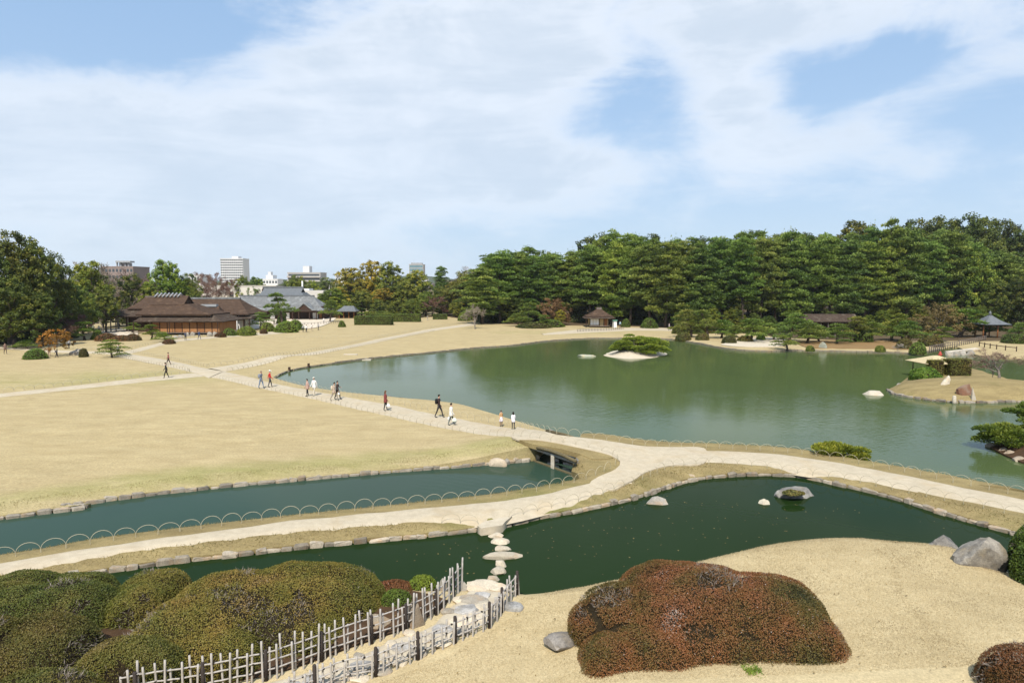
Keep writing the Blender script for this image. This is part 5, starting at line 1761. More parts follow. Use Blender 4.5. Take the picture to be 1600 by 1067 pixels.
z1 = gz(XD(205, D1), D1)
wpart(MB().box(XD(196, D1), D1, z1, XD(238, D1), D1 + 7, 3.6), 'wall', M['darkwood'], wl)
mb = MB()
hip_roof(mb, XD(171, D1), XD(245, D1), D1 - 2, D1 + 9, 3.5, XD(190, D1), XD(244, D1), D1 + 1, D1 + 6.5, 5.0, 0.22, .06)
wpart(mb, 'lower_roof', M['thatchdark'], wl)
mb = MB()
hip_roof(mb, XD(197, D1), XD(252, D1), D1 + 0.2, D1 + 7.5, 5.15, XD(215, D1), XD(246, D1), D1 + 3.6, D1 + 4.1, 7.6, 0.3, .08)
wpart(mb, 'thatched_roof', M['thatch'], wl)
wpart(MB().box(XD(214, D1), D1 + 3.5, 7.55, XD(244, D1), D1 + 4.2, 7.85), 'ridge_cap', M['greywood'], wl)
for px in (178, 186, 205):
    wpart(MB().box(XD(px, D1) - .08, D1 - 1.5, z1, XD(px, D1) + .08, D1 - 1.3, 3.4), 'post', M['greywood'], wl)

# ---- right wing with long brown roof and white walls
D2 = 156.0
wr = empty('long_roofed_wing', (XD(345, D2), D2, gz(XD(345, D2), D2)))
tag(wr, 'long brown roofed wing with white plaster walls right of the plank hall', 'house')
z2 = gz(XD(345, D2), D2)
wpart(MB().box(XD(300, D2), D2, z2, XD(384, D2), D2 + 8, 3.8), 'wall', M['plaster'], wr)
for px in (341, 352, 361, 371, 382):
    wpart(MB().box(XD(px, D2) - .08, D2 - .06, z2, XD(px, D2) + .08, D2 + .1, 3.75), 'post', M['darkwood'], wr)
wpart(MB().box(XD(338, D2), D2 - .08, 3.4, XD(384, D2), D2 + .08, 3.57), 'beam', M['darkwood'], wr)
wpart(MB().box(XD(338, D2), D2 - .9, z2, XD(372, D2), D2 - .5, z2 + 1.7), 'lattice_screen', M['greywood'], wr)
mb = MB()
hip_roof(mb, XD(288, D2), XD(393, D2), D2 - 1.8, D2 + 10, 3.75, XD(286, D2 + 4), XD(375, D2 + 4), D2 + 3.9, D2 + 4.4, 7.1, 0.3, .07)
wpart(mb, 'thatched_roof', M['thatch'], wr)
wpart(MB().box(XD(284, D2 + 4), D2 + 3.7, 7.05, XD(376, D2 + 4), D2 + 4.6, 7.4), 'ridge_cap', M['tile'], wr)
mb = MB()
hip_roof(mb, XD(372, D2), XD(398, D2), D2 - 2.6, D2 + 1.5, 2.75, XD(376, D2), XD(396, D2), D2 - .5, D2 - .2, 3.3, 0.15, 0)
wpart(mb, 'porch_roof', M['thatchdark'], wr)
for px in (376, 386, 395):
    wpart(MB().box(XD(px, D2) - .09, D2 - 2.3, z2, XD(px, D2) + .09, D2 - 2.1, 2.75), 'porch_post', M['plaster' if px == 376 else 'darkwood'], wr)
mb = MB()
hip_roof(mb, XD(316, D2 - 3), XD(349, D2 - 3), D2 - 4.6, D2 + 1, 3.2, XD(318, D2 - 3), XD(340, D2 - 3), D2 - 2.2, D2 - 1.8, 5.5, 0.2, .05)
wpart(mb, 'side_roof', M['thatch'], wr)
wpart(MB().box(XD(312, D2 - 3), D2 - 2.6, 5.45, XD(337, D2 - 3), D2 - 1.4, 5.95), 'side_ridge_cap', M['metal'], wr)

# ---- the tiled entrance building
D3 = 205.0
S3 = 0.86
te = empty('tiled_entrance_hall', (XD(440, D3), D3, gz(XD(440, D3), D3)))
tag(te, 'grey tiled building with a gabled porch and dark open entrance', 'house')
z3 = gz(XD(440, D3), D3)
wpart(MB().box(XD(385, D3), D3 + .5, z3, XD(504, D3), D3 + 10, 4.6 * S3), 'wall', M['darkwood'], te)
for px, w, mt in ((425, 7, 'plaster'), (436, 5, 'woodwall'), (449, 5, 'plaster'), (492, 8, 'plaster'), (500, 4, 'woodwall')):
    wpart(MB().box(XD(px - w / 2, D3), D3 + .34, z3 + .35, XD(px + w / 2, D3), D3 + .49, z3 + 2.0), 'wall_panel', M[mt], te)
mb = MB()
hip_roof(mb, XD(374, D3), XD(508, D3), D3 - 1.5, D3 + 12, 4.7 * S3 - 1.2, XD(376, D3 + 5), XD(490, D3 + 5), D3 + 5.1, D3 + 5.6, 8.0 * S3, 0.3, .06)
wpart(mb, 'tiled_roof', M['tile'], te)
# tile courses: round battens up the slope, one joined relief
mb = MB()
for i in range(58):
    t = (i + .5) / 58
    xa_, xb_ = XD(376 + 130 * t, D3), XD(378 + 111 * t, D3 + 5)
    pts = []
    for s in range(4):
        u = s / 3
        pts.append((xa_ + (xb_ - xa_) * u, D3 - 1.5 + 6.6 * u, 4.7 * S3 - 1.16 + (3.3 * S3 + 1.2) * (u - .06 * math.sin(math.pi * u))))
    mb.tube(pts, 0.07, 4)
o = wpart(mb, 'tile_course', M['tile'], te)
o['kind'] = 'stuff'
wpart(MB().box(XD(375, D3 + 5), D3 + 4.9, 7.9 * S3, XD(491, D3 + 5), D3 + 5.8, 8.4 * S3), 'ridge_cap', M['tiledark'], te)
mb = MB()
px0, px1 = XD(452, D3 - 3), XD(500, D3 - 3)
pm = (XD(474, D3 - 3) + XD(477, D3 - 3)) / 2
# gabled porch: ridge towards the viewer
V, F = [], []
for y in (D3 - 3.6, D3 + 3.0):
    V += [(px0, y, 2.75), (px0 + 2.2, y, 3.15), (pm, y, 5.1), (px1 - 2.2, y, 3.15), (px1, y, 2.75), (px1 - 2.2, y, 2.9), (pm, y, 4.8), (px0 + 2.2, y, 2.9)]
F = [tuple(range(8))[::-1], tuple(range(8, 16))] + [(i, (i + 1) % 8, 8 + (i + 1) % 8, 8 + i) for i in range(8)]
mb.add(V, F)
wpart(mb, 'porch_roof', M['tile'], te)
wpart(MB().add([(px0 + 2.0, D3 - 3.3, 2.95), (px1 - 2.0, D3 - 3.3, 2.95), (pm, D3 - 3.3, 4.6), (px0 + 2.0, D3 - 3.0, 2.95), (px1 - 2.0, D3 - 3.0, 2.95), (pm, D3 - 3.0, 4.6)],
               [(0, 1, 2), (5, 4, 3), (0, 3, 4, 1), (1, 4, 5, 2), (2, 5, 3, 0)]), 'porch_gable', M['darkwood'], te)
wpart(MB().box(px0 + .8, D3 - 3.4, 2.45, px1 - .8, D3 - 3.1, 2.75), 'beam', M['darkwood'], te)
for x in (px0 + 1, pm - 1.6, pm + 1.6, px1 - 1):
    wpart(MB().box(x - .12, D3 - 3.3, z3, x + .12, D3 - 3.06, 2.6), 'porch_post', M['darkwood'], te)

D4 = 225.0
tb = empty('rear_tiled_hall', (XD(435, D4), D4, gz(XD(435, D4), D4)))
tag(tb, 'slate grey tiled hall with a small gable, rising behind the tiled entrance', 'house')
z4 = gz(XD(435, D4), D4)
wpart(MB().box(XD(402, D4), D4, z4, XD(470, D4), D4 + 9, 6.6), 'wall', M['greywood'], tb)
mb = MB()
hip_roof(mb, XD(392, D4), XD(476, D4), D4 - 1, D4 + 10, ZD(464, D4), XD(407, D4), XD(470, D4), D4 + 2.2, D4 + 7, ZD(457, D4), .25, .05)
gable_roof(mb, XD(405, D4), XD(468, D4), D4 + 2, D4 + 7.2, ZD(457.5, D4), ZD(449.5, D4), .25)
wpart(mb, 'tiled_roof', M['tiledark'], tb)
wpart(MB().add([(XD(404.5, D4), D4 + 2.9, 8.5), (XD(404.5, D4), D4 + 6.2, 8.5), (XD(404.5, D4), D4 + 4.6, 9.6), (XD(406, D4), D4 + 2.9, 8.5), (XD(406, D4), D4 + 6.2, 8.5), (XD(406, D4), D4 + 4.6, 9.6)],
               [(0, 2, 1), (3, 4, 5), (0, 1, 4, 3), (1, 2, 5, 4), (2, 0, 3, 5)]), 'gable_panel', M['darkwood'], tb)
wpart(MB().box(XD(404, D4), D4 + 4.3, ZD(450, D4), XD(469, D4), D4 + 4.95, ZD(448, D4)), 'ridge_cap', M['tiledark'], tb)

# small tiled gate right of the entrance
D5 = 212.0
tg = empty('tiled_gate', (XD(541, D5), D5, gz(XD(541, D5), D5)))
tag(tg, 'small dark tiled gate building at the right of the entrance court', 'gate')
z5 = gz(XD(541, D5), D5)
mb = MB()
hip_roof(mb, XD(526, D5), XD(558, D5), D5 - 1.5, D5 + 3.5, ZD(486, D5), XD(537, D5), XD(552, D5), D5 + .7, D5 + 1.1, ZD(478, D5), .2, .08)
wpart(mb, 'tiled_roof', M['tiledark'], tg)
for px in (530, 537, 545, 553):
    wpart(MB().box(XD(px, D5) - .12, D5 - .2, z5, XD(px, D5) + .12, D5 + .05, ZD(486, D5) - .1), 'post', M['orangewood'], tg)
wpart(MB().box(XD(529, D5), D5 + 2, z5, XD(555, D5), D5 + 2.3, ZD(486, D5) - .1), 'wall', M['darkwood'], tg)


# ---- city beyond
def block(name, label, px0, px1, top, D, wall, floors, bays, depth=None, wmat='winglass', base=0.0, wfrac=0.6, hfrac=0.45, bands=False, side=0):
    x0, x1 = XD(px0, D), XD(px1, D)
    H = ZD(top, D)
    w = x1 - x0
    dp = depth or w * 0.6
    e = empty(name, ((x0 + x1) / 2, D + dp / 2, 0))
    tag(e, label, 'building')
    wpart(MB().box(x0, D, base, x1, D + dp, H), 'wall', M[wall], e)
    fh = (H - base) / floors
    wm, sm_ = None, None
    n_ = 0
    for f in range(floors):
        zb = base + f * fh + fh * (1 - hfrac) * 0.55
        if ZD(HOR + 22, D) > zb + fh:      # hidden behind the garden's trees
            continue
        if bands:
            wpart(MB().box(x0 + w * .03, D - .12, zb, x1 - w * .03, D + .2, zb + fh * hfrac), 'window_band', M[wmat], e)
            if bands == 2:
                wpart(MB().box(x0 - .2, D - 1.1, base + f * fh - .1, x1 + .2, D - .02, base + f * fh + fh * .32), 'balcony', M[wall], e)
            continue
        for b in range(bays):
            bx = x0 + w * (b + .5) / bays
            bw = w / bays * wfrac / 2
            if wm is None:
                wm = MB().box(-bw, -.08, 0, bw, .15, fh * hfrac).mesh('window', M[wmat])
            o = obj('window', wm, e)
            o.location = (bx - e.location.x, D - e.location.y, zb)
    wpart(MB().box(x0 - .15, D - .15, H, x1 + .15, D + dp + .15, H + .5), 'parapet', M[wall], e)
    return e, x0, x1, H, D, dp


e, x0, x1, H, D, dp = block('hotel_tower', 'tall white slab tower with many window rows on the skyline', 347, 382, 405, 620, 'whitewall', 15, 12, 15, hfrac=.55, wfrac=.8)
wpart(MB().box(XD(365, 622), 622, H, XD(375, 622), 630, ZD(401, 622)), 'roof_plant', M['whitewall'], e)
e, x0, x1, H, D, dp = block('apartment_block', 'grey beige apartment block with balcony bands and a stair tower on top', 451, 502, 427, 420, 'greywall', 7, 8, 14, bands=2, hfrac=.5)
wpart(MB().box(XD(475, 424), 424, H, XD(485, 424), 430, ZD(416, 424)), 'stair_tower', M['whitewall'], e)
e, x0, x1, H, D, dp = block('white_office', 'small white stepped building with a turret right of the tall tower', 412, 435, 437, 480, 'whitewall', 4, 5, 12)
wpart(MB().box(XD(417, 482), 482, H, XD(428, 482), 490, ZD(430, 482)), 'upper_storey', M['whitewall'], e)
wpart(MB().box(XD(420.5, 484), 484, ZD(430.2, 484), XD(425, 484), 488, ZD(425, 484)), 'turret', M['whitewall'], e)
e, x0, x1, H, D, dp = block('brown_office', 'brown flat roofed office block at the left behind bare trees', 161, 211, 418, 330, 'brownwall', 6, 9, 15)
for px in (186, 192, 199, 204):
    wpart(MB().box(XD(px, 333) - .3, 333, H, XD(px, 333) + .3, 333.6, ZD(409, 333)), 'mast_leg', M['metal'], e)
wpart(MB().box(XD(184, 332), 332, ZD(410.5, 332), XD(207, 332), 336, ZD(408, 332)), 'roof_frame', M['metal'], e)
wpart(MB().box(XD(188, 333), 334, H, XD(203, 333), 337, ZD(411, 333)), 'roof_plant', M['greywall'], e)
e, x0, x1, H, D, dp = block('glass_tower', 'blue green glass tower with a grey edge above the middle trees', 640, 662, 414, 640, 'greywall', 9, 4, 14, wmat='blueglass', bands=1, hfrac=.78)
wpart(MB().box(XD(643, 642), 642, H, XD(660, 642), 650, ZD(411, 642)), 'roof_plant', M['metal'], e)
e, x0, x1, H, D, dp = block('pale_block', 'pale stepped block left of the golden trees', 525, 549, 432, 380, 'whitewall', 4, 6, 12)
wpart(MB().box(XD(535, 382), 382, H, XD(548, 382), 388, ZD(425, 382)), 'upper_storey', M['whitewall'], e)
block('far_house', 'low white building under the pinkish cherry', 296, 318, 430, 400, 'whitewall', 3, 5, 12)
block('far_house', 'long low white building left of the pale stepped block', 508, 530, 440, 410, 'whitewall', 2, 6, 12)
block('far_house', 'low white roof showing between olive trees right of the glass tower', 655, 668, 437, 390, 'whitewall', 2, 3, 8)
block('far_house', 'pale building glimpsed between dark crowns at the far right', 1545, 1600, 408, 290, 'concrete', 4, 5, 12)
e = empty('museum_building', (XD(365, 255), 260, 0))
tag(e, 'long windowless cream building behind the hall roofs', 'building')
wpart(MB().box(XD(310, 255), 255, 0, XD(432, 255), 275, ZD(447, 255)), 'wall', M['concrete'], e)
wpart(MB().box(XD(309, 255), 254.8, ZD(447, 255), XD(433, 255), 275.2, ZD(446, 255)), 'parapet', M['concrete'], e)
wpart(MB().box(XD(361, 255), 254.7, ZD(463, 255), XD(366, 255), 255.2, ZD(456, 255)), 'window', M['winglass'], e)
e = empty('cream_annex', (XD(490, 245), 250, 0))
tag(e, 'cream flat building with a white chimney right of the slate roof', 'building')
wpart(MB().box(XD(472, 245), 245, 0, XD(506, 245), 257, ZD(454, 245)), 'wall', M['concrete'], e)
wpart(MB().box(XD(471, 248), 248, ZD(454, 245) - .1, XD(484, 248), 253, ZD(451, 248)), 'roof_slab', M['whitewall'], e)
wpart(MB().tube([(XD(473.5, 244), 244, 5), (XD(473.5, 244), 244, ZD(439, 244))], .28, 8), 'chimney', M['whitewall'], e)
# far hills
mb = MB()
hs = [(-1500, 0), (-1300, 25), (-1000, 18), (-760, 42), (-560, 26), (-330, 48), (-120, 34), (60, 46), (300, 30), (700, 40), (1300, 20), (1600, 0)]
V, F = [], []
ys = [(1900, 0), (2150, .6), (2500, 1.0), (3000, .5), (3400, 0)]
xs = np.linspace(-2600, 2000, 60)
for yy, k in ys:
    for xx in xs:
        hgt = np.interp(xx, [-2600] + [a * 1.2 for a, _ in hs] + [2000], [20] + [b for _, b in hs] + [0])
        V.append((xx, yy + 40 * math.sin(xx * .01), -3 + max(0, hgt) * k * (1 + .12 * math.sin(xx * .017 + k))))
n_ = len(xs)
for i in range(len(ys) - 1):
    for k in range(n_ - 1):
        F.append((i * n_ + k, i * n_ + k + 1, (i + 1) * n_ + k + 1, (i + 1) * n_ + k))
mb.add(V, F, 0, True)
tag(mb.build('hills', M['hill']), kind='structure')

# ---- thatched tea hut by the pond
D6 = 166.0
hut = empty('thatched_hut', (XD(937, D6), D6 + 2, gz(XD(937, D6), D6)))
tag(hut, 'small square hut with conical brown thatch and white paper screens', 'hut')
z6 = gz(XD(937, D6), D6)
wpart(MB().box(XD(922, D6), D6 + .15, z6 + .3, XD(951, D6), D6 + 4.6, 2.8), 'wall', M['ochre'], hut)
for k in range(3):
    a = XD(922.5 + 4.5 * k, D6)
    wpart(MB().box(a + .04, D6 + .02, z6 + .6, a + .66, D6 + .13, z6 + 2.1), 'paper_screen', M['paper'], hut)
wpart(MB().box(XD(938, D6), D6 + .05, z6 + .4, XD(943, D6), D6 + .14, z6 + 2.2), 'wall_panel', M['ochre'], hut)
wpart(MB().box(XD(944.5, D6), D6 + .05, z6 + .3, XD(949, D6), D6 + .14, z6 + 2.2), 'door', M['orangewood'], hut)
for px in (922, 936.5, 943.8, 951):
    wpart(MB().box(XD(px, D6) - .07, D6 - .03, z6, XD(px, D6) + .07, D6 + .14, 2.8), 'post', M['darkwood'], hut)
wpart(MB().box(XD(921, D6), D6 - .7, z6 + .3, XD(952, D6), D6 - .02, z6 + .42), 'veranda', M['greywood'], hut)
for px in (915.5, 958):
    wpart(MB().box(XD(px, D6) - .07, D6 - 1.0, z6, XD(px, D6) + .07, D6 - .85, 2.5), 'veranda_post', M['darkwood'], hut)
mb = MB()
hip_roof(mb, XD(913, D6), XD(961, D6), D6 - 1.4, D6 + 6.0, ZD(497, D6), XD(918, D6), XD(956, D6), D6 - .5, D6 + 5.0, ZD(494, D6), .12, 0)
wpart(mb, 'lower_roof', M['thatchdark'], hut)
mb = MB()
hip_roof(mb, XD(916, D6), XD(958.5, D6), D6 - .9, D6 + 5.4, ZD(494, D6), XD(934, D6), XD(941, D6), D6 + 1.7, D6 + 2.6, ZD(483, D6), .25, .10, n=5)
wpart(mb, 'thatched_roof', M['thatch'], hut)
wpart(MB().box(XD(933.5, D6), D6 + 1.6, ZD(483.6, D6), XD(941.5, D6), D6 + 2.7, ZD(480.5, D6)), 'ridge_cap', M['greywood'], hut)
# green booth beside the hut
sg = empty('ticket_booth', (XD(961, 165), 165, gz(XD(961, 165), 165)))
tag(sg, 'small white booth with a green top beside the thatched hut', 'booth')
zz = gz(XD(961, 165), 165)
wpart(MB().box(XD(958, 165), 165, zz, XD(964, 165), 165.8, zz + 1.6), 'body', M['plaster'], sg)
M['greenpaint'] = basic('green paint', (0.10, 0.24, 0.17), None, 2, .6, .3, 0)
wpart(MB().box(XD(957.4, 165), 164.8, zz + 1.6, XD(964.6, 165), 166, zz + 1.9), 'roof', M['greenpaint'], sg)


# ---- roofed wall on the far bank
D7 = 131.0
rw = empty('roofed_wall', (XD(1300, D7), D7, gz(XD(1300, D7), D7)))
tag(rw, 'long open shelter with a brown thatched roof behind the garden pines', 'shelter')
z7 = gz(XD(1300, D7), D7)
wpart(MB().box(XD(1262, D7), D7 + 1.8, z7, XD(1338, D7), D7 + 2.1, 3.9), 'wall', M['darkwood'], rw)
mb = MB()
hip_roof(mb, XD(1257, D7), XD(1343, D7), D7 - .8, D7 + 3.2, 3.3, XD(1259, D7), XD(1340, D7), D7 + 1.0, D7 + 1.3, 4.7, .2, .03)
wpart(mb, 'thatched_roof', M['thatchdark'], rw)
for k in range(8):
    x = XD(1260 + 11.2 * k, D7)
    wpart(MB().box(x - .08, D7 - .4, z7, x + .08, D7 - .24, 3.3), 'post', M['greywood'], rw)
wpart(MB().box(XD(1261, D7), D7 - .2, z7 + .4, XD(1338, D7), D7 + .5, z7 + .5), 'bench', M['greywood'], rw)

# ---- tiled pavilion at the right
D8 = 131.0
pv = empty('tiled_pavilion', (XD(1557, D8), D8 + 1.5, gz(XD(1557, D8), D8)))
tag(pv, 'open square pavilion with orange brown posts and a pointed grey tiled roof', 'pavilion')
z8 = gz(XD(1557, D8), D8)
for px in (1538, 1560.5):
    for y in (D8, D8 + 3.0):
        x = XD(px + (0 if y == D8 else 4), D8)
        wpart(MB().tube([(x, y, z8), (x, y, 2.9)], .13, 8), 'post', M['orangewood'], pv)
mb = MB()
hip_roof(mb, XD(1534, D8), XD(1577, D8), D8 - 1.0, D8 + 4.2, 2.75, XD(1555, D8), XD(1558, D8), D8 + 1.5, D8 + 1.8, 4.5, .15, .13, n=5)
wpart(mb, 'tiled_roof', M['tiledark'], pv)
wpart(MB().lathe([(.3, 0), (.2, .25), (.28, .4), (.05, .8)], (XD(1556.5, D8), D8 + 1.65, 4.45), 8), 'finial', M['tiledark'], pv)
wpart(MB().box(XD(1540, D8), D8 + 2.6, z8 + .35, XD(1560, D8), D8 + 3.0, z8 + .45), 'bench', M['darkwood'], pv)


# ------------------------------------------------------------------ islands
def island(name, outline, H, mat, step, green=None):
    P = xy(resample(list(outline) + [outline[0]], step * .8))[:-1]
    xs, ys = [p[0] for p in P], [p[1] for p in P]
    me = land_mesh(name, P, lambda X, Y: H(X, Y, P), mat, step, (min(xs), max(xs), min(ys), max(ys)), -2.0, green)
    return tag(obj(name, me), kind='structure'), P


def H_pine_isle(X, Y, P):
    d = seg_dist(X, Y, P + [P[0]])
    return ZW - 0.02 + 0.9 * sstep(d / 4.0) + 0.05 * nz(X, Y, 1.0, 31, 2) * sstep(d)


ax = GL([(939, 555), (955, 558.5), (985, 561), (1020, 559.5), (1044, 554), (1035, 549), (1000, 545.5), (960, 547.5)], ZW)
pine_isle, PI = island('sandy_islet', ax, H_pine_isle, M['sand'], 0.6)


def tent_center():
    return G(1460, 595, 0.4)


RI = GL([(1388, 610), (1402, 618), (1447, 625), (1489, 629), (1531, 629.5), (1587, 628.5), (1640, 628), (1700, 620), (1690, 612), (1600, 601), (1560, 591), (1530, 582), (1480, 578), (1435, 582), (1405, 601)], ZW)


def H_right_isle(X, Y, P):
    d = seg_dist(X, Y, P + [P[0]])
    cx, cy = G(1535, 594, .9)
    return ZW + 0.12 + 0.38 * sstep(d / .8) + 1.0 * np.exp(-(((X - cx) / 7.5) ** 2 + ((Y - cy) / 4.5) ** 2)) * sstep(d / 2.5) + 0.04 * nz(X, Y, 1.2, 33, 2) * sstep(d)


right_isle, RIP = island('grassy_island', RI, H_right_isle, M['bank'], 0.6, lambda X, Y: 0.18 + .15 * nz(X, Y, .5, 12))


def hri(x, y):
    return float(H_right_isle(np.array([x]), np.array([y]), RIP)[0])


# straw canopy on the island
tcx, tcy = XD(1467, 78), 78.0
zt0 = hri(tcx, tcy)
can = empty('straw_canopy', (tcx, tcy, zt0))
tag(can, 'pale straw pyramid canopy with a red pot on top, on the grassy island', 'canopy')
mb = MB()
hip_roof(mb, XD(1436, 78), XD(1497, 78), 76.0, 80.4, ZD(566, 78), XD(1464, 78), XD(1471, 78), 78.0, 78.4, ZD(556, 78), .1, .04)
wpart(mb, 'straw_roof', M['straw'], can)
for px, y in ((1445, 76.6), (1488, 76.6), (1445, 79.8), (1488, 79.8)):
    wpart(MB().tube([(XD(px, 78), y, zt0 - .3), (XD(px, 78), y, ZD(565.5, 78))], .06, 7), 'post', M['darkwood'], can)
wpart(MB().lathe([(.11, 0), (.2, .12), (.21, .27), (.1, .38), (.14, .46), (.04, .56)], (XD(1474, 78), 78.2, ZD(557, 78)), 10), 'red_pot', M['redcap'], can)
box_hedge(1461, 1480, 582, 563.5, 1.2, 'trimmed hedge directly under the straw canopy edge', (1.2, 1.25, .9), 86, 'azaolive', D=75.3, base=hri(XD(1470, 75), 75.3))
box_hedge(1490, 1524, 587, 562, 1.6, 'square cut hedge at the right of the straw canopy', (1.1, 1.15, .8), 87, 'azaolive', D=75.5, base=hri(XD(1507, 75), 75.5))
D9 = 71.5
shrub('leafy_bush', make_shrub(75, 'niwaki', 2600, .12, (1, 1, .8)), 1451, D9, 574, 47, 'bright green leafy bush in front of the straw canopy', 'bush', None, (.75, 1.0, .55), hri(XD(1451, D9), D9))
tree('bare_tree', BARES[2], 8.2, 1567, 69, 541, 'small leafless tree on the grassy island', 'tree', None, (.95, .75, .65), 2.0, 0.4, hri(XD(1567, 69), 69))
tree('bare_sapling', BARES[1], 8.2, 1556, 71, 560, 'thin leafless sapling left of the bare island tree', 'tree', None, (1.0, .85, .75), .8, 0.4, hri(XD(1556, 71), 71))
tree('bare_shrub', BARES[0], 8.2, 1405, HC * FPX / (547 - HOR), 535, 'pale grey leafless shrub at the water left of the stone bridge', 'shrub', None, (1.9, 1.9, 2.0), 1.6)
# ------------------------------------------------------------------ rocks
def rock(px, py, wpx, hpx, label, mat='bluestone', seed=0, deep=0.8, z=None, name='rock', tint=(1, 1, 1), flat=None, sub=3, planes=14, rz=0.0, cat='rock', rough=.06, sink=.35, H=None):
    """a boulder whose foot is seen at (px, py), wpx wide and hpx high in the photograph"""
    z0 = ZW if z is None else z
    x, y = G(px, py, z0)
    if H is not None:
        x, y = GLH([(px, py)], H)[0]
        z0 = float(H(np.array([x]), np.array([y]))[0])
    k = math.hypot(y * math.cos(PITCH), HC - z0) / FPX
    k = (y * math.cos(PITCH) + (HC - z0) * math.sin(PITCH)) / FPX
    A = math.atan2(HC - z0, math.hypot(x, y))
    w, h = wpx * k / 2, hpx * k
    dy = min(w * deep, .55 * h / math.sin(A))
    hz = max(.3 * h, h - dy * math.sin(A)) / math.cos(A)
    me = rock_mesh(name, (w, dy, hz * 1.08), [M[mat]], seed, sub, planes, rough, None if flat is None else hz * .8)
    o = obj(name, me)
    o.location = (x, y + dy * 0.9, z0)
    o.rotation_euler = (0, 0, rz)
    o.color = (*tint, 1)
    return tag(o, label, cat)


rock(1029, 789, 39, 13, 'low pitted rock alone in the dark water, left one', 'stone', 101, .6, planes=18)
rock(1198, 789, 18, 9, 'small pale stone between the two dark water rocks', 'palestone', 102, .8, planes=9, tint=(.8, .8, .78))
rock(1250, 779, 66, 20, 'large mossy rock in the dark water, right one', 'bluestone', 103, .7, planes=20, rough=.12)
o = obj('moss', make_shrub(104, 'azaolive', 700, .16, (1, 1, .45)), None)
tmp = G(1240, 768, .05)
o.location = (tmp[0], tmp[1] - .05, -.02)
o.scale = (.55, .34, .35)
tag(o, 'tuft of moss and grass growing on the large rock in dark water', 'moss')
rock(1068, 755, 34, 19, 'squared orange grey stone set in the causeway edge', 'palestone', 105, .6, z=-.5, planes=9, tint=(.9, .82, .72))
rock(1268, 716, 20, 8, 'grey rock left of the yellow green pine beyond the path', 'stone', 106, .7, z=-.3)
rock(1422, 741, 32, 9, 'flat pale rock in the pond just beyond the path', 'palestone', 107, .8, tint=(.85, .85, .85))
rock(1371, 618, 32, 9, 'flat pale rock off the left tip of the grassy island', 'palestone', 108, .7, flat=.3)
rock(1412, 603, 16, 4, 'thin slab of rock behind the left tip of the island', 'stone', 109, .9)
rock(917, 557.5, 30, 4, 'flat grey rock in the pond left of the sandy islet', 'stone', 110, .5, tint=(.9, 1, .9))
rock(1508, 621, 30, 22, 'upright red brown rock on the front of the grassy island', 'redrock', 111, .5, planes=10, H=lambda X, Y: H_right_isle(X, Y, RIP))
rock(1522, 622, 10, 22, 'tall pale slab leaning at the right of the red brown rock', 'palestone', 112, .6, H=lambda X, Y: H_right_isle(X, Y, RIP), planes=9, tint=(.9, .9, .9))
rock(1480, 601, 16, 12, 'white stone beside the bright green bush', 'palestone', 113, .8, H=lambda X, Y: H_right_isle(X, Y, RIP), planes=8, tint=(1.1, 1.1, 1.1))
rock(1287, 548, 11, 10, 'grey pointed rock at the far waterline', 'stone', 114, .8, planes=8, tint=(.8, .9, .85))
rock(777, 729, 30, 12, 'pale rounded rock with rusty end left of the bridge', 'palestone', 115, .6, tint=(.85, .8, .75), rz=-.5)
rock(790, 726, 14, 9, 'small stone between the rusty rock and the abutment', 'stone', 116)
rock(1482, 864, 66, 24, 'jagged grey rock at the edge of the mound, left one', 'bluestone', 119, .5, z=.15, planes=8, rough=.1, tint=(1.0, 1.0, 1.0))
rock(1531, 893, 88, 46, 'big pyramidal grey boulder on the right of the mound', 'bluestone', 118, .55, z=.25, planes=9, rough=.09, tint=(1.2, 1.17, 1.1))
rock(1472, 879, 30, 4, 'flat dark stone left of the pyramidal boulder', 'bluestone', 119, .9, z=.25, tint=(.7, .7, .75))
rock(880, 1014, 60, 20, 'rounded grey rock at the left foot of the red azalea', 'bluestone', 120, 1.3, z=.40, planes=22, rough=.03, tint=(.85, .82, .8))
rock(800, 956, 34, 14, 'low bluish rock outside the right bamboo fence', 'bluestone', 121, .7, z=.1, tint=(1.2, 1.25, 1.32), flat=.2)
rock(651, 986, 34, 36, 'brown angular rock behind the left bamboo fence', 'stone', 122, .7, z=-.05, planes=8, tint=(.85, .75, .65))
rock(592, 988, 50, 28, 'mossy grey rock between hedge and left bamboo fence', 'stone', 123, .7, z=-.05, planes=10, tint=(.75, .68, .58))
rock(723, 934, 20, 22, 'grey rock at the water end of the left bamboo fence', 'stone', 124, .8, z=-.25, planes=12)
rock(692, 926, 14, 16, 'pale stone just outside the end of the left fence', 'stone', 125, .8, z=-.25, planes=10)
for i, (px, py, w, h, lab) in enumerate([(1556, 700, 20, 9, 'flat stone at the left foot of the right hand pine'), (1572, 708, 14, 9, 'stone in the row under the right hand pine, second'), (1585, 714, 24, 9, 'stone in the row under the right hand pine, third'),
                                         (1598, 722, 22, 8, 'last stone of the row at the right edge'), (1594, 704, 26, 9, 'pale slab under the right hand pine')]):
    rock(px, py, w, h, lab, 'stone' if i < 4 else 'palestone', 130 + i, .8, tint=(.95, .85, .75))
rock(115, 554, 22, 9, 'grey bridge slab rock over the garden stream', 'stone', 140, .5, z=0, planes=8)
for i, px in enumerate((262, 272, 281, 291, 300, 326, 335)):
    rock(px, 527 + (2 if i < 3 else -2) + (i % 2), 9, 6, 'garden stone below the veranda of the old hall', 'stone', 150 + i, .8, z=0)['group'] = 'stones below the old hall veranda'
for i, px in enumerate((1486, 1496, 1508, 1520)):
    rock(px, 556 - i * .4, 12, 7, 'stone at the foot of the flat stone bridge', 'stone', 160 + i, .8)['group'] = 'stones under the flat bridge'

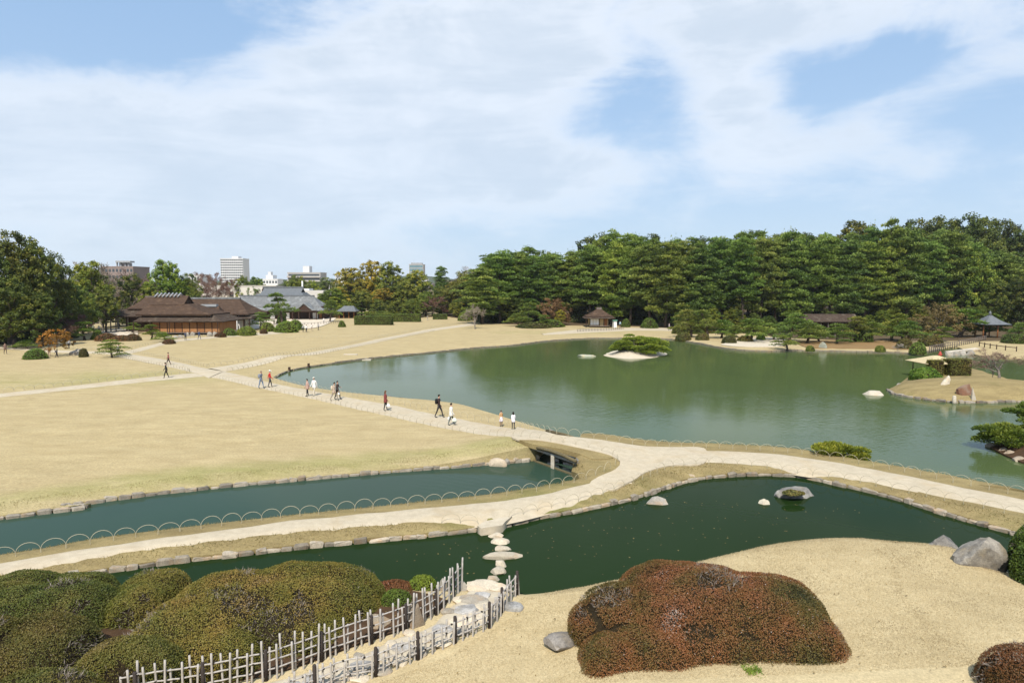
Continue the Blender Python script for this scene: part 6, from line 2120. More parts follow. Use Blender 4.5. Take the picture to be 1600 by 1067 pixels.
# ------------------------------------------------------------------ stepping stones
SS = [(770, 832, 24, 8, 'first stepping stone from the causeway, small'), (775, 841, 26, 9, 'second stepping stone from the causeway'), (781, 851, 31, 11, 'third stepping stone, pale and pointed at its left'),
      (786, 862, 27, 10, 'rounded stepping stone next to the long one'), (786, 874, 58, 13, 'long flat stepping stone lying crosswise'), (782, 886, 20, 12, 'small round stepping stone after the long one'),
      (778, 898, 29, 12, 'broad rounded stepping stone near the bank'), (770, 909, 22, 10, 'last stepping stone at the stone path')]
for i, (px, py, w, h, lab) in enumerate(SS):
    rock(px, py, w, h, lab, 'palestone', 200 + i, .8 if w < 50 else .4, planes=20, rough=.03, name='stepping_stone', flat=.16 if i != 4 else .2, cat='stepping stone', rz=random.uniform(-.2, .2), tint=(.88, .86, .82))
ld = plate('stone_landing', GL([(746, 821), (757, 814), (800, 806), (789, 815), (785, 820), (752, 825)], -.05), lambda X, Y: 0 * X - .05, M['stonepath'], 0.0, .4, .45)
tag(ld, kind='structure')

# ------------------------------------------------------------------ edging stones
def edging_meshes(L, h, d, n=5, seed=0, mat='stone'):
    out = []
    for i in range(n):
        r = np.random.default_rng(seed + i)
        bm = bmesh.new()
        bmesh.ops.create_cube(bm, size=1)
        bmesh.ops.bevel(bm, geom=list(bm.edges), offset=.12, segments=1, affect='EDGES')
        for v in bm.verts:
            v.co = Vector((v.co.x * L, v.co.y * d, v.co.z * h))
            v.co += Vector(r.normal(size=3) * np.array([.05 * L, .06 * d, .07 * h]))
        me = bpy.data.meshes.new('edging_stone')
        bm.to_mesh(me)
        bm.free()
        me.materials.append(M[mat])
        out.append(me)
    return out


ED = edging_meshes(.62, .26, .26, 6, 300)


def edging(line, parent, H=None, step=.64, z=-0.33, scale=1.0, clip=None, jit=.05, tint=(1, 1, 1)):
    fine = even([(p[0], p[1], 0) for p in line], step / 4.4)
    i, n = 0, 0
    while i < len(fine) - 3:
        k = min(random.choice((3, 3, 4, 4, 5, 6)), len(fine) - 1 - i)
        a, b = fine[i], fine[i + k]
        i += k
        m = (a + b) / 2
        if clip and not clip(m):
            continue
        o = obj('edging_stone', random.choice(ED), parent)
        o.location = (m.x + random.uniform(-jit, jit), m.y + random.uniform(-jit, jit), z + random.uniform(-.05, .03))
        o.rotation_euler = (random.uniform(-.07, .07), random.uniform(-.06, .06), math.atan2(b.y - a.y, b.x - a.x) + random.uniform(-.07, .07) + (math.pi if random.random() < .5 else 0))
        s = (b - a).length / .64
        o.scale = (s * random.uniform(.92, 1.04), scale * random.uniform(.75, 1.3), scale * random.uniform(.8, 1.2))
        t = random.uniform(.6, 1.1)
        o.color = (tint[0] * t, tint[1] * t, tint[2] * t, 1)
        n += 1
    return n


def infr(m, pad=60):
    """inside the picture (with a margin)"""
    f = m.y * math.cos(PITCH) + HC * math.sin(PITCH)
    return m.y > 5 and abs(m.x / f * FPX) < 800 + pad


edging(CANAL_N, lawn, clip=lambda m: infr(m) and m.y < 47, tint=(1.0, .95, .88))
edging(CW_IN_L, causeway, clip=infr, tint=(1.05, .98, .88))
edging(CW_IN_R, causeway, clip=infr, tint=(1.05, .98, .88))
# the pond's near shore, seen from its back
edging(GL([(629, 624.5), (597, 621), (537, 615), (474, 605), (432, 594), (430, 590), (453, 580), (483, 574), (517, 569)], ZW), lawn, step=.85, z=-.34, scale=.9, tint=(.7, .65, .6))
edging([p for p in RI[:8]], right_isle, step=.55, z=-.33, scale=1.15, clip=lambda m: infr(m, 20), jit=.1, tint=(.95, .9, .85))
# farther shores: one strip of small stones
mb = MB()
far_line = even([(p[0], p[1], 0) for p in GL([(517, 569), (580, 561), (680, 551), (740, 545), (800, 540.5), (852, 534), (909, 530), (954, 529), (1030, 530), (1058, 532), (1090, 537), (1116, 542), (1150, 547), (1200, 549.5),
                                                (1250, 548.5), (1339, 550.5), (1382, 551), (1427, 553), (1445, 551), (1470, 546)], ZW)], .8)
for a, b in zip(far_line[:-1], far_line[1:]):
    d = (b - a).normalized()
    nrm = Vector((-d.y, d.x, 0))
    hh = random.uniform(.18, .27)
    w = random.uniform(.14, .22)
    q = [a + nrm * w + d * .03, b + nrm * w - d * .03, b - nrm * w - d * .03, a - nrm * w + d * .03]
    mb.prism([(v.x, v.y) for v in q], ZW - .1, ZW + hh)
o = mb.build('shore_stones', M['stone'], lawn)
o['kind'] = 'stuff'
o.color = (.75, .7, .62, 1)

# ------------------------------------------------------------------ bridge
M['oldbeam'] = basic('old bridge timber', (0.16, 0.13, 0.07), (0.09, 0.075, 0.045), 5, .9, .1, .4, .02, stretch=(.3, 3, 3))
bA, bB = Vector((*G(834, 721, ZW), 0)), Vector((*G(895, 743, ZW), 0))
bC, bD = Vector((*G(912, 697, ZW), 0)), Vector((*G(866, 689, ZW), 0))
br = empty('earth_bridge', tuple((bA + bB) / 2))
tag(br, 'low earth topped bridge on stone and timber over the channel', 'bridge')


def bpart(mb, name, mat):
    return wpart(mb, name, mat, br)


def deckmesh():
    out = GLH([(806, 686), (822, 692), (836, 695.5), (870, 700.5), (905, 709.5), (925, 718), (958, 716), (955, 708), (935, 689), (900, 684), (870, 680), (842, 674), (815, 670)], H_top)
    o = plate('deck', out, H_top, M['bank'], .035, .5, .28)
    o.parent = br
    o.location = -br.location
    return o


deckmesh()
u = (bB - bA).normalized()
v = ((bC + bD) / 2 - (bA + bB) / 2).normalized()
dv = ((bC + bD) / 2 - (bA + bB) / 2).length
for k in range(5):
    off = v * (0.25 + k * (dv - 1.6) / 4)
    a = bA - u * .2 + off
    b = bB + u * .1 + off
    a.z = b.z = .40
    bpart(MB().tube([a, (a + b) / 2 + Vector((0, 0, .08)), b], .12, 7), 'beam', M['oldbeam'])
a, b = bA - u * .3, bB + u * .3
a.z, b.z = .50, .52
bpart(MB().tube([a - v * .10, a.lerp(b, .25) - v * .10 + Vector((0, 0, .10)), (a + b) / 2 - v * .10 + Vector((0, 0, .14)), a.lerp(b, .75) - v * .10 + Vector((0, 0, .10)), b - v * .10], .10, 7), 'edge_log', M['oldbeam'])
# thin stone lintel, centre pier and the sill in the water
mid = (bA + bB) / 2
q = [mid - u * .16 - v * .05, mid + u * .16 - v * .05, mid + u * .16 + v * .3, mid - u * .16 + v * .3]
bpart(MB().prism([(p.x, p.y) for p in q], -1.6, .44), 'pier', M['palestone'])
q = [p + v * 3.0 for p in q]
bpart(MB().prism([(p.x, p.y) for p in q], -1.6, .44), 'pier', M['stone'])
q = [bA - u * .2, bB + u * .2, bB + u * .2 + v * .22, bA - u * .2 + v * .22]
bpart(MB().prism([(p.x, p.y) for p in q], ZW - .3, ZW + .06), 'sill', M['oldbeam'])
q = [bA - u * .3 - v * .02, bB + u * .3 - v * .02, bB + u * .3 + v * .25, bA - u * .3 + v * .25]
bpart(MB().prism([(p.x, p.y) for p in q], .34, .45), 'lintel', M['stone'])
# side walls of the channel
for s0, s1, sg in ((bA, bD, -1), (bB, bC, 1)):
    w = u * sg * .5
    s0 = s0 + v * .35
    q = [s0 + w * .15, s0 + w * 1.0, s1 + w * 1.0, s1 + w * .15]
    bpart(MB().prism([(p.x, p.y) for p in q], -1.8, .36), 'side_wall', M['bluestone'])
for i, (px, py, w, h) in enumerate([(818, 722, 26, 16), (805, 724, 18, 14), (828, 712, 20, 16), (836, 720, 14, 14), (823, 703, 22, 18)]):
    o = rock(px, py - 1, w, h, None, 'palestone', 220 + i, .7, z=(ZW, ZW, -.1, ZW, .15)[i], planes=10, name='abutment_stone', tint=(.75, .72, .68))
    if 'label' in o:
        del o['label']
    if 'category' in o:
        del o['category']
    o.parent = br
    o.location = o.location - br.location

# flat stone bridge at the right, far bank, with its rail fence
sb = empty('flat_stone_bridge', (*G(1505, 550, -.3), 0))
tag(sb, 'flat stone slab bridge over the inlet at the right', 'bridge')
for k in range(3):
    a, b = Vector((*G(1483, 551, .05), 0)), Vector((*G(1531, 545, .05), 0))
    d = (b - a) / 3
    p0, p1 = a + d * k + d * .01, a + d * (k + 1) - d * .01
    q = [p0, p1, p1 + Vector((.3, 1.6, 0)), p0 + Vector((.3, 1.6, 0))]
    wpart(MB().prism([(p.x, p.y) for p in q], -.15, .10), 'slab', M['palestone'], sb)
for px in (1500, 1516):
    x, y = G(px, 551, ZW)
    wpart(MB().box(x - .2, y - .1, -1.8, x + .2, y + 1.4, -.16), 'pier', M['stone'], sb)


def post_fence(name, line, label, spacing, ph, pr, rails, mat, H, hrail=None, postmat=None):
    e = empty(name, (line[0][0], line[0][1], 0))
    tag(e, label, 'fence')
    pts = even([(p[0], p[1], 0) for p in line], spacing)
    pm = MB().tube([(0, 0, -.2), (0, 0, ph)], pr, 6).mesh('post', M[postmat or mat])
    P3 = []
    for p in pts:
        z = float(H(np.array([p.x]), np.array([p.y]))[0])
        o = obj('post', pm, e)
        o.location = (p.x - e.location.x, p.y - e.location.y, z)
        P3.append(Vector((p.x, p.y, z)))
    for hr in rails:
        wpart(MB().tube([p + Vector((0, 0, hr)) for p in P3], pr * .75, 5), 'rail', M[mat], e)
    return e


post_fence('rail_fence', GL([(1452, 549), (1480, 543), (1510, 538), (1542, 532)]), 'grey wooden railing beside the flat stone bridge', 1.1, .95, .07, (.45, .85), 'greywood', H_lawn)
post_fence('rail_fence', GL([(1530, 541), (1560, 546), (1600, 550)]), 'dark low railing below the tiled pavilion', 1.8, .8, .08, (.6,), 'darkwood', H_lawn)
post_fence('rail_fence', GL([(1258, 529), (1300, 531), (1345, 531)]), 'wooden railing in front of the roofed wall', 2.0, .9, .08, (.5, .85), 'greywood', H_lawn)
post_fence('picket_fence', GL([(1118, 523), (1160, 521), (1205, 523), (1240, 526)]), 'grey picket fence behind the sand spit', .55, .95, .06, (.3, .8), 'greywood', H_lawn)
post_fence('picket_fence', GL([(902, 519), (925, 518), (950, 517), (975, 515)]), 'pale low fence in front of the thatched hut', .8, .7, .05, (.3, .6), 'greywood', H_lawn)
post_fence('picket_fence', GL([(405, 512), (450, 509), (500, 507), (530, 505)]), 'low pale fence across the entrance court', .9, .6, .05, (.5,), 'greywood', H_lawn)
post_fence('garden_rail', GL([(30, 534), (70, 529), (110, 525), (150, 521)]), 'low pale railing in the shade at the left', 1.5, .7, .06, (.6,), 'greywood', H_lawn)

# ------------------------------------------------------------------ bamboo hoop fences
M['bamboo'] = basic('split bamboo', (0.47, 0.42, 0.30), (0.36, 0.32, 0.22), 8, .6, .3, .1, .01)
hp = MB()
n_ = 12
hpts = [(-.43, 0, -.1)] + [(-.43 * math.cos(math.pi * i / n_), .012, .44 * math.sin(math.pi * i / n_) ** .8) for i in range(n_ + 1)] + [(.43, 0.02, -.1)]
hp.tube(hpts, .0095, 5)
HOOP = hp.mesh('hoop', M['bamboo'])
hp = MB()
hpts = [(-.43, 0, -.1)] + [(-.43 * math.cos(math.pi * i / 7), .012, .44 * math.sin(math.pi * i / 7) ** .8) for i in range(8)] + [(.43, 0.02, -.1)]
hp.tube(hpts, .02, 3)
HOOPFAR = hp.mesh('hoop', M['bamboo'])


def hoops(line, label, H, spacing=.80, far=False, hs=1.0, tint=1.0):
    pts = even([(p[0], p[1], 0) for p in line], spacing)
    e = empty('hoop_fence', (pts[0].x, pts[0].y, 0))
    tag(e, label, 'fence', 'hoop fences along the paths')
    for a, b in zip(pts[:-1], pts[1:]):
        m = (a + b) / 2
        if not infr(m, 80):
            continue
        o = obj('hoop', HOOPFAR if far else HOOP, e)
        o.location = (m.x - e.location.x, m.y - e.location.y, float(H(np.array([m.x]), np.array([m.y]))[0]) + .02)
        o.rotation_euler = (random.uniform(-.06, .06), 0, math.atan2(b.y - a.y, b.x - a.x) + random.uniform(-.06, .06))
        o.scale = ((b - a).length / .86 * random.uniform(1.0, 1.07), 1, hs * random.uniform(.92, 1.1))
    return e


hoops(GLH([(-60, 886), (0, 873), (100, 857), (200, 841.5), (300, 828), (400, 814.5), (500, 803.5), (600, 793.5), (700, 784.5), (780, 776), (840, 767.5), (890, 756), (930, 744), (955, 731)], H_cw), 'row of bamboo hoops between the left causeway path and the teal canal', H_cw)
hoops(GLH([(962, 727), (966, 720), (950, 709), (905, 698), (870, 691), (836, 686), (800, 682.5), (760, 680)], H_top), 'row of bamboo hoops over the bridge, canal side', H_top)
hoops(GLH([(752, 679.5), (710, 672.5), (660, 662.5), (600, 649), (540, 635.5), (480, 621.5), (400, 605.5), (335, 590)], H_lawn), 'row of bamboo hoops between the main path and the big lawn', H_lawn)
hoops(GLH([(835, 673), (760, 659.5), (680, 644), (620, 631.5), (560, 621.5), (480, 607), (430, 597.5), (385, 587)], H_lawn), 'row of bamboo hoops between the main path and the pond', H_lawn)
hoops(GLH([(812, 668), (840, 673.5), (870, 679), (905, 683), (940, 687.5), (970, 692), (1000, 696.5), (1100, 700), (1200, 705), (1260, 711), (1300, 717.5), (1400, 735.5), (1500, 756), (1600, 776.5), (1680, 795)], H_top), 'row of bamboo hoops between the right causeway path and the pond', H_top)
hoops(GLH([(795, 812), (840, 800.5), (900, 785.5), (950, 770.5), (1000, 751.5), (1050, 731), (1100, 726), (1140, 726.5), (1200, 732), (1300, 747.5), (1400, 767), (1500, 787), (1600, 808), (1680, 826)], H_cw), 'row of bamboo hoops between the right causeway path and the dark water', H_cw)
hoops(GLH([(690, 816.5), (735, 819), (748, 822)], H_cw), 'short row of bamboo hoops left of the stepping stones', H_cw)
for ln, lab in [([(192, 548), (250, 558), (318, 573), (330, 572), (400, 564), (500, 546.5), (597, 527.5), (680, 512), (737, 503.5)], 'faint hoop fence round the far lawn, hall side'),
                ([(355, 580), (400, 573), (500, 554), (597, 534.5), (680, 518)], 'faint hoop fence between far diagonal path and pond'),
                ([(182, 557), (228, 567), (296, 581), (250, 586.5), (200, 591.5), (140, 598), (60, 606.5), (0, 612.5)], 'faint hoop fence round the left lawn'),
                ([(195, 545), (235, 539.5), (275, 530.5), (330, 526)], 'faint hoop fence before the hall garden'),
                ([(400, 528.5), (500, 528.5), (580, 527), (610, 526)], 'faint hoop fence crossing the far lawn'),
                ([(100, 545.5), (150, 546.5), (188, 546)], 'faint hoop fence by the garden stream')]:
    hoops(GL(ln), lab, H_lawn, .85, True)

# ------------------------------------------------------------------ stone path and bamboo fences in front
def H_f1(x, y):
    return float(H_fg(np.array([x]), np.array([y]))[0])


spath = ribbon('stone_path', GL([(290, 1110), (390, 1075), (520, 1040), (600, 1010), (680, 972), (715, 938), (735, 918)], Z_SP), GL([(400, 1110), (505, 1082), (575, 1058), (700, 1008), (752, 984), (787, 950), (795, 916)], Z_SP), H_fg, M['stonepath'], .05, .3, 9)
tag(spath, kind='structure')
PAV = [(758, 916, 60, 20), (775, 919, 40, 16), (755, 933, 26, 12), (742, 939, 50, 14), (718, 938, 18, 10), (760, 950, 36, 14), (728, 955, 44, 14), (700, 957, 22, 9), (725, 972, 50, 16), (752, 968, 26, 12),
       (690, 985, 34, 12), (720, 990, 30, 12), (660, 1000, 36, 14), (690, 1008, 30, 12), (628, 1015, 34, 14), (655, 1022, 30, 14), (600, 1030, 36, 14), (625, 1036, 28, 12), (566, 1043, 36, 15), (596, 1050, 30, 14),
       (530, 1055, 36, 15), (560, 1062, 28, 14), (490, 1067, 38, 16), (520, 1075, 30, 14), (640, 992, 20, 8), (610, 1008, 18, 8), (455, 1078, 36, 15), (560, 1028, 18, 8)]
for i, (px, py, w, h) in enumerate(PAV):
    x, y = G(px, py, .05)
    kk = math.hypot(y, HC) / FPX
    me = rock_mesh('paving_stone', (w * kk / 2, h * kk * 1.15 * .5 * 1.9, .10), [M[('palestone', 'palestone', 'bluestone', 'stone')[i % 4]]], 400 + i, 3, 26, .03, .05)
    o = obj('paving_stone', me, spath)
    o.location = (x, y, H_f1(x, y) + .055)
    o.rotation_euler = (0, 0, random.uniform(-.3, .3))
    o.color = (.95, .92, .87, 1) if i % 4 != 2 else (1.4, 1.42, 1.46, 1)

M['greybamboo'] = basic('weathered grey bamboo', (0.44, 0.41, 0.375), (0.30, 0.275, 0.25), 5, .8, .2, .3, .01, stretch=(3, 3, .6))
M['charpost'] = basic('charred post', (0.035, 0.028, 0.026), (0.06, 0.05, 0.045), 5, .9, .1, .4, .01)
M['tie'] = basic('black palm rope', (0.02, 0.017, 0.015), (0.03, 0.025, 0.02), 20, .95, .05)


def stake_fence(line_px, label, stake_h, rails, post_ts, spacing, seed, post_h):
    random.seed(seed)
    line = GL(line_px, .05)
    pts = even([(p[0], p[1], 0) for p in line], spacing)
    e = empty('bamboo_fence', (pts[len(pts) // 2].x, pts[len(pts) // 2].y, 0))
    tag(e, label, 'fence')
    sm_ = []
    for v_ in range(4):
        hh = stake_h * random.uniform(.96, 1.04)
        mb = MB()
        prof = []
        for k in range(9):
            z = -.1 + (hh + .1) * k / 8
            prof.append((.026 * (1.0 + (.14 if k % 2 else 0)), z))
        mb.lathe(prof, seg=7)
        sm_.append(mb.mesh('stake', M['greybamboo']))
    P3 = [Vector((p.x, p.y, H_f1(p.x, p.y))) for p in pts]
    for i, p in enumerate(P3):
        a, b = P3[max(i - 1, 0)], P3[min(i + 1, len(P3) - 1)]
        d = (b - a).normalized()
        nrm = Vector((-d.y, d.x, 0)).normalized()
        for s in ((1, -1)[i % 2],):
            o = obj('stake', random.choice(sm_), e)
            q = p + nrm * .042 * s + d * random.uniform(-.05, .05)
            o.location = q - e.location
            o.rotation_euler = (random.uniform(-.05, .05), random.uniform(-.05, .05), random.uniform(0, 3))
            o.scale = (1, 1, random.uniform(.9, 1.07) if i % 3 else random.uniform(.72, .95))
    tie = MB()
    for hr in rails:
        wpart(MB().tube([p + Vector((0, 0, hr + random.uniform(-.012, .012))) for p in P3], .022, 6), 'rail', M['greybamboo'], e)
    tm = MB().lathe([(.034, -.018), (.036, 0), (.034, .018)], seg=6).mesh('rope_tie', M['tie'])
    for i, p in enumerate(P3):
        for hr in rails:
            if (i * 7 + int(hr * 10)) % 3 == 0:
                o = obj('rope_tie', tm, e)
                o.location = p + Vector((0, 0, hr)) - e.location
    pm = MB().lathe([(.052, -.1), (.05, post_h * .6), (.047, post_h - .02), (.035, post_h)], seg=9).mesh('post', M['charpost'])
    for t in post_ts:
        i = min(len(P3) - 1, int(t * (len(P3) - 1)))
        o = obj('post', pm, e)
        p = P3[i] + (P3[min(i + 1, len(P3) - 1)] - P3[max(i - 1, 0)]).normalized() * .12
        o.location = p - e.location
    return e


stake_fence(FENCE_A, 'left weathered bamboo stake fence, between the hedges and the stone path', 1.02, (.28, .52, .76), (.02, .16, .30, .44, .57, .68, .80, .93), .185, 5, .84)
stake_fence(FENCE_B, 'right weathered bamboo stake fence, between the stone path and the pale lawn', .74, (.20, .40, .60), (.10, .28, .42, .57, .70, .83, .99), .18, 6, .80)

# ------------------------------------------------------------------ foreground hedges
def HB(px, py, zt, rx, ry, h, turn=0.0, dz=0.0):
    return blob_at(px, py, zt, rx, ry, h, turn, dz)


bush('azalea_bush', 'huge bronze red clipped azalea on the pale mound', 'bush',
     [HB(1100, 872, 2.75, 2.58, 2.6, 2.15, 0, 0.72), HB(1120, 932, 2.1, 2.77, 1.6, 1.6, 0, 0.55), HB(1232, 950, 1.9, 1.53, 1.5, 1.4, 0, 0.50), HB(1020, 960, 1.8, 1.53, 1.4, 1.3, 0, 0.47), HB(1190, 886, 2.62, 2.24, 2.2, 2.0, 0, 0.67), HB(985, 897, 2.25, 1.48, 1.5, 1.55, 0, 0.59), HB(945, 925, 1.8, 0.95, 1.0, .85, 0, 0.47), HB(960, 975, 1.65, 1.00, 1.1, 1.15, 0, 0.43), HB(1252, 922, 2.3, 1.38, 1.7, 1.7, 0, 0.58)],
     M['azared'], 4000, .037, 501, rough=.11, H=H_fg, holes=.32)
bush('azalea_bush', 'dark bronze clipped azalea cut off by the bottom right corner', 'bush', [HB(1618, 1000, 2.4, .98, 1.0, 1.7, 0, .35)], M['azared'], 4000, .037, 502, (.6, .62, .55), H=H_fg)
bush('azalea_hedge', 'largest olive brown clipped azalea, along the left bamboo fence', 'hedge',
     [HB(470, 886, 1.45, 2.5, 1.9, 1.5, 0, .30), HB(360, 905, 1.5, 2.4, 2.1, 1.6, 0, .30), HB(300, 935, 1.5, 2.0, 1.8, 1.6, 0, .30), HB(540, 905, 1.0, 1.0, 1.3, 1.1, 0, .30), HB(420, 940, 1.2, 2.1, 1.5, 1.4, 0, .30), HB(330, 975, 1.25, 1.3, 1.1, 1.3, 0, .30)], M['azaolive'], 3400, .041, 503, (1.25, 1.12, .95), .11, H=H_fg, holes=.26)
bush('azalea_hedge', 'olive clipped azalea lobe beside the dark water, left of the largest one', 'hedge', [HB(228, 888, 1.25, 1.15, 1.2, 1.4, 0, .30), HB(208, 908, 1.25, 1.05, 1.2, 1.5, 0, .30)], M['azaolive'], 3400, .041, 504, (1.0, 1.02, .8), .11, H=H_fg)
bush('azalea_hedge', 'green brown clipped azalea bank at the left under the causeway', 'hedge', [HB(105, 892, 1.15, 1.45, 1.2, 1.4, 0, .30), HB(20, 893, 1.2, 1.8, 1.2, 1.4, 0, .30), HB(78, 912, 1.4, 1.85, 1.7, 1.7, 0, .30), HB(-40, 915, 1.5, 2.2, 1.7, 1.7, 0, .30)], M['azaolive'], 3200, .041, 505, (.8, .9, .75), .13, H=H_fg)
bush('azalea_hedge', 'dark olive brown azalea at the bottom left edge', 'hedge', [HB(38, 966, 1.65, 1.6, 1.4, 1.7, 0, .30), HB(-60, 969, 1.7, 1.8, 1.3, 1.8, 0, .30)], M['azaolive'], 3400, .041, 506, (.75, .72, .7), .12, H=H_fg)
bush('azalea_hedge', 'rounded olive azalea in front of the largest one, near the fence corner', 'hedge', [HB(195, 988, 1.6, 1.35, .9, 1.6, 0, .30), HB(165, 1000, 1.5, 1.0, .9, 1.5, 0, .30)], M['azaolive'], 3400, .041, 507, (.85, .88, .8), .10, H=H_fg)
bush('azalea_hedge', 'rough azalea top cut by the bottom left corner', 'hedge', [HB(45, 1048, 1.9, 1.3, 1.1, 1.2, 0, .30)], M['azaolive'], 3400, .041, 508, (.75, .8, .7), .14, H=H_fg)
bush('azalea_bush', 'small red brown azalea behind the left bamboo fence', 'bush', [HB(612, 908, .45, .85, .75, .8, 0, .1)], M['azared'], 2600, .05, 509, (.85, .75, .8), .06, H=H_fg)
bush('clipped_bush', 'small round bright green bush near the end of the left fence', 'bush', [HB(658, 898, .5, .55, .6, .8, 0, .12)], M['azagreen'], 2600, .045, 510, (1.1, 1.15, .7), .03, H=H_fg)
bush('clipped_bush', 'small dull green bush in front of the small red brown azalea', 'bush', [HB(617, 926, .45, .55, .5, .65)], M['azagreen'], 2600, .045, 511, (.75, .85, .7), .04, H=H_fg)
bush('leafy_bush', 'dark green bush at the right edge by the boulder', 'bush', [HB(1640, 825, 2.0, 1.0, .9, 1.3), HB(1650, 850, 1.8, 1.05, .9, 1.4)], M['azagreen'], 1500, .085, 512, (.5, .62, .5), .15, H=H_fg)


# low pines by the water
def spread_pine(name, label, px, py, z, rx, ry, h, seed, pads=16, tint=(1, 1, 1), ln=.16, dens=1.0):
    r = np.random.default_rng(seed)
    x, y = G(px, py, z)
    mb = MB()
    P, D_, K = [], [], []
    for j in range(pads):
        a = r.uniform(0, 6.28)
        q = math.sqrt(r.uniform(0, 1)) * (.8 if pads < 60 else .9)
        cx, cy = rx * q * math.cos(a), ry * q * math.sin(a)
        cz = h * math.sqrt(max(.02, 1 - q * q)) * r.uniform(.2, 1.0)
        branch_tube(mb, (0, 0, -.2), (cx, cy, cz - .05), .07, .02, .1, 4, 5)
        pr = r.uniform(.28, .42) * math.sqrt(rx * ry) * (1 if pads < 60 else .75)
        m = int(420 * dens)
        ang = r.uniform(0, 6.28, m)
        rr = np.sqrt(r.uniform(0, 1, m))
        hz = np.sqrt(1 - rr ** 2 * .97) * .38 * r.uniform(.2, 1, m)
        p = np.array((cx, cy, cz)) + np.stack([rr * np.cos(ang), rr * np.sin(ang), hz - .12], 1) * pr
        P.append(p)
        D_.append(np.stack([np.cos(ang) * rr, np.sin(ang) * rr, .35 + hz * 1.5], 1) + r.normal(size=(m, 3)) * .35)
        K.append(np.clip(.25 + hz * 1.2 + r.normal() * .1 + r.normal(size=m) * .12, 0, 1))
    P, D_, K = np.concatenate(P), np.concatenate(D_), np.concatenate(K)
    V, F = sprig_quads(P, D_, ln, ln * .5, r)
    e = empty(name, (x, y, z))
    tag(e, label, 'pine')
    c = obj('crown', np_mesh('crown', V, F, [M['niwaki']], rnd=K), e)
    c.color = (*tint, 1)
    mb.build('trunk', M['barkgrey'], e)
    return e


spread_pine('creeping_pine', 'low yellow green pine spreading just beyond the right causeway path', 1318, 722, -.55, 2.1, 1.3, 1.15, 601, 22, (1.25, 1.1, .6), .15)
spread_pine('islet_pine', 'broad low pine covering the sandy islet', 999, 553, -.1, 4.5, 2.7, 3.0, 602, 70, (1.3, 1.3, .75), .2)
spread_pine('islet_pine', 'small pine tuft at the front left of the sandy islet', 975, 557.5, -.45, 1.3, .8, .8, 603, 9, (1.2, 1.15, .8), .2)
spread_pine('islet_pine', 'small pine tuft at the front middle of the sandy islet', 990, 559, -.55, .9, .6, .6, 604, 7, (1.15, 1.1, .8), .2)
ps = G(1606, 706, ZW)
RP = GL([(1545, 698), (1562, 709), (1580, 717), (1610, 727), (1690, 735), (1700, 680), (1640, 668), (1580, 682)], ZW)
rp, RPP = island('rocky_point', RP, lambda X, Y, P: ZW + .1 + .5 * sstep(seg_dist(X, Y, P + [P[0]]) / 1.5), M['soil'], .5)
spread_pine('shore_pine', 'dark green pine leaning over the water at the right edge', 1606, 700, -.2, 3.2, 1.8, 2.1, 605, 26, (.8, .85, .6), .17, 1.2)
spread_pine('shore_pine', 'upper dark pine cut by the right edge', 1625, 672, .3, 2.4, 1.6, 2.2, 606, 16, (.7, .8, .6), .17, 1.2)

# posts and lanterns
x, y = G(1489, 630, ZW)
tag(MB().lathe([(.16, 0), (.17, .3), (.15, .75), (.1, .82)], (0, 0, 0), 9).build('stone_post', M['palestone']), 'short white stone post at the front edge of the grassy island', 'post').location = (x, y - .15, ZW - .1)


def lantern(px, by, label, s=1.0):
    D = HC * FPX / (by - HOR)
    e = empty('stone_lantern', (XD(px, D), D, gz(XD(px, D), D)), 0, s)
    tag(e, label, 'lantern')
    MB().lathe([(.35, 0), (.3, .2), (.14, .25), (.13, .95), (.28, 1.05), (.3, 1.15)], seg=8).build('pedestal', M['stone'], e)
    MB().box(-.2, -.2, 1.16, .2, .2, 1.5).build('light_box', M['palestone'], e)
    MB().lathe([(.48, 1.51), (.4, 1.6), (.15, 1.8), (.08, 1.95)], seg=8).build('cap', M['stone'], e)


lantern(428, 511, 'grey stone lantern right of the green mounds')
lantern(668, 500, 'small stone lantern post at the right end of the long hedge', .6)
# stone steps down to the pond
st = empty('stone_steps', (*G(560, 558), 0))
tag(st, 'small flight of pale stone steps down to the pond', 'steps')
for k in range(4):
    x, y = G(548 + 7 * k, 554.5 + 2.4 * k, 0 - .1 * k)
    wpart(MB().box(x - 1.0, y - .35, -.5 - .1 * k, x + 1.0, y + .35, .12 - .13 * k), 'step', M['palestone'], st)
# outlet posts at the pond tip
for px, py in ((453, 580), (483, 574)):
    x, y = G(px, py, ZW)
    tag(MB().box(-.12, -.12, -.3, .12, .12, .55).build('wooden_post', M['darkwood']), 'short dark post at the pond tip, ' + ('left one' if px < 470 else 'right one'), 'post').location = (x, y - .2, ZW)

# ------------------------------------------------------------------ loose grass and floating leaves
def grass_patch(name, outline, H, n, ln, mat, label_parent, zoff=0.0, seed=0, dmin=None, dist_line=None, tilt=.7):
    r = np.random.default_rng(seed)
    xs, ys = [p[0] for p in outline], [p[1] for p in outline]
    X, Y = r.uniform(min(xs), max(xs), n), r.uniform(min(ys), max(ys), n)
    ok = in_poly(X, Y, outline)
    X, Y = X[ok], Y[ok]
    return X, Y, r


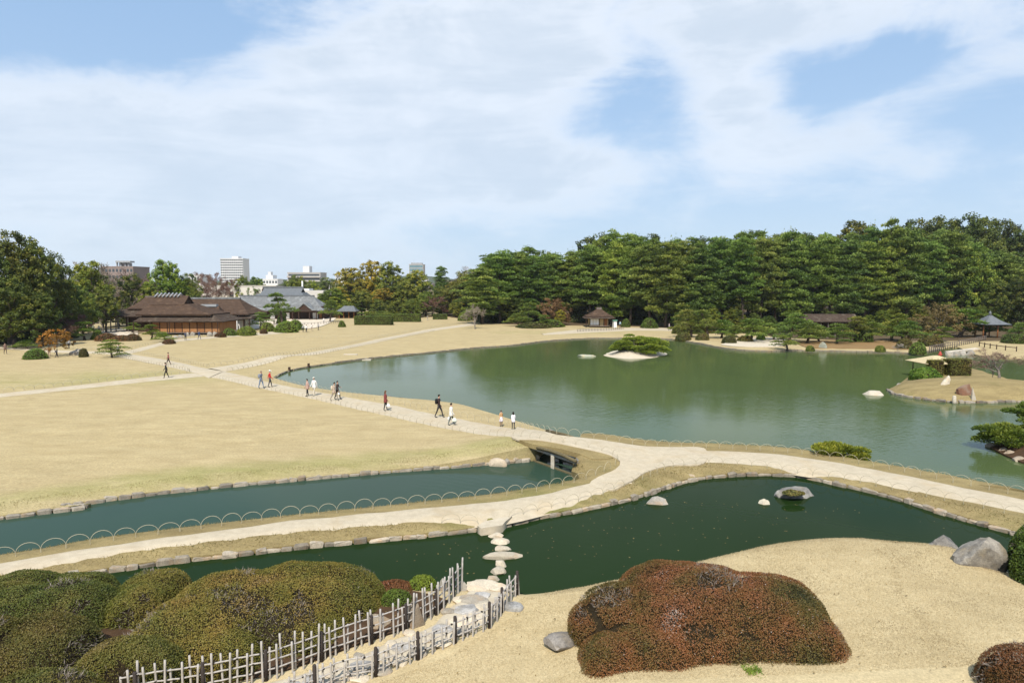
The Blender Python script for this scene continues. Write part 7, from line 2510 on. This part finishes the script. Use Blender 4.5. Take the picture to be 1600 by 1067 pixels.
def blades(name, X, Y, Z, ln, w, mat, seed, tilt=.8):
    r = np.random.default_rng(seed)
    n = len(X)
    P = np.stack([X, Y, Z], 1)
    D = r.normal(size=(n, 3)) * tilt
    D[:, 2] = np.abs(D[:, 2]) * .4 + .5
    d = norm(D)
    wv = norm(np.cross(d, r.normal(size=(n, 3)))) * w * .5
    L = (ln * r.uniform(.5, 1.4, n))[:, None]
    V = np.stack([P - wv, P + wv, P + d * L], 1).reshape(-1, 3)
    k = np.clip(.5 + .25 * nz(X, Y, 1.1, seed, 3) + r.normal(size=n) * .17, 0, 1)
    o = obj(name, np_mesh(name, V, np.arange(3 * n).reshape(n, 3), [mat], rnd=k))
    return tag(o, kind='stuff')


out = GL([(560, 1075), (700, 1020), (800, 960), (815, 928), (905, 916), (1125, 866), (1280, 838), (1400, 842), (1620, 890), (1650, 1090), (1000, 1100)], .2)
X, Y, r = grass_patch('g', out, H_fg, 330000, .05, None, None, seed=71)
dd = seg_dist(X, Y, GL(FENCE_B, .05))
left = ~in_poly(X, Y, GL([(300, 1120), (560, 1062), (700, 1000), (780, 950), (800, 915), (700, 900), (200, 1000)], .05))
keep = left & (seg_dist(X, Y, SPATH_MID) > .7) & (Y > 12)
X, Y = X[keep], Y[keep]
blades('dry_grass', X, Y, H_fg(X, Y) - .005, .045, .012, M['blades'], 72)
# tufts on the causeway banks
r = np.random.default_rng(73)
n_ = 210000
X, Y = r.uniform(-32, 34, n_), r.uniform(14, 46, n_)
d = np.minimum(seg_dist(X, Y, xy(CW_IN_L)), seg_dist(X, Y, xy(CW_IN_R)))
do = np.minimum(seg_dist(X, Y, xy(CW_CANAL)), seg_dist(X, Y, xy(CW_POND)))
ok = in_poly(X, Y, CW_OUT) & (((d < 1.45 + .25 * nz(X, Y, .8, 74)) & (d > .12)) | ((do < .5) & (do > .1)))
for poly in ([(744, 827), (757, 817), (800, 809), (790, 830), (752, 836)],):
    ok &= ~in_poly(X, Y, GL(poly, -.1))
X, Y = X[ok], Y[ok]
# keep them off the paths
for L, Rr in (([(945, 742), (890, 761), (780, 780), (600, 797.5), (400, 819), (200, 847), (0, 878), (-200, 912)], [(990, 756), (900, 785), (800, 811), (745, 816), (600, 818), (400, 837), (200, 862), (0, 896), (-200, 934)]),
              ([(905, 684), (1000, 698), (1100, 701), (1300, 719.5), (1500, 758.5), (1700, 803)], [(905, 712), (968, 740), (1000, 735), (1085, 724), (1200, 730), (1400, 764), (1500, 784), (1700, 828)])):
    pl = GL(L) + GL(Rr)[::-1]
    k_ = ~in_poly(X, Y, pl)
    X, Y = X[k_], Y[k_]
blades('bank_grass', X, Y, H_cw(X, Y) - .01, .12, .026, M['bankblades'], 75, .6)
# the grass lip of the big lawn along the canal
n_ = 60000
r = np.random.default_rng(76)
X, Y = r.uniform(-28, 3, n_), r.uniform(28, 44, n_)
d = seg_dist(X, Y, xy(CANAL_N))
ok = in_poly(X, Y, [tuple(p) for p in LAWN_OUT]) & (d < 1.6) & (d > .1)
X, Y = X[ok], Y[ok]
blades('lawn_edge_grass', X, Y, H_lawn(X, Y) - .01, .08, .016, M['bankblades'], 77, .6)
# floating leaves on the dark water
M['drift'] = foliage('floating leaves', [(0, (.10, .07, .03)), (.5, (.22, .15, .05)), (1, (.36, .26, .10))], 0, 1.0, .8)
n_ = 900
X, Y = r.uniform(-12, 26, n_), r.uniform(24, 40, n_)
pin = [(p[0], p[1]) for p in GL([(300, 900), (600, 850), (800, 830), (1000, 785), (1100, 752), (1250, 750), (1400, 782), (1560, 830), (1400, 850), (1250, 840), (1000, 900), (800, 925), (560, 915)], ZW)]
ok = in_poly(X, Y, pin) & (nz(X, Y, .25, 78) > -.25)
X, Y = X[ok], Y[ok]
V, F = leaf_quads(np.stack([X, Y, np.full(len(X), ZW + .008)], 1), np.tile([[0., 0., 1.]], (len(X), 1)), .07, .6, .04, r)
tag(obj('floating_leaves', np_mesh('floating_leaves', V, F, [M['drift']], rnd=r.uniform(0, 1, len(X)))), kind='stuff')

# weeds at the foot of the red azalea and dead leaves on the mound
r = np.random.default_rng(81)
n_ = 2200
wx, wy = np.array([G(p, 1043, .95) for p in r.uniform(990, 1190, n_)]).T
wy = wy + r.normal(size=n_) * .13 + .05
ok = nz(wx, wy * 0, 2.4, 83) > .05
wx, wy = wx[ok], wy[ok]
M['weed'] = foliage('fresh weeds', [(0, (.06, .12, .02)), (.5, (.13, .22, .03)), (1, (.24, .30, .05))], .2, 1.0)
blades('green_weeds', wx, wy, H_fg(wx, wy), .09, .03, M['weed'], 82, .6)
n_ = 500
X, Y = r.uniform(-6, 16, n_), r.uniform(14, 26, n_)
ok = in_poly(X, Y, [tuple(p) for p in FG_OUT]) & (seg_dist(X, Y, FG_SH) > .8)
X, Y = X[ok], Y[ok]
V, F = leaf_quads(np.stack([X, Y, H_fg(X, Y) + .045], 1), np.tile([[0., 0., 1.]], (len(X), 1)), .06, .6, .35, r)
tag(obj('fallen_leaves', np_mesh('fallen_leaves', V, F, [M['drift']], rnd=r.uniform(0, .8, len(X)))), kind='stuff')
# ------------------------------------------------------------------ people
_cm = {}


def cloth(c):
    if c not in _cm:
        _cm[c] = basic('cloth', c, tuple(x * .8 for x in c), 9, .9, .1, 0)
    return _cm[c]


SKIN = (0.48, 0.30, 0.22)


def body_mesh(h, mats, stride=.22, arm=.15, bend=0.0, female=False, carry=0.0, raise_r=0.0, seated=False):
    """one continuous skinned figure facing -Y, height h; mats: skin, top, trousers, shoes"""
    s = h / 1.72
    sw = (.185 if not female else .165)
    V, E, Rr, B = [], [], [], []

    def v(p, r, par=None, bone=0):
        V.append(Vector(p) * s)
        Rr.append(r * s)
        B.append(bone)
        if par is not None:
            E.append((par, len(V) - 1))
        return len(V) - 1
    hipz = .90
    pel = v((0, 0, .93), .125, None, 2)
    wai = v((0, -bend * .1, 1.08), .115 if not female else .10, pel, 1)
    che = v((0, -bend * .22, 1.28), .14 if not female else .12, wai, 1)
    sho = v((0, -bend * .3, 1.40), .10, che, 1)
    nec = v((0, -bend * .36, 1.475), .05, sho, 0)
    hd0 = v((0, -.01 - bend * .42, 1.56), .075, nec, 0)
    hd1 = v((0, -.015 - bend * .44, 1.64), .082, hd0, 0)
    v((0, -.005 - bend * .44, 1.70), .055, hd1, 0)
    nose = v((0, -.095 - bend * .43, 1.60), .014, hd0, 0)
    for sd in (-1, 1):
        st = stride * sd
        hip = v((sd * .09, 0, hipz - .03), .095, pel, 2)
        kn = v((sd * .095, -st * .55 - abs(st) * .12, .49), .062, hip, 2)
        an = v((sd * .095, -st * .9 + (st < 0) * .03, .10), .042, kn, 2)
        he = v((sd * .095, -st * .9 - .03, .045), .04, an, 3)
        v((sd * .11, -st * .9 - .17, .035), .034, he, 3)
        sp = v((sd * sw, -bend * .3, 1.395), .062, sho, 1)
        lift = raise_r if sd > 0 else carry
        el = v((sd * (sw + .05), .04 + arm * sd * .5 - lift * .15 - bend * .3, 1.13 + lift * .04), .044, sp, 1)
        wr = v((sd * (sw + .045), -.04 + arm * sd * 1.2 - lift * .38 - bend * .3, .90 + lift * .30), .032, el, 1)
        pa = v((sd * (sw + .045), -.06 + arm * sd * 1.3 - lift * .45 - bend * .3, .83 + lift * .32), .030, wr, 0)
        px_, py_, pz_ = (V[pa] / s)
        for q, (dx, ln) in enumerate(((-.022, .055), (-.008, .065), (.008, .06), (.02, .045))):
            k1 = v((px_ + dx * .6, py_ - .012, pz_ - ln * .6), .0085, pa, 0)
            v((px_ + dx * .8, py_ - .026, pz_ - ln * 1.1), .008, k1, 0)
        v((px_ - sd * .03, py_ - .03, pz_ - .02), .0095, pa, 0)
    me = bpy.data.meshes.new('body_frame')
    me.from_pydata([tuple(p) for p in V], E, [])
    o = bpy.data.objects.new('body_frame', me)
    COL.objects.link(o)
    sk = o.modifiers.new('skin', 'SKIN')
    sk.use_smooth_shade = True
    for i, sv in enumerate(me.skin_vertices[0].data):
        sv.radius = (Rr[i], Rr[i] * (.82 if B[i] in (1,) and i < 5 else 1))
        sv.use_root = (i == 0)
    sb_ = o.modifiers.new('smooth', 'SUBSURF')
    sb_.levels = sb_.render_levels = 1
    dg = bpy.context.evaluated_depsgraph_get()
    ev = o.evaluated_get(dg)
    out = bpy.data.meshes.new_from_object(ev)
    bpy.data.objects.remove(o)
    out.name = 'body'
    out.materials.clear()
    for m in mats:
        out.materials.append(cloth(m))
    # nearest bone decides the material
    co = np.array([p.center[:] for p in out.polygons])
    best = np.full(len(co), 9.0)
    mi = np.zeros(len(co), int)
    for a, b in E:
        A, Bv = np.array(V[a]), np.array(V[b])
        ab = Bv - A
        t = np.clip(((co - A) @ ab) / (ab @ ab), 0, 1)
        d = np.linalg.norm(co - A - t[:, None] * ab, axis=1) / (max(Rr[a], Rr[b]) + .01 * s)
        kk = np.where(t > .5, B[b], B[a])
        u_ = d < best
        best = np.where(u_, d, best)
        mi = np.where(u_, kk, mi)
    out.polygons.foreach_set('material_index', mi.astype(np.int32))
    out.polygons.foreach_set('use_smooth', [True] * len(out.polygons))
    out.update()
    return out, V, s


def person(px, py, h, face, top, legs, label, H=H_lawn, hair=(.02, .015, .012), shoes=(.03, .03, .03), long_hair=False, hat=None, coat=None, female=False, stride=.22, arm=.15, bend=0.0, backpack=None, bag=None, raise_r=0.0, skirt=None, D=None, zoff=.05, hat_brim=False):
    """face: heading in degrees, 0 = towards the camera, 90 = to the right in the picture"""
    x, y = GLH([(px, py)], lambda X, Y: H(X, Y) + zoff)[0] if D is None else (XD(px, D), D)
    z = float(H(np.array([x]), np.array([y]))[0]) + zoff
    me, V, s = body_mesh(h, (SKIN, top, legs, shoes), stride, arm, bend, female, 0.0, raise_r)
    e = empty('person', (x, y, z), R(face))
    tag(e, label, 'person')
    obj('body', me, e)
    hd = V[6]
    D_, F_ = ICO[3]
    # hair: a cap round the back and top of the skull
    hv = D_ * np.array([.092, .10, .095]) * s
    front = (D_[:, 1] < -.35) & (D_[:, 2] < .45)
    hv[front] *= .72
    hv[:, 2] += .025 * s
    if long_hair:
        low = (D_[:, 2] < -.2) & (D_[:, 1] > -.3)
        hv[low, 2] -= .16 * s
        hv[low, 1] += .02 * s
    o = obj('hair', np_mesh('hair', hv + np.array(hd), F_, [cloth(hair)], smooth=True), e)
    if hat:
        mb = MB()
        mb.lathe([(.10 * s, .03 * s), (.105 * s, .06 * s), (.085 * s, .12 * s), (.03 * s, .135 * s)], tuple(hd), 12)
        if hat_brim:
            mb.lathe([(.16 * s, .035 * s), (.16 * s, .045 * s), (.10 * s, .06 * s)], tuple(hd), 12)
        else:
            mb.box(hd.x - .06 * s, hd.y - .18 * s, hd.z + .035 * s, hd.x + .06 * s, hd.y - .07 * s, hd.z + .05 * s)
        mb.build('hat', cloth(hat), e)
    if coat:
        prof = [(.17, .72), (.185, .80), (.165, .95), (.15, 1.05), (.165, 1.2), (.17, 1.32), (.13, 1.41), (.065, 1.45)]
        MB().lathe([(r_ * s, z_ * s) for r_, z_ in prof], (0, -bend * .2 * s, 0), 14, sx=1.12, sy=.85).build('coat', cloth(coat), e)
    if skirt:
        prof = [(.22, .52), (.19, .65), (.155, .85), (.12, 1.02)]
        MB().lathe([(r_ * s, z_ * s) for r_, z_ in prof], (0, 0, 0), 14, sx=1.1, sy=.9).build('skirt', cloth(skirt), e)
    mw = Matrix.Translation((x, y, z)) @ Matrix.Rotation(R(face), 4, 'Z')
    if backpack:
        col, lab = backpack
        mb = MB()
        D2, F2 = ICO[2]
        p = np.sign(D2) * np.abs(D2) ** .6 * np.array([.15, .10, .22]) * s + np.array([0, .20 - bend * .2, 1.22]) * s
        b = empty('backpack', mw @ Vector((0, .2 * s, 1.0 * s)), R(face))
        tag(b, lab, 'backpack')
        off = np.array([0, .2, 1.0]) * s
        obj('sack', np_mesh('sack', p - off, F2, [cloth(col)], smooth=True), b)
        for sd in (-1, 1):
            MB().tube([Vector((sd * .1, .13, 1.38)) * s - Vector(off), Vector((sd * .12, -.02, 1.46)) * s - Vector(off), Vector((sd * .12, -.13, 1.3)) * s - Vector(off), Vector((sd * .12, .1, 1.08)) * s - Vector(off)], .018 * s, 5).build('strap', cloth(col), b)
    if bag:
        for col, sd, lab, sz in bag:
            hnd = [V[i] for i in range(len(V)) if abs(V[i].z - (.83 if sd < 0 or not raise_r else .83) * s) < .02 * s and V[i].x * sd > 0]
            c = hnd[0] if hnd else Vector((sd * .23, -.05, .83)) * s
            b = empty('carry_bag', mw @ (c - Vector((0, 0, .05 * s))), R(face))
            tag(b, lab, 'bag')
            D2, F2 = ICO[2]
            p = np.sign(D2) * np.abs(D2) ** .7 * np.array([.06, .15, .15]) * sz * s
            p[:, 2] -= .28 * s * sz
            p[:, :2] *= (1 - .35 * (p[:, 2:3] + .28 * s * sz) / (.15 * s * sz))
            obj('sack', np_mesh('sack', p, F2, [cloth(col)], smooth=True), b)
            MB().tube([(0, -.07 * s, -.16 * s * sz), (0, -.03 * s, 0), (0, .03 * s, 0), (0, .07 * s, -.16 * s * sz)], .008 * s, 4).build('handle', cloth(col), b)
    return e


W = (.72, .70, .67)
BLK = (.025, .025, .03)
DK = (.05, .045, .045)
DEN = (.16, .22, .32)
person(408, 606.5, 1.70, 75, (.20, .22, .27), DEN, 'grey haired person in grey jacket and pale jeans with a pack, on the path', hair=(.22, .15, .13), backpack=((.23, .25, .30), 'grey backpack on the person in pale jeans'), bend=.1)
person(422, 605, 1.68, 120, (.50, .03, .03), (.07, .07, .08), 'person in a red jacket and white cap walking on the path', hat=(.8, .8, .78), bag=None, stride=.2)
person(480.5, 619, 1.58, -60, (.46, .30, .26), BLK, 'woman in a pinkish beige jacket and black trousers beside one in white', female=True, coat=(.44, .30, .25), stride=.1)
person(491, 618, 1.68, -20, W, (.62, .55, .44), 'person in a white jacket, pale cap and cream trousers', hat=(.60, .56, .50), coat=W, shoes=(.3, .28, .25))
person(522, 626, 1.62, 80, (.48, .37, .28), (.30, .26, .22), 'person in a beige coat with a pack, striding', coat=(.47, .37, .29), backpack=((.55, .48, .38), 'pale backpack on the striding person in beige'), stride=.36, bend=.12)
person(527.5, 624, 1.64, 75, (.10, .07, .06), BLK, 'person in dark brown pointing ahead, behind the one in beige', raise_r=.9, stride=.25, bag=[((.75, .75, .75), -1, 'white bag held by the pointing person in dark brown', .7)])
person(602.5, 641.5, 1.62, 95, (.20, .055, .05), BLK, 'woman in a maroon plaid coat with long brown hair, alone on the path', hair=(.12, .055, .03), long_hair=True, female=True, coat=(.21, .06, .055), stride=.12, bag=[((.78, .78, .78), -1, 'white plastic bag hanging beside the woman in maroon', 1.0)])
person(686, 652, 1.76, 85, (.05, .03, .03), DK, 'man in dark clothes with a black backpack on the path', backpack=((.02, .02, .022), 'black backpack on the man in dark clothes'), stride=.3)
person(705, 664, 1.60, 95, (.70, .68, .62), (.12, .14, .13), 'woman in a white coat carrying bags, nearest walker on the path', female=True, coat=(.72, .70, .65), stride=.24,
       bag=[((.66, .70, .60), -1, 'pale green tote bag on the near side of the woman in white', 1.15), ((.75, .75, .72), 1, 'white bag on the far side of the woman in white', 1.0)])
person(783, 665.5, 1.12, 20, (.55, .33, .16), (.30, .18, .12), 'child in a tan top and white skirt near the bridge', female=True, skirt=(.72, .66, .72), stride=.04, hair=(.03, .02, .02))
person(802, 670.5, 1.20, -160, (.78, .74, .78), (.05, .05, .06), 'child in a white coat with black hair near the bridge', female=True, long_hair=True, coat=(.78, .75, .79), stride=.05)
person(260, 591, 1.72, -60, (.035, .035, .035), (.05, .045, .04), 'man in a dark suit at the path crossing', stride=.25, bend=.1)
person(263.5, 570.5, 1.62, -70, (.28, .10, .09), (.05, .03, .03), 'person in a maroon top behind the man in the dark suit', stride=.25)
person(185, 555, 1.60, 60, W, BLK, 'woman in white top and black skirt beside the dome shaped pine', female=True, skirt=BLK, bend=.2)
person(290, 532, 1.6, 30, (.05, .06, .10), BLK, 'person in dark blue standing before the old hall, left one')
person(311.5, 530.5, 1.68, 60, (.06, .09, .18), (.05, .06, .10), 'person in blue standing before the old hall, right one', stride=.3)
person(479, 519, 1.6, 0, W, DK, 'left one of three people in white tops on the far lawn path', female=True, stride=.05)
person(487, 517, 1.6, 30, W, (.45, .35, .28), 'middle one of three people in white tops on the far lawn path', stride=.05)
person(497.5, 516, 1.65, -40, (.40, .40, .42), DK, 'right one of the three on the far lawn path, in grey and black', stride=.2)
person(506, 506, 1.65, 10, W, (.35, .32, .3), 'person in white beside the tiled entrance', stride=.2)
person(473, 504, 1.6, 0, (.4, .4, .4), DK, 'person in grey in the shade of the entrance porch', D=149.6, stride=.05)
person(478, 504, 1.6, 20, W, DK, 'person in white in the shade of the entrance porch', D=149.8, stride=.05)
person(457, 506, 1.6, 20, W, DK, 'person in white left of the entrance porch', D=148.6, stride=.05)
person(8.5, 553, 1.66, 60, (.20, .13, .10), (.12, .09, .08), 'person in brown in the shade at the left edge', coat=(.22, .14, .11))
person(108, 545, 1.6, 0, (.3, .3, .32), BLK, 'person in grey and black beside the orange maple', stride=.1)
person(77, 556, 1.45, 40, (.35, .2, .19), (.3, .18, .16), 'crouching looking person in dusty pink below the orange maple', bend=.5, stride=.3, female=True)
person(89, 558.5, 1.2, -60, (.05, .05, .06), (.04, .04, .05), 'small person in black bending below the orange maple', bend=.8, stride=.25)
person(146, 519, 1.6, 10, (.55, .68, .65), DK, 'person in pale blue at the left of the gravel court', stride=.1)
person(155, 520, 1.6, 10, (.6, .62, .6), DK, 'person in pale grey at the left of the gravel court', stride=.1)
person(1045.5, 516, 1.66, 70, (.66, .56, .55), (.12, .12, .13), 'stroller in a pale top under the bent pine', stride=.2)
person(1057, 515.5, 1.68, -70, (.05, .05, .06), BLK, 'stroller in black under the bent pine', stride=.1)
person(969, 512, 1.6, 0, (.35, .5, .55), DK, 'person in pale blue beside the booth', stride=.1)

# ------------------------------------------------------------------ air
HAZE_DENSITY = 0.00008
mh = bpy.data.materials.new('haze')
mh.use_nodes = True
ht = NT(mh.node_tree)
ht.n.clear()
ho = ht.new('ShaderNodeOutputMaterial')
pv = ht.new('ShaderNodeVolumePrincipled')
pv.inputs['Color'].default_value = (0.86, 0.91, 0.97, 1)
pv.inputs['Density'].default_value = HAZE_DENSITY
ht.l.new(pv.outputs[0], ho.inputs['Volume'])
hz_ = MB().box(-4300, -800, -3.4, 4300, 5300, 95).build('haze', mh)
tag(hz_, kind='stuff')

# ------------------------------------------------------------------ pieces that belong to a part: one level deeper
for root in [o for o in scene.objects if o.parent is None and o.type == 'EMPTY']:
    kids = list(root.children)
    for holder, pieces in ((('thatched_roof', 'tiled_roof'), ('ridge_cap', 'ridge_billet', 'gable_panel', 'finial', 'tile_course')), (('porch_roof',), ('porch_gable',)), (('side_roof',), ('side_ridge_cap',)), (('straw_roof',), ('red_pot',)), (('rail',), ('rope_tie',))):
        h = [c for c in kids if c.name.split('.')[0] in holder and c.location.length < 1e-6]
        if not h:
            continue
        for c in kids:
            if c.name.split('.')[0] in pieces:
                c.parent = h[0]
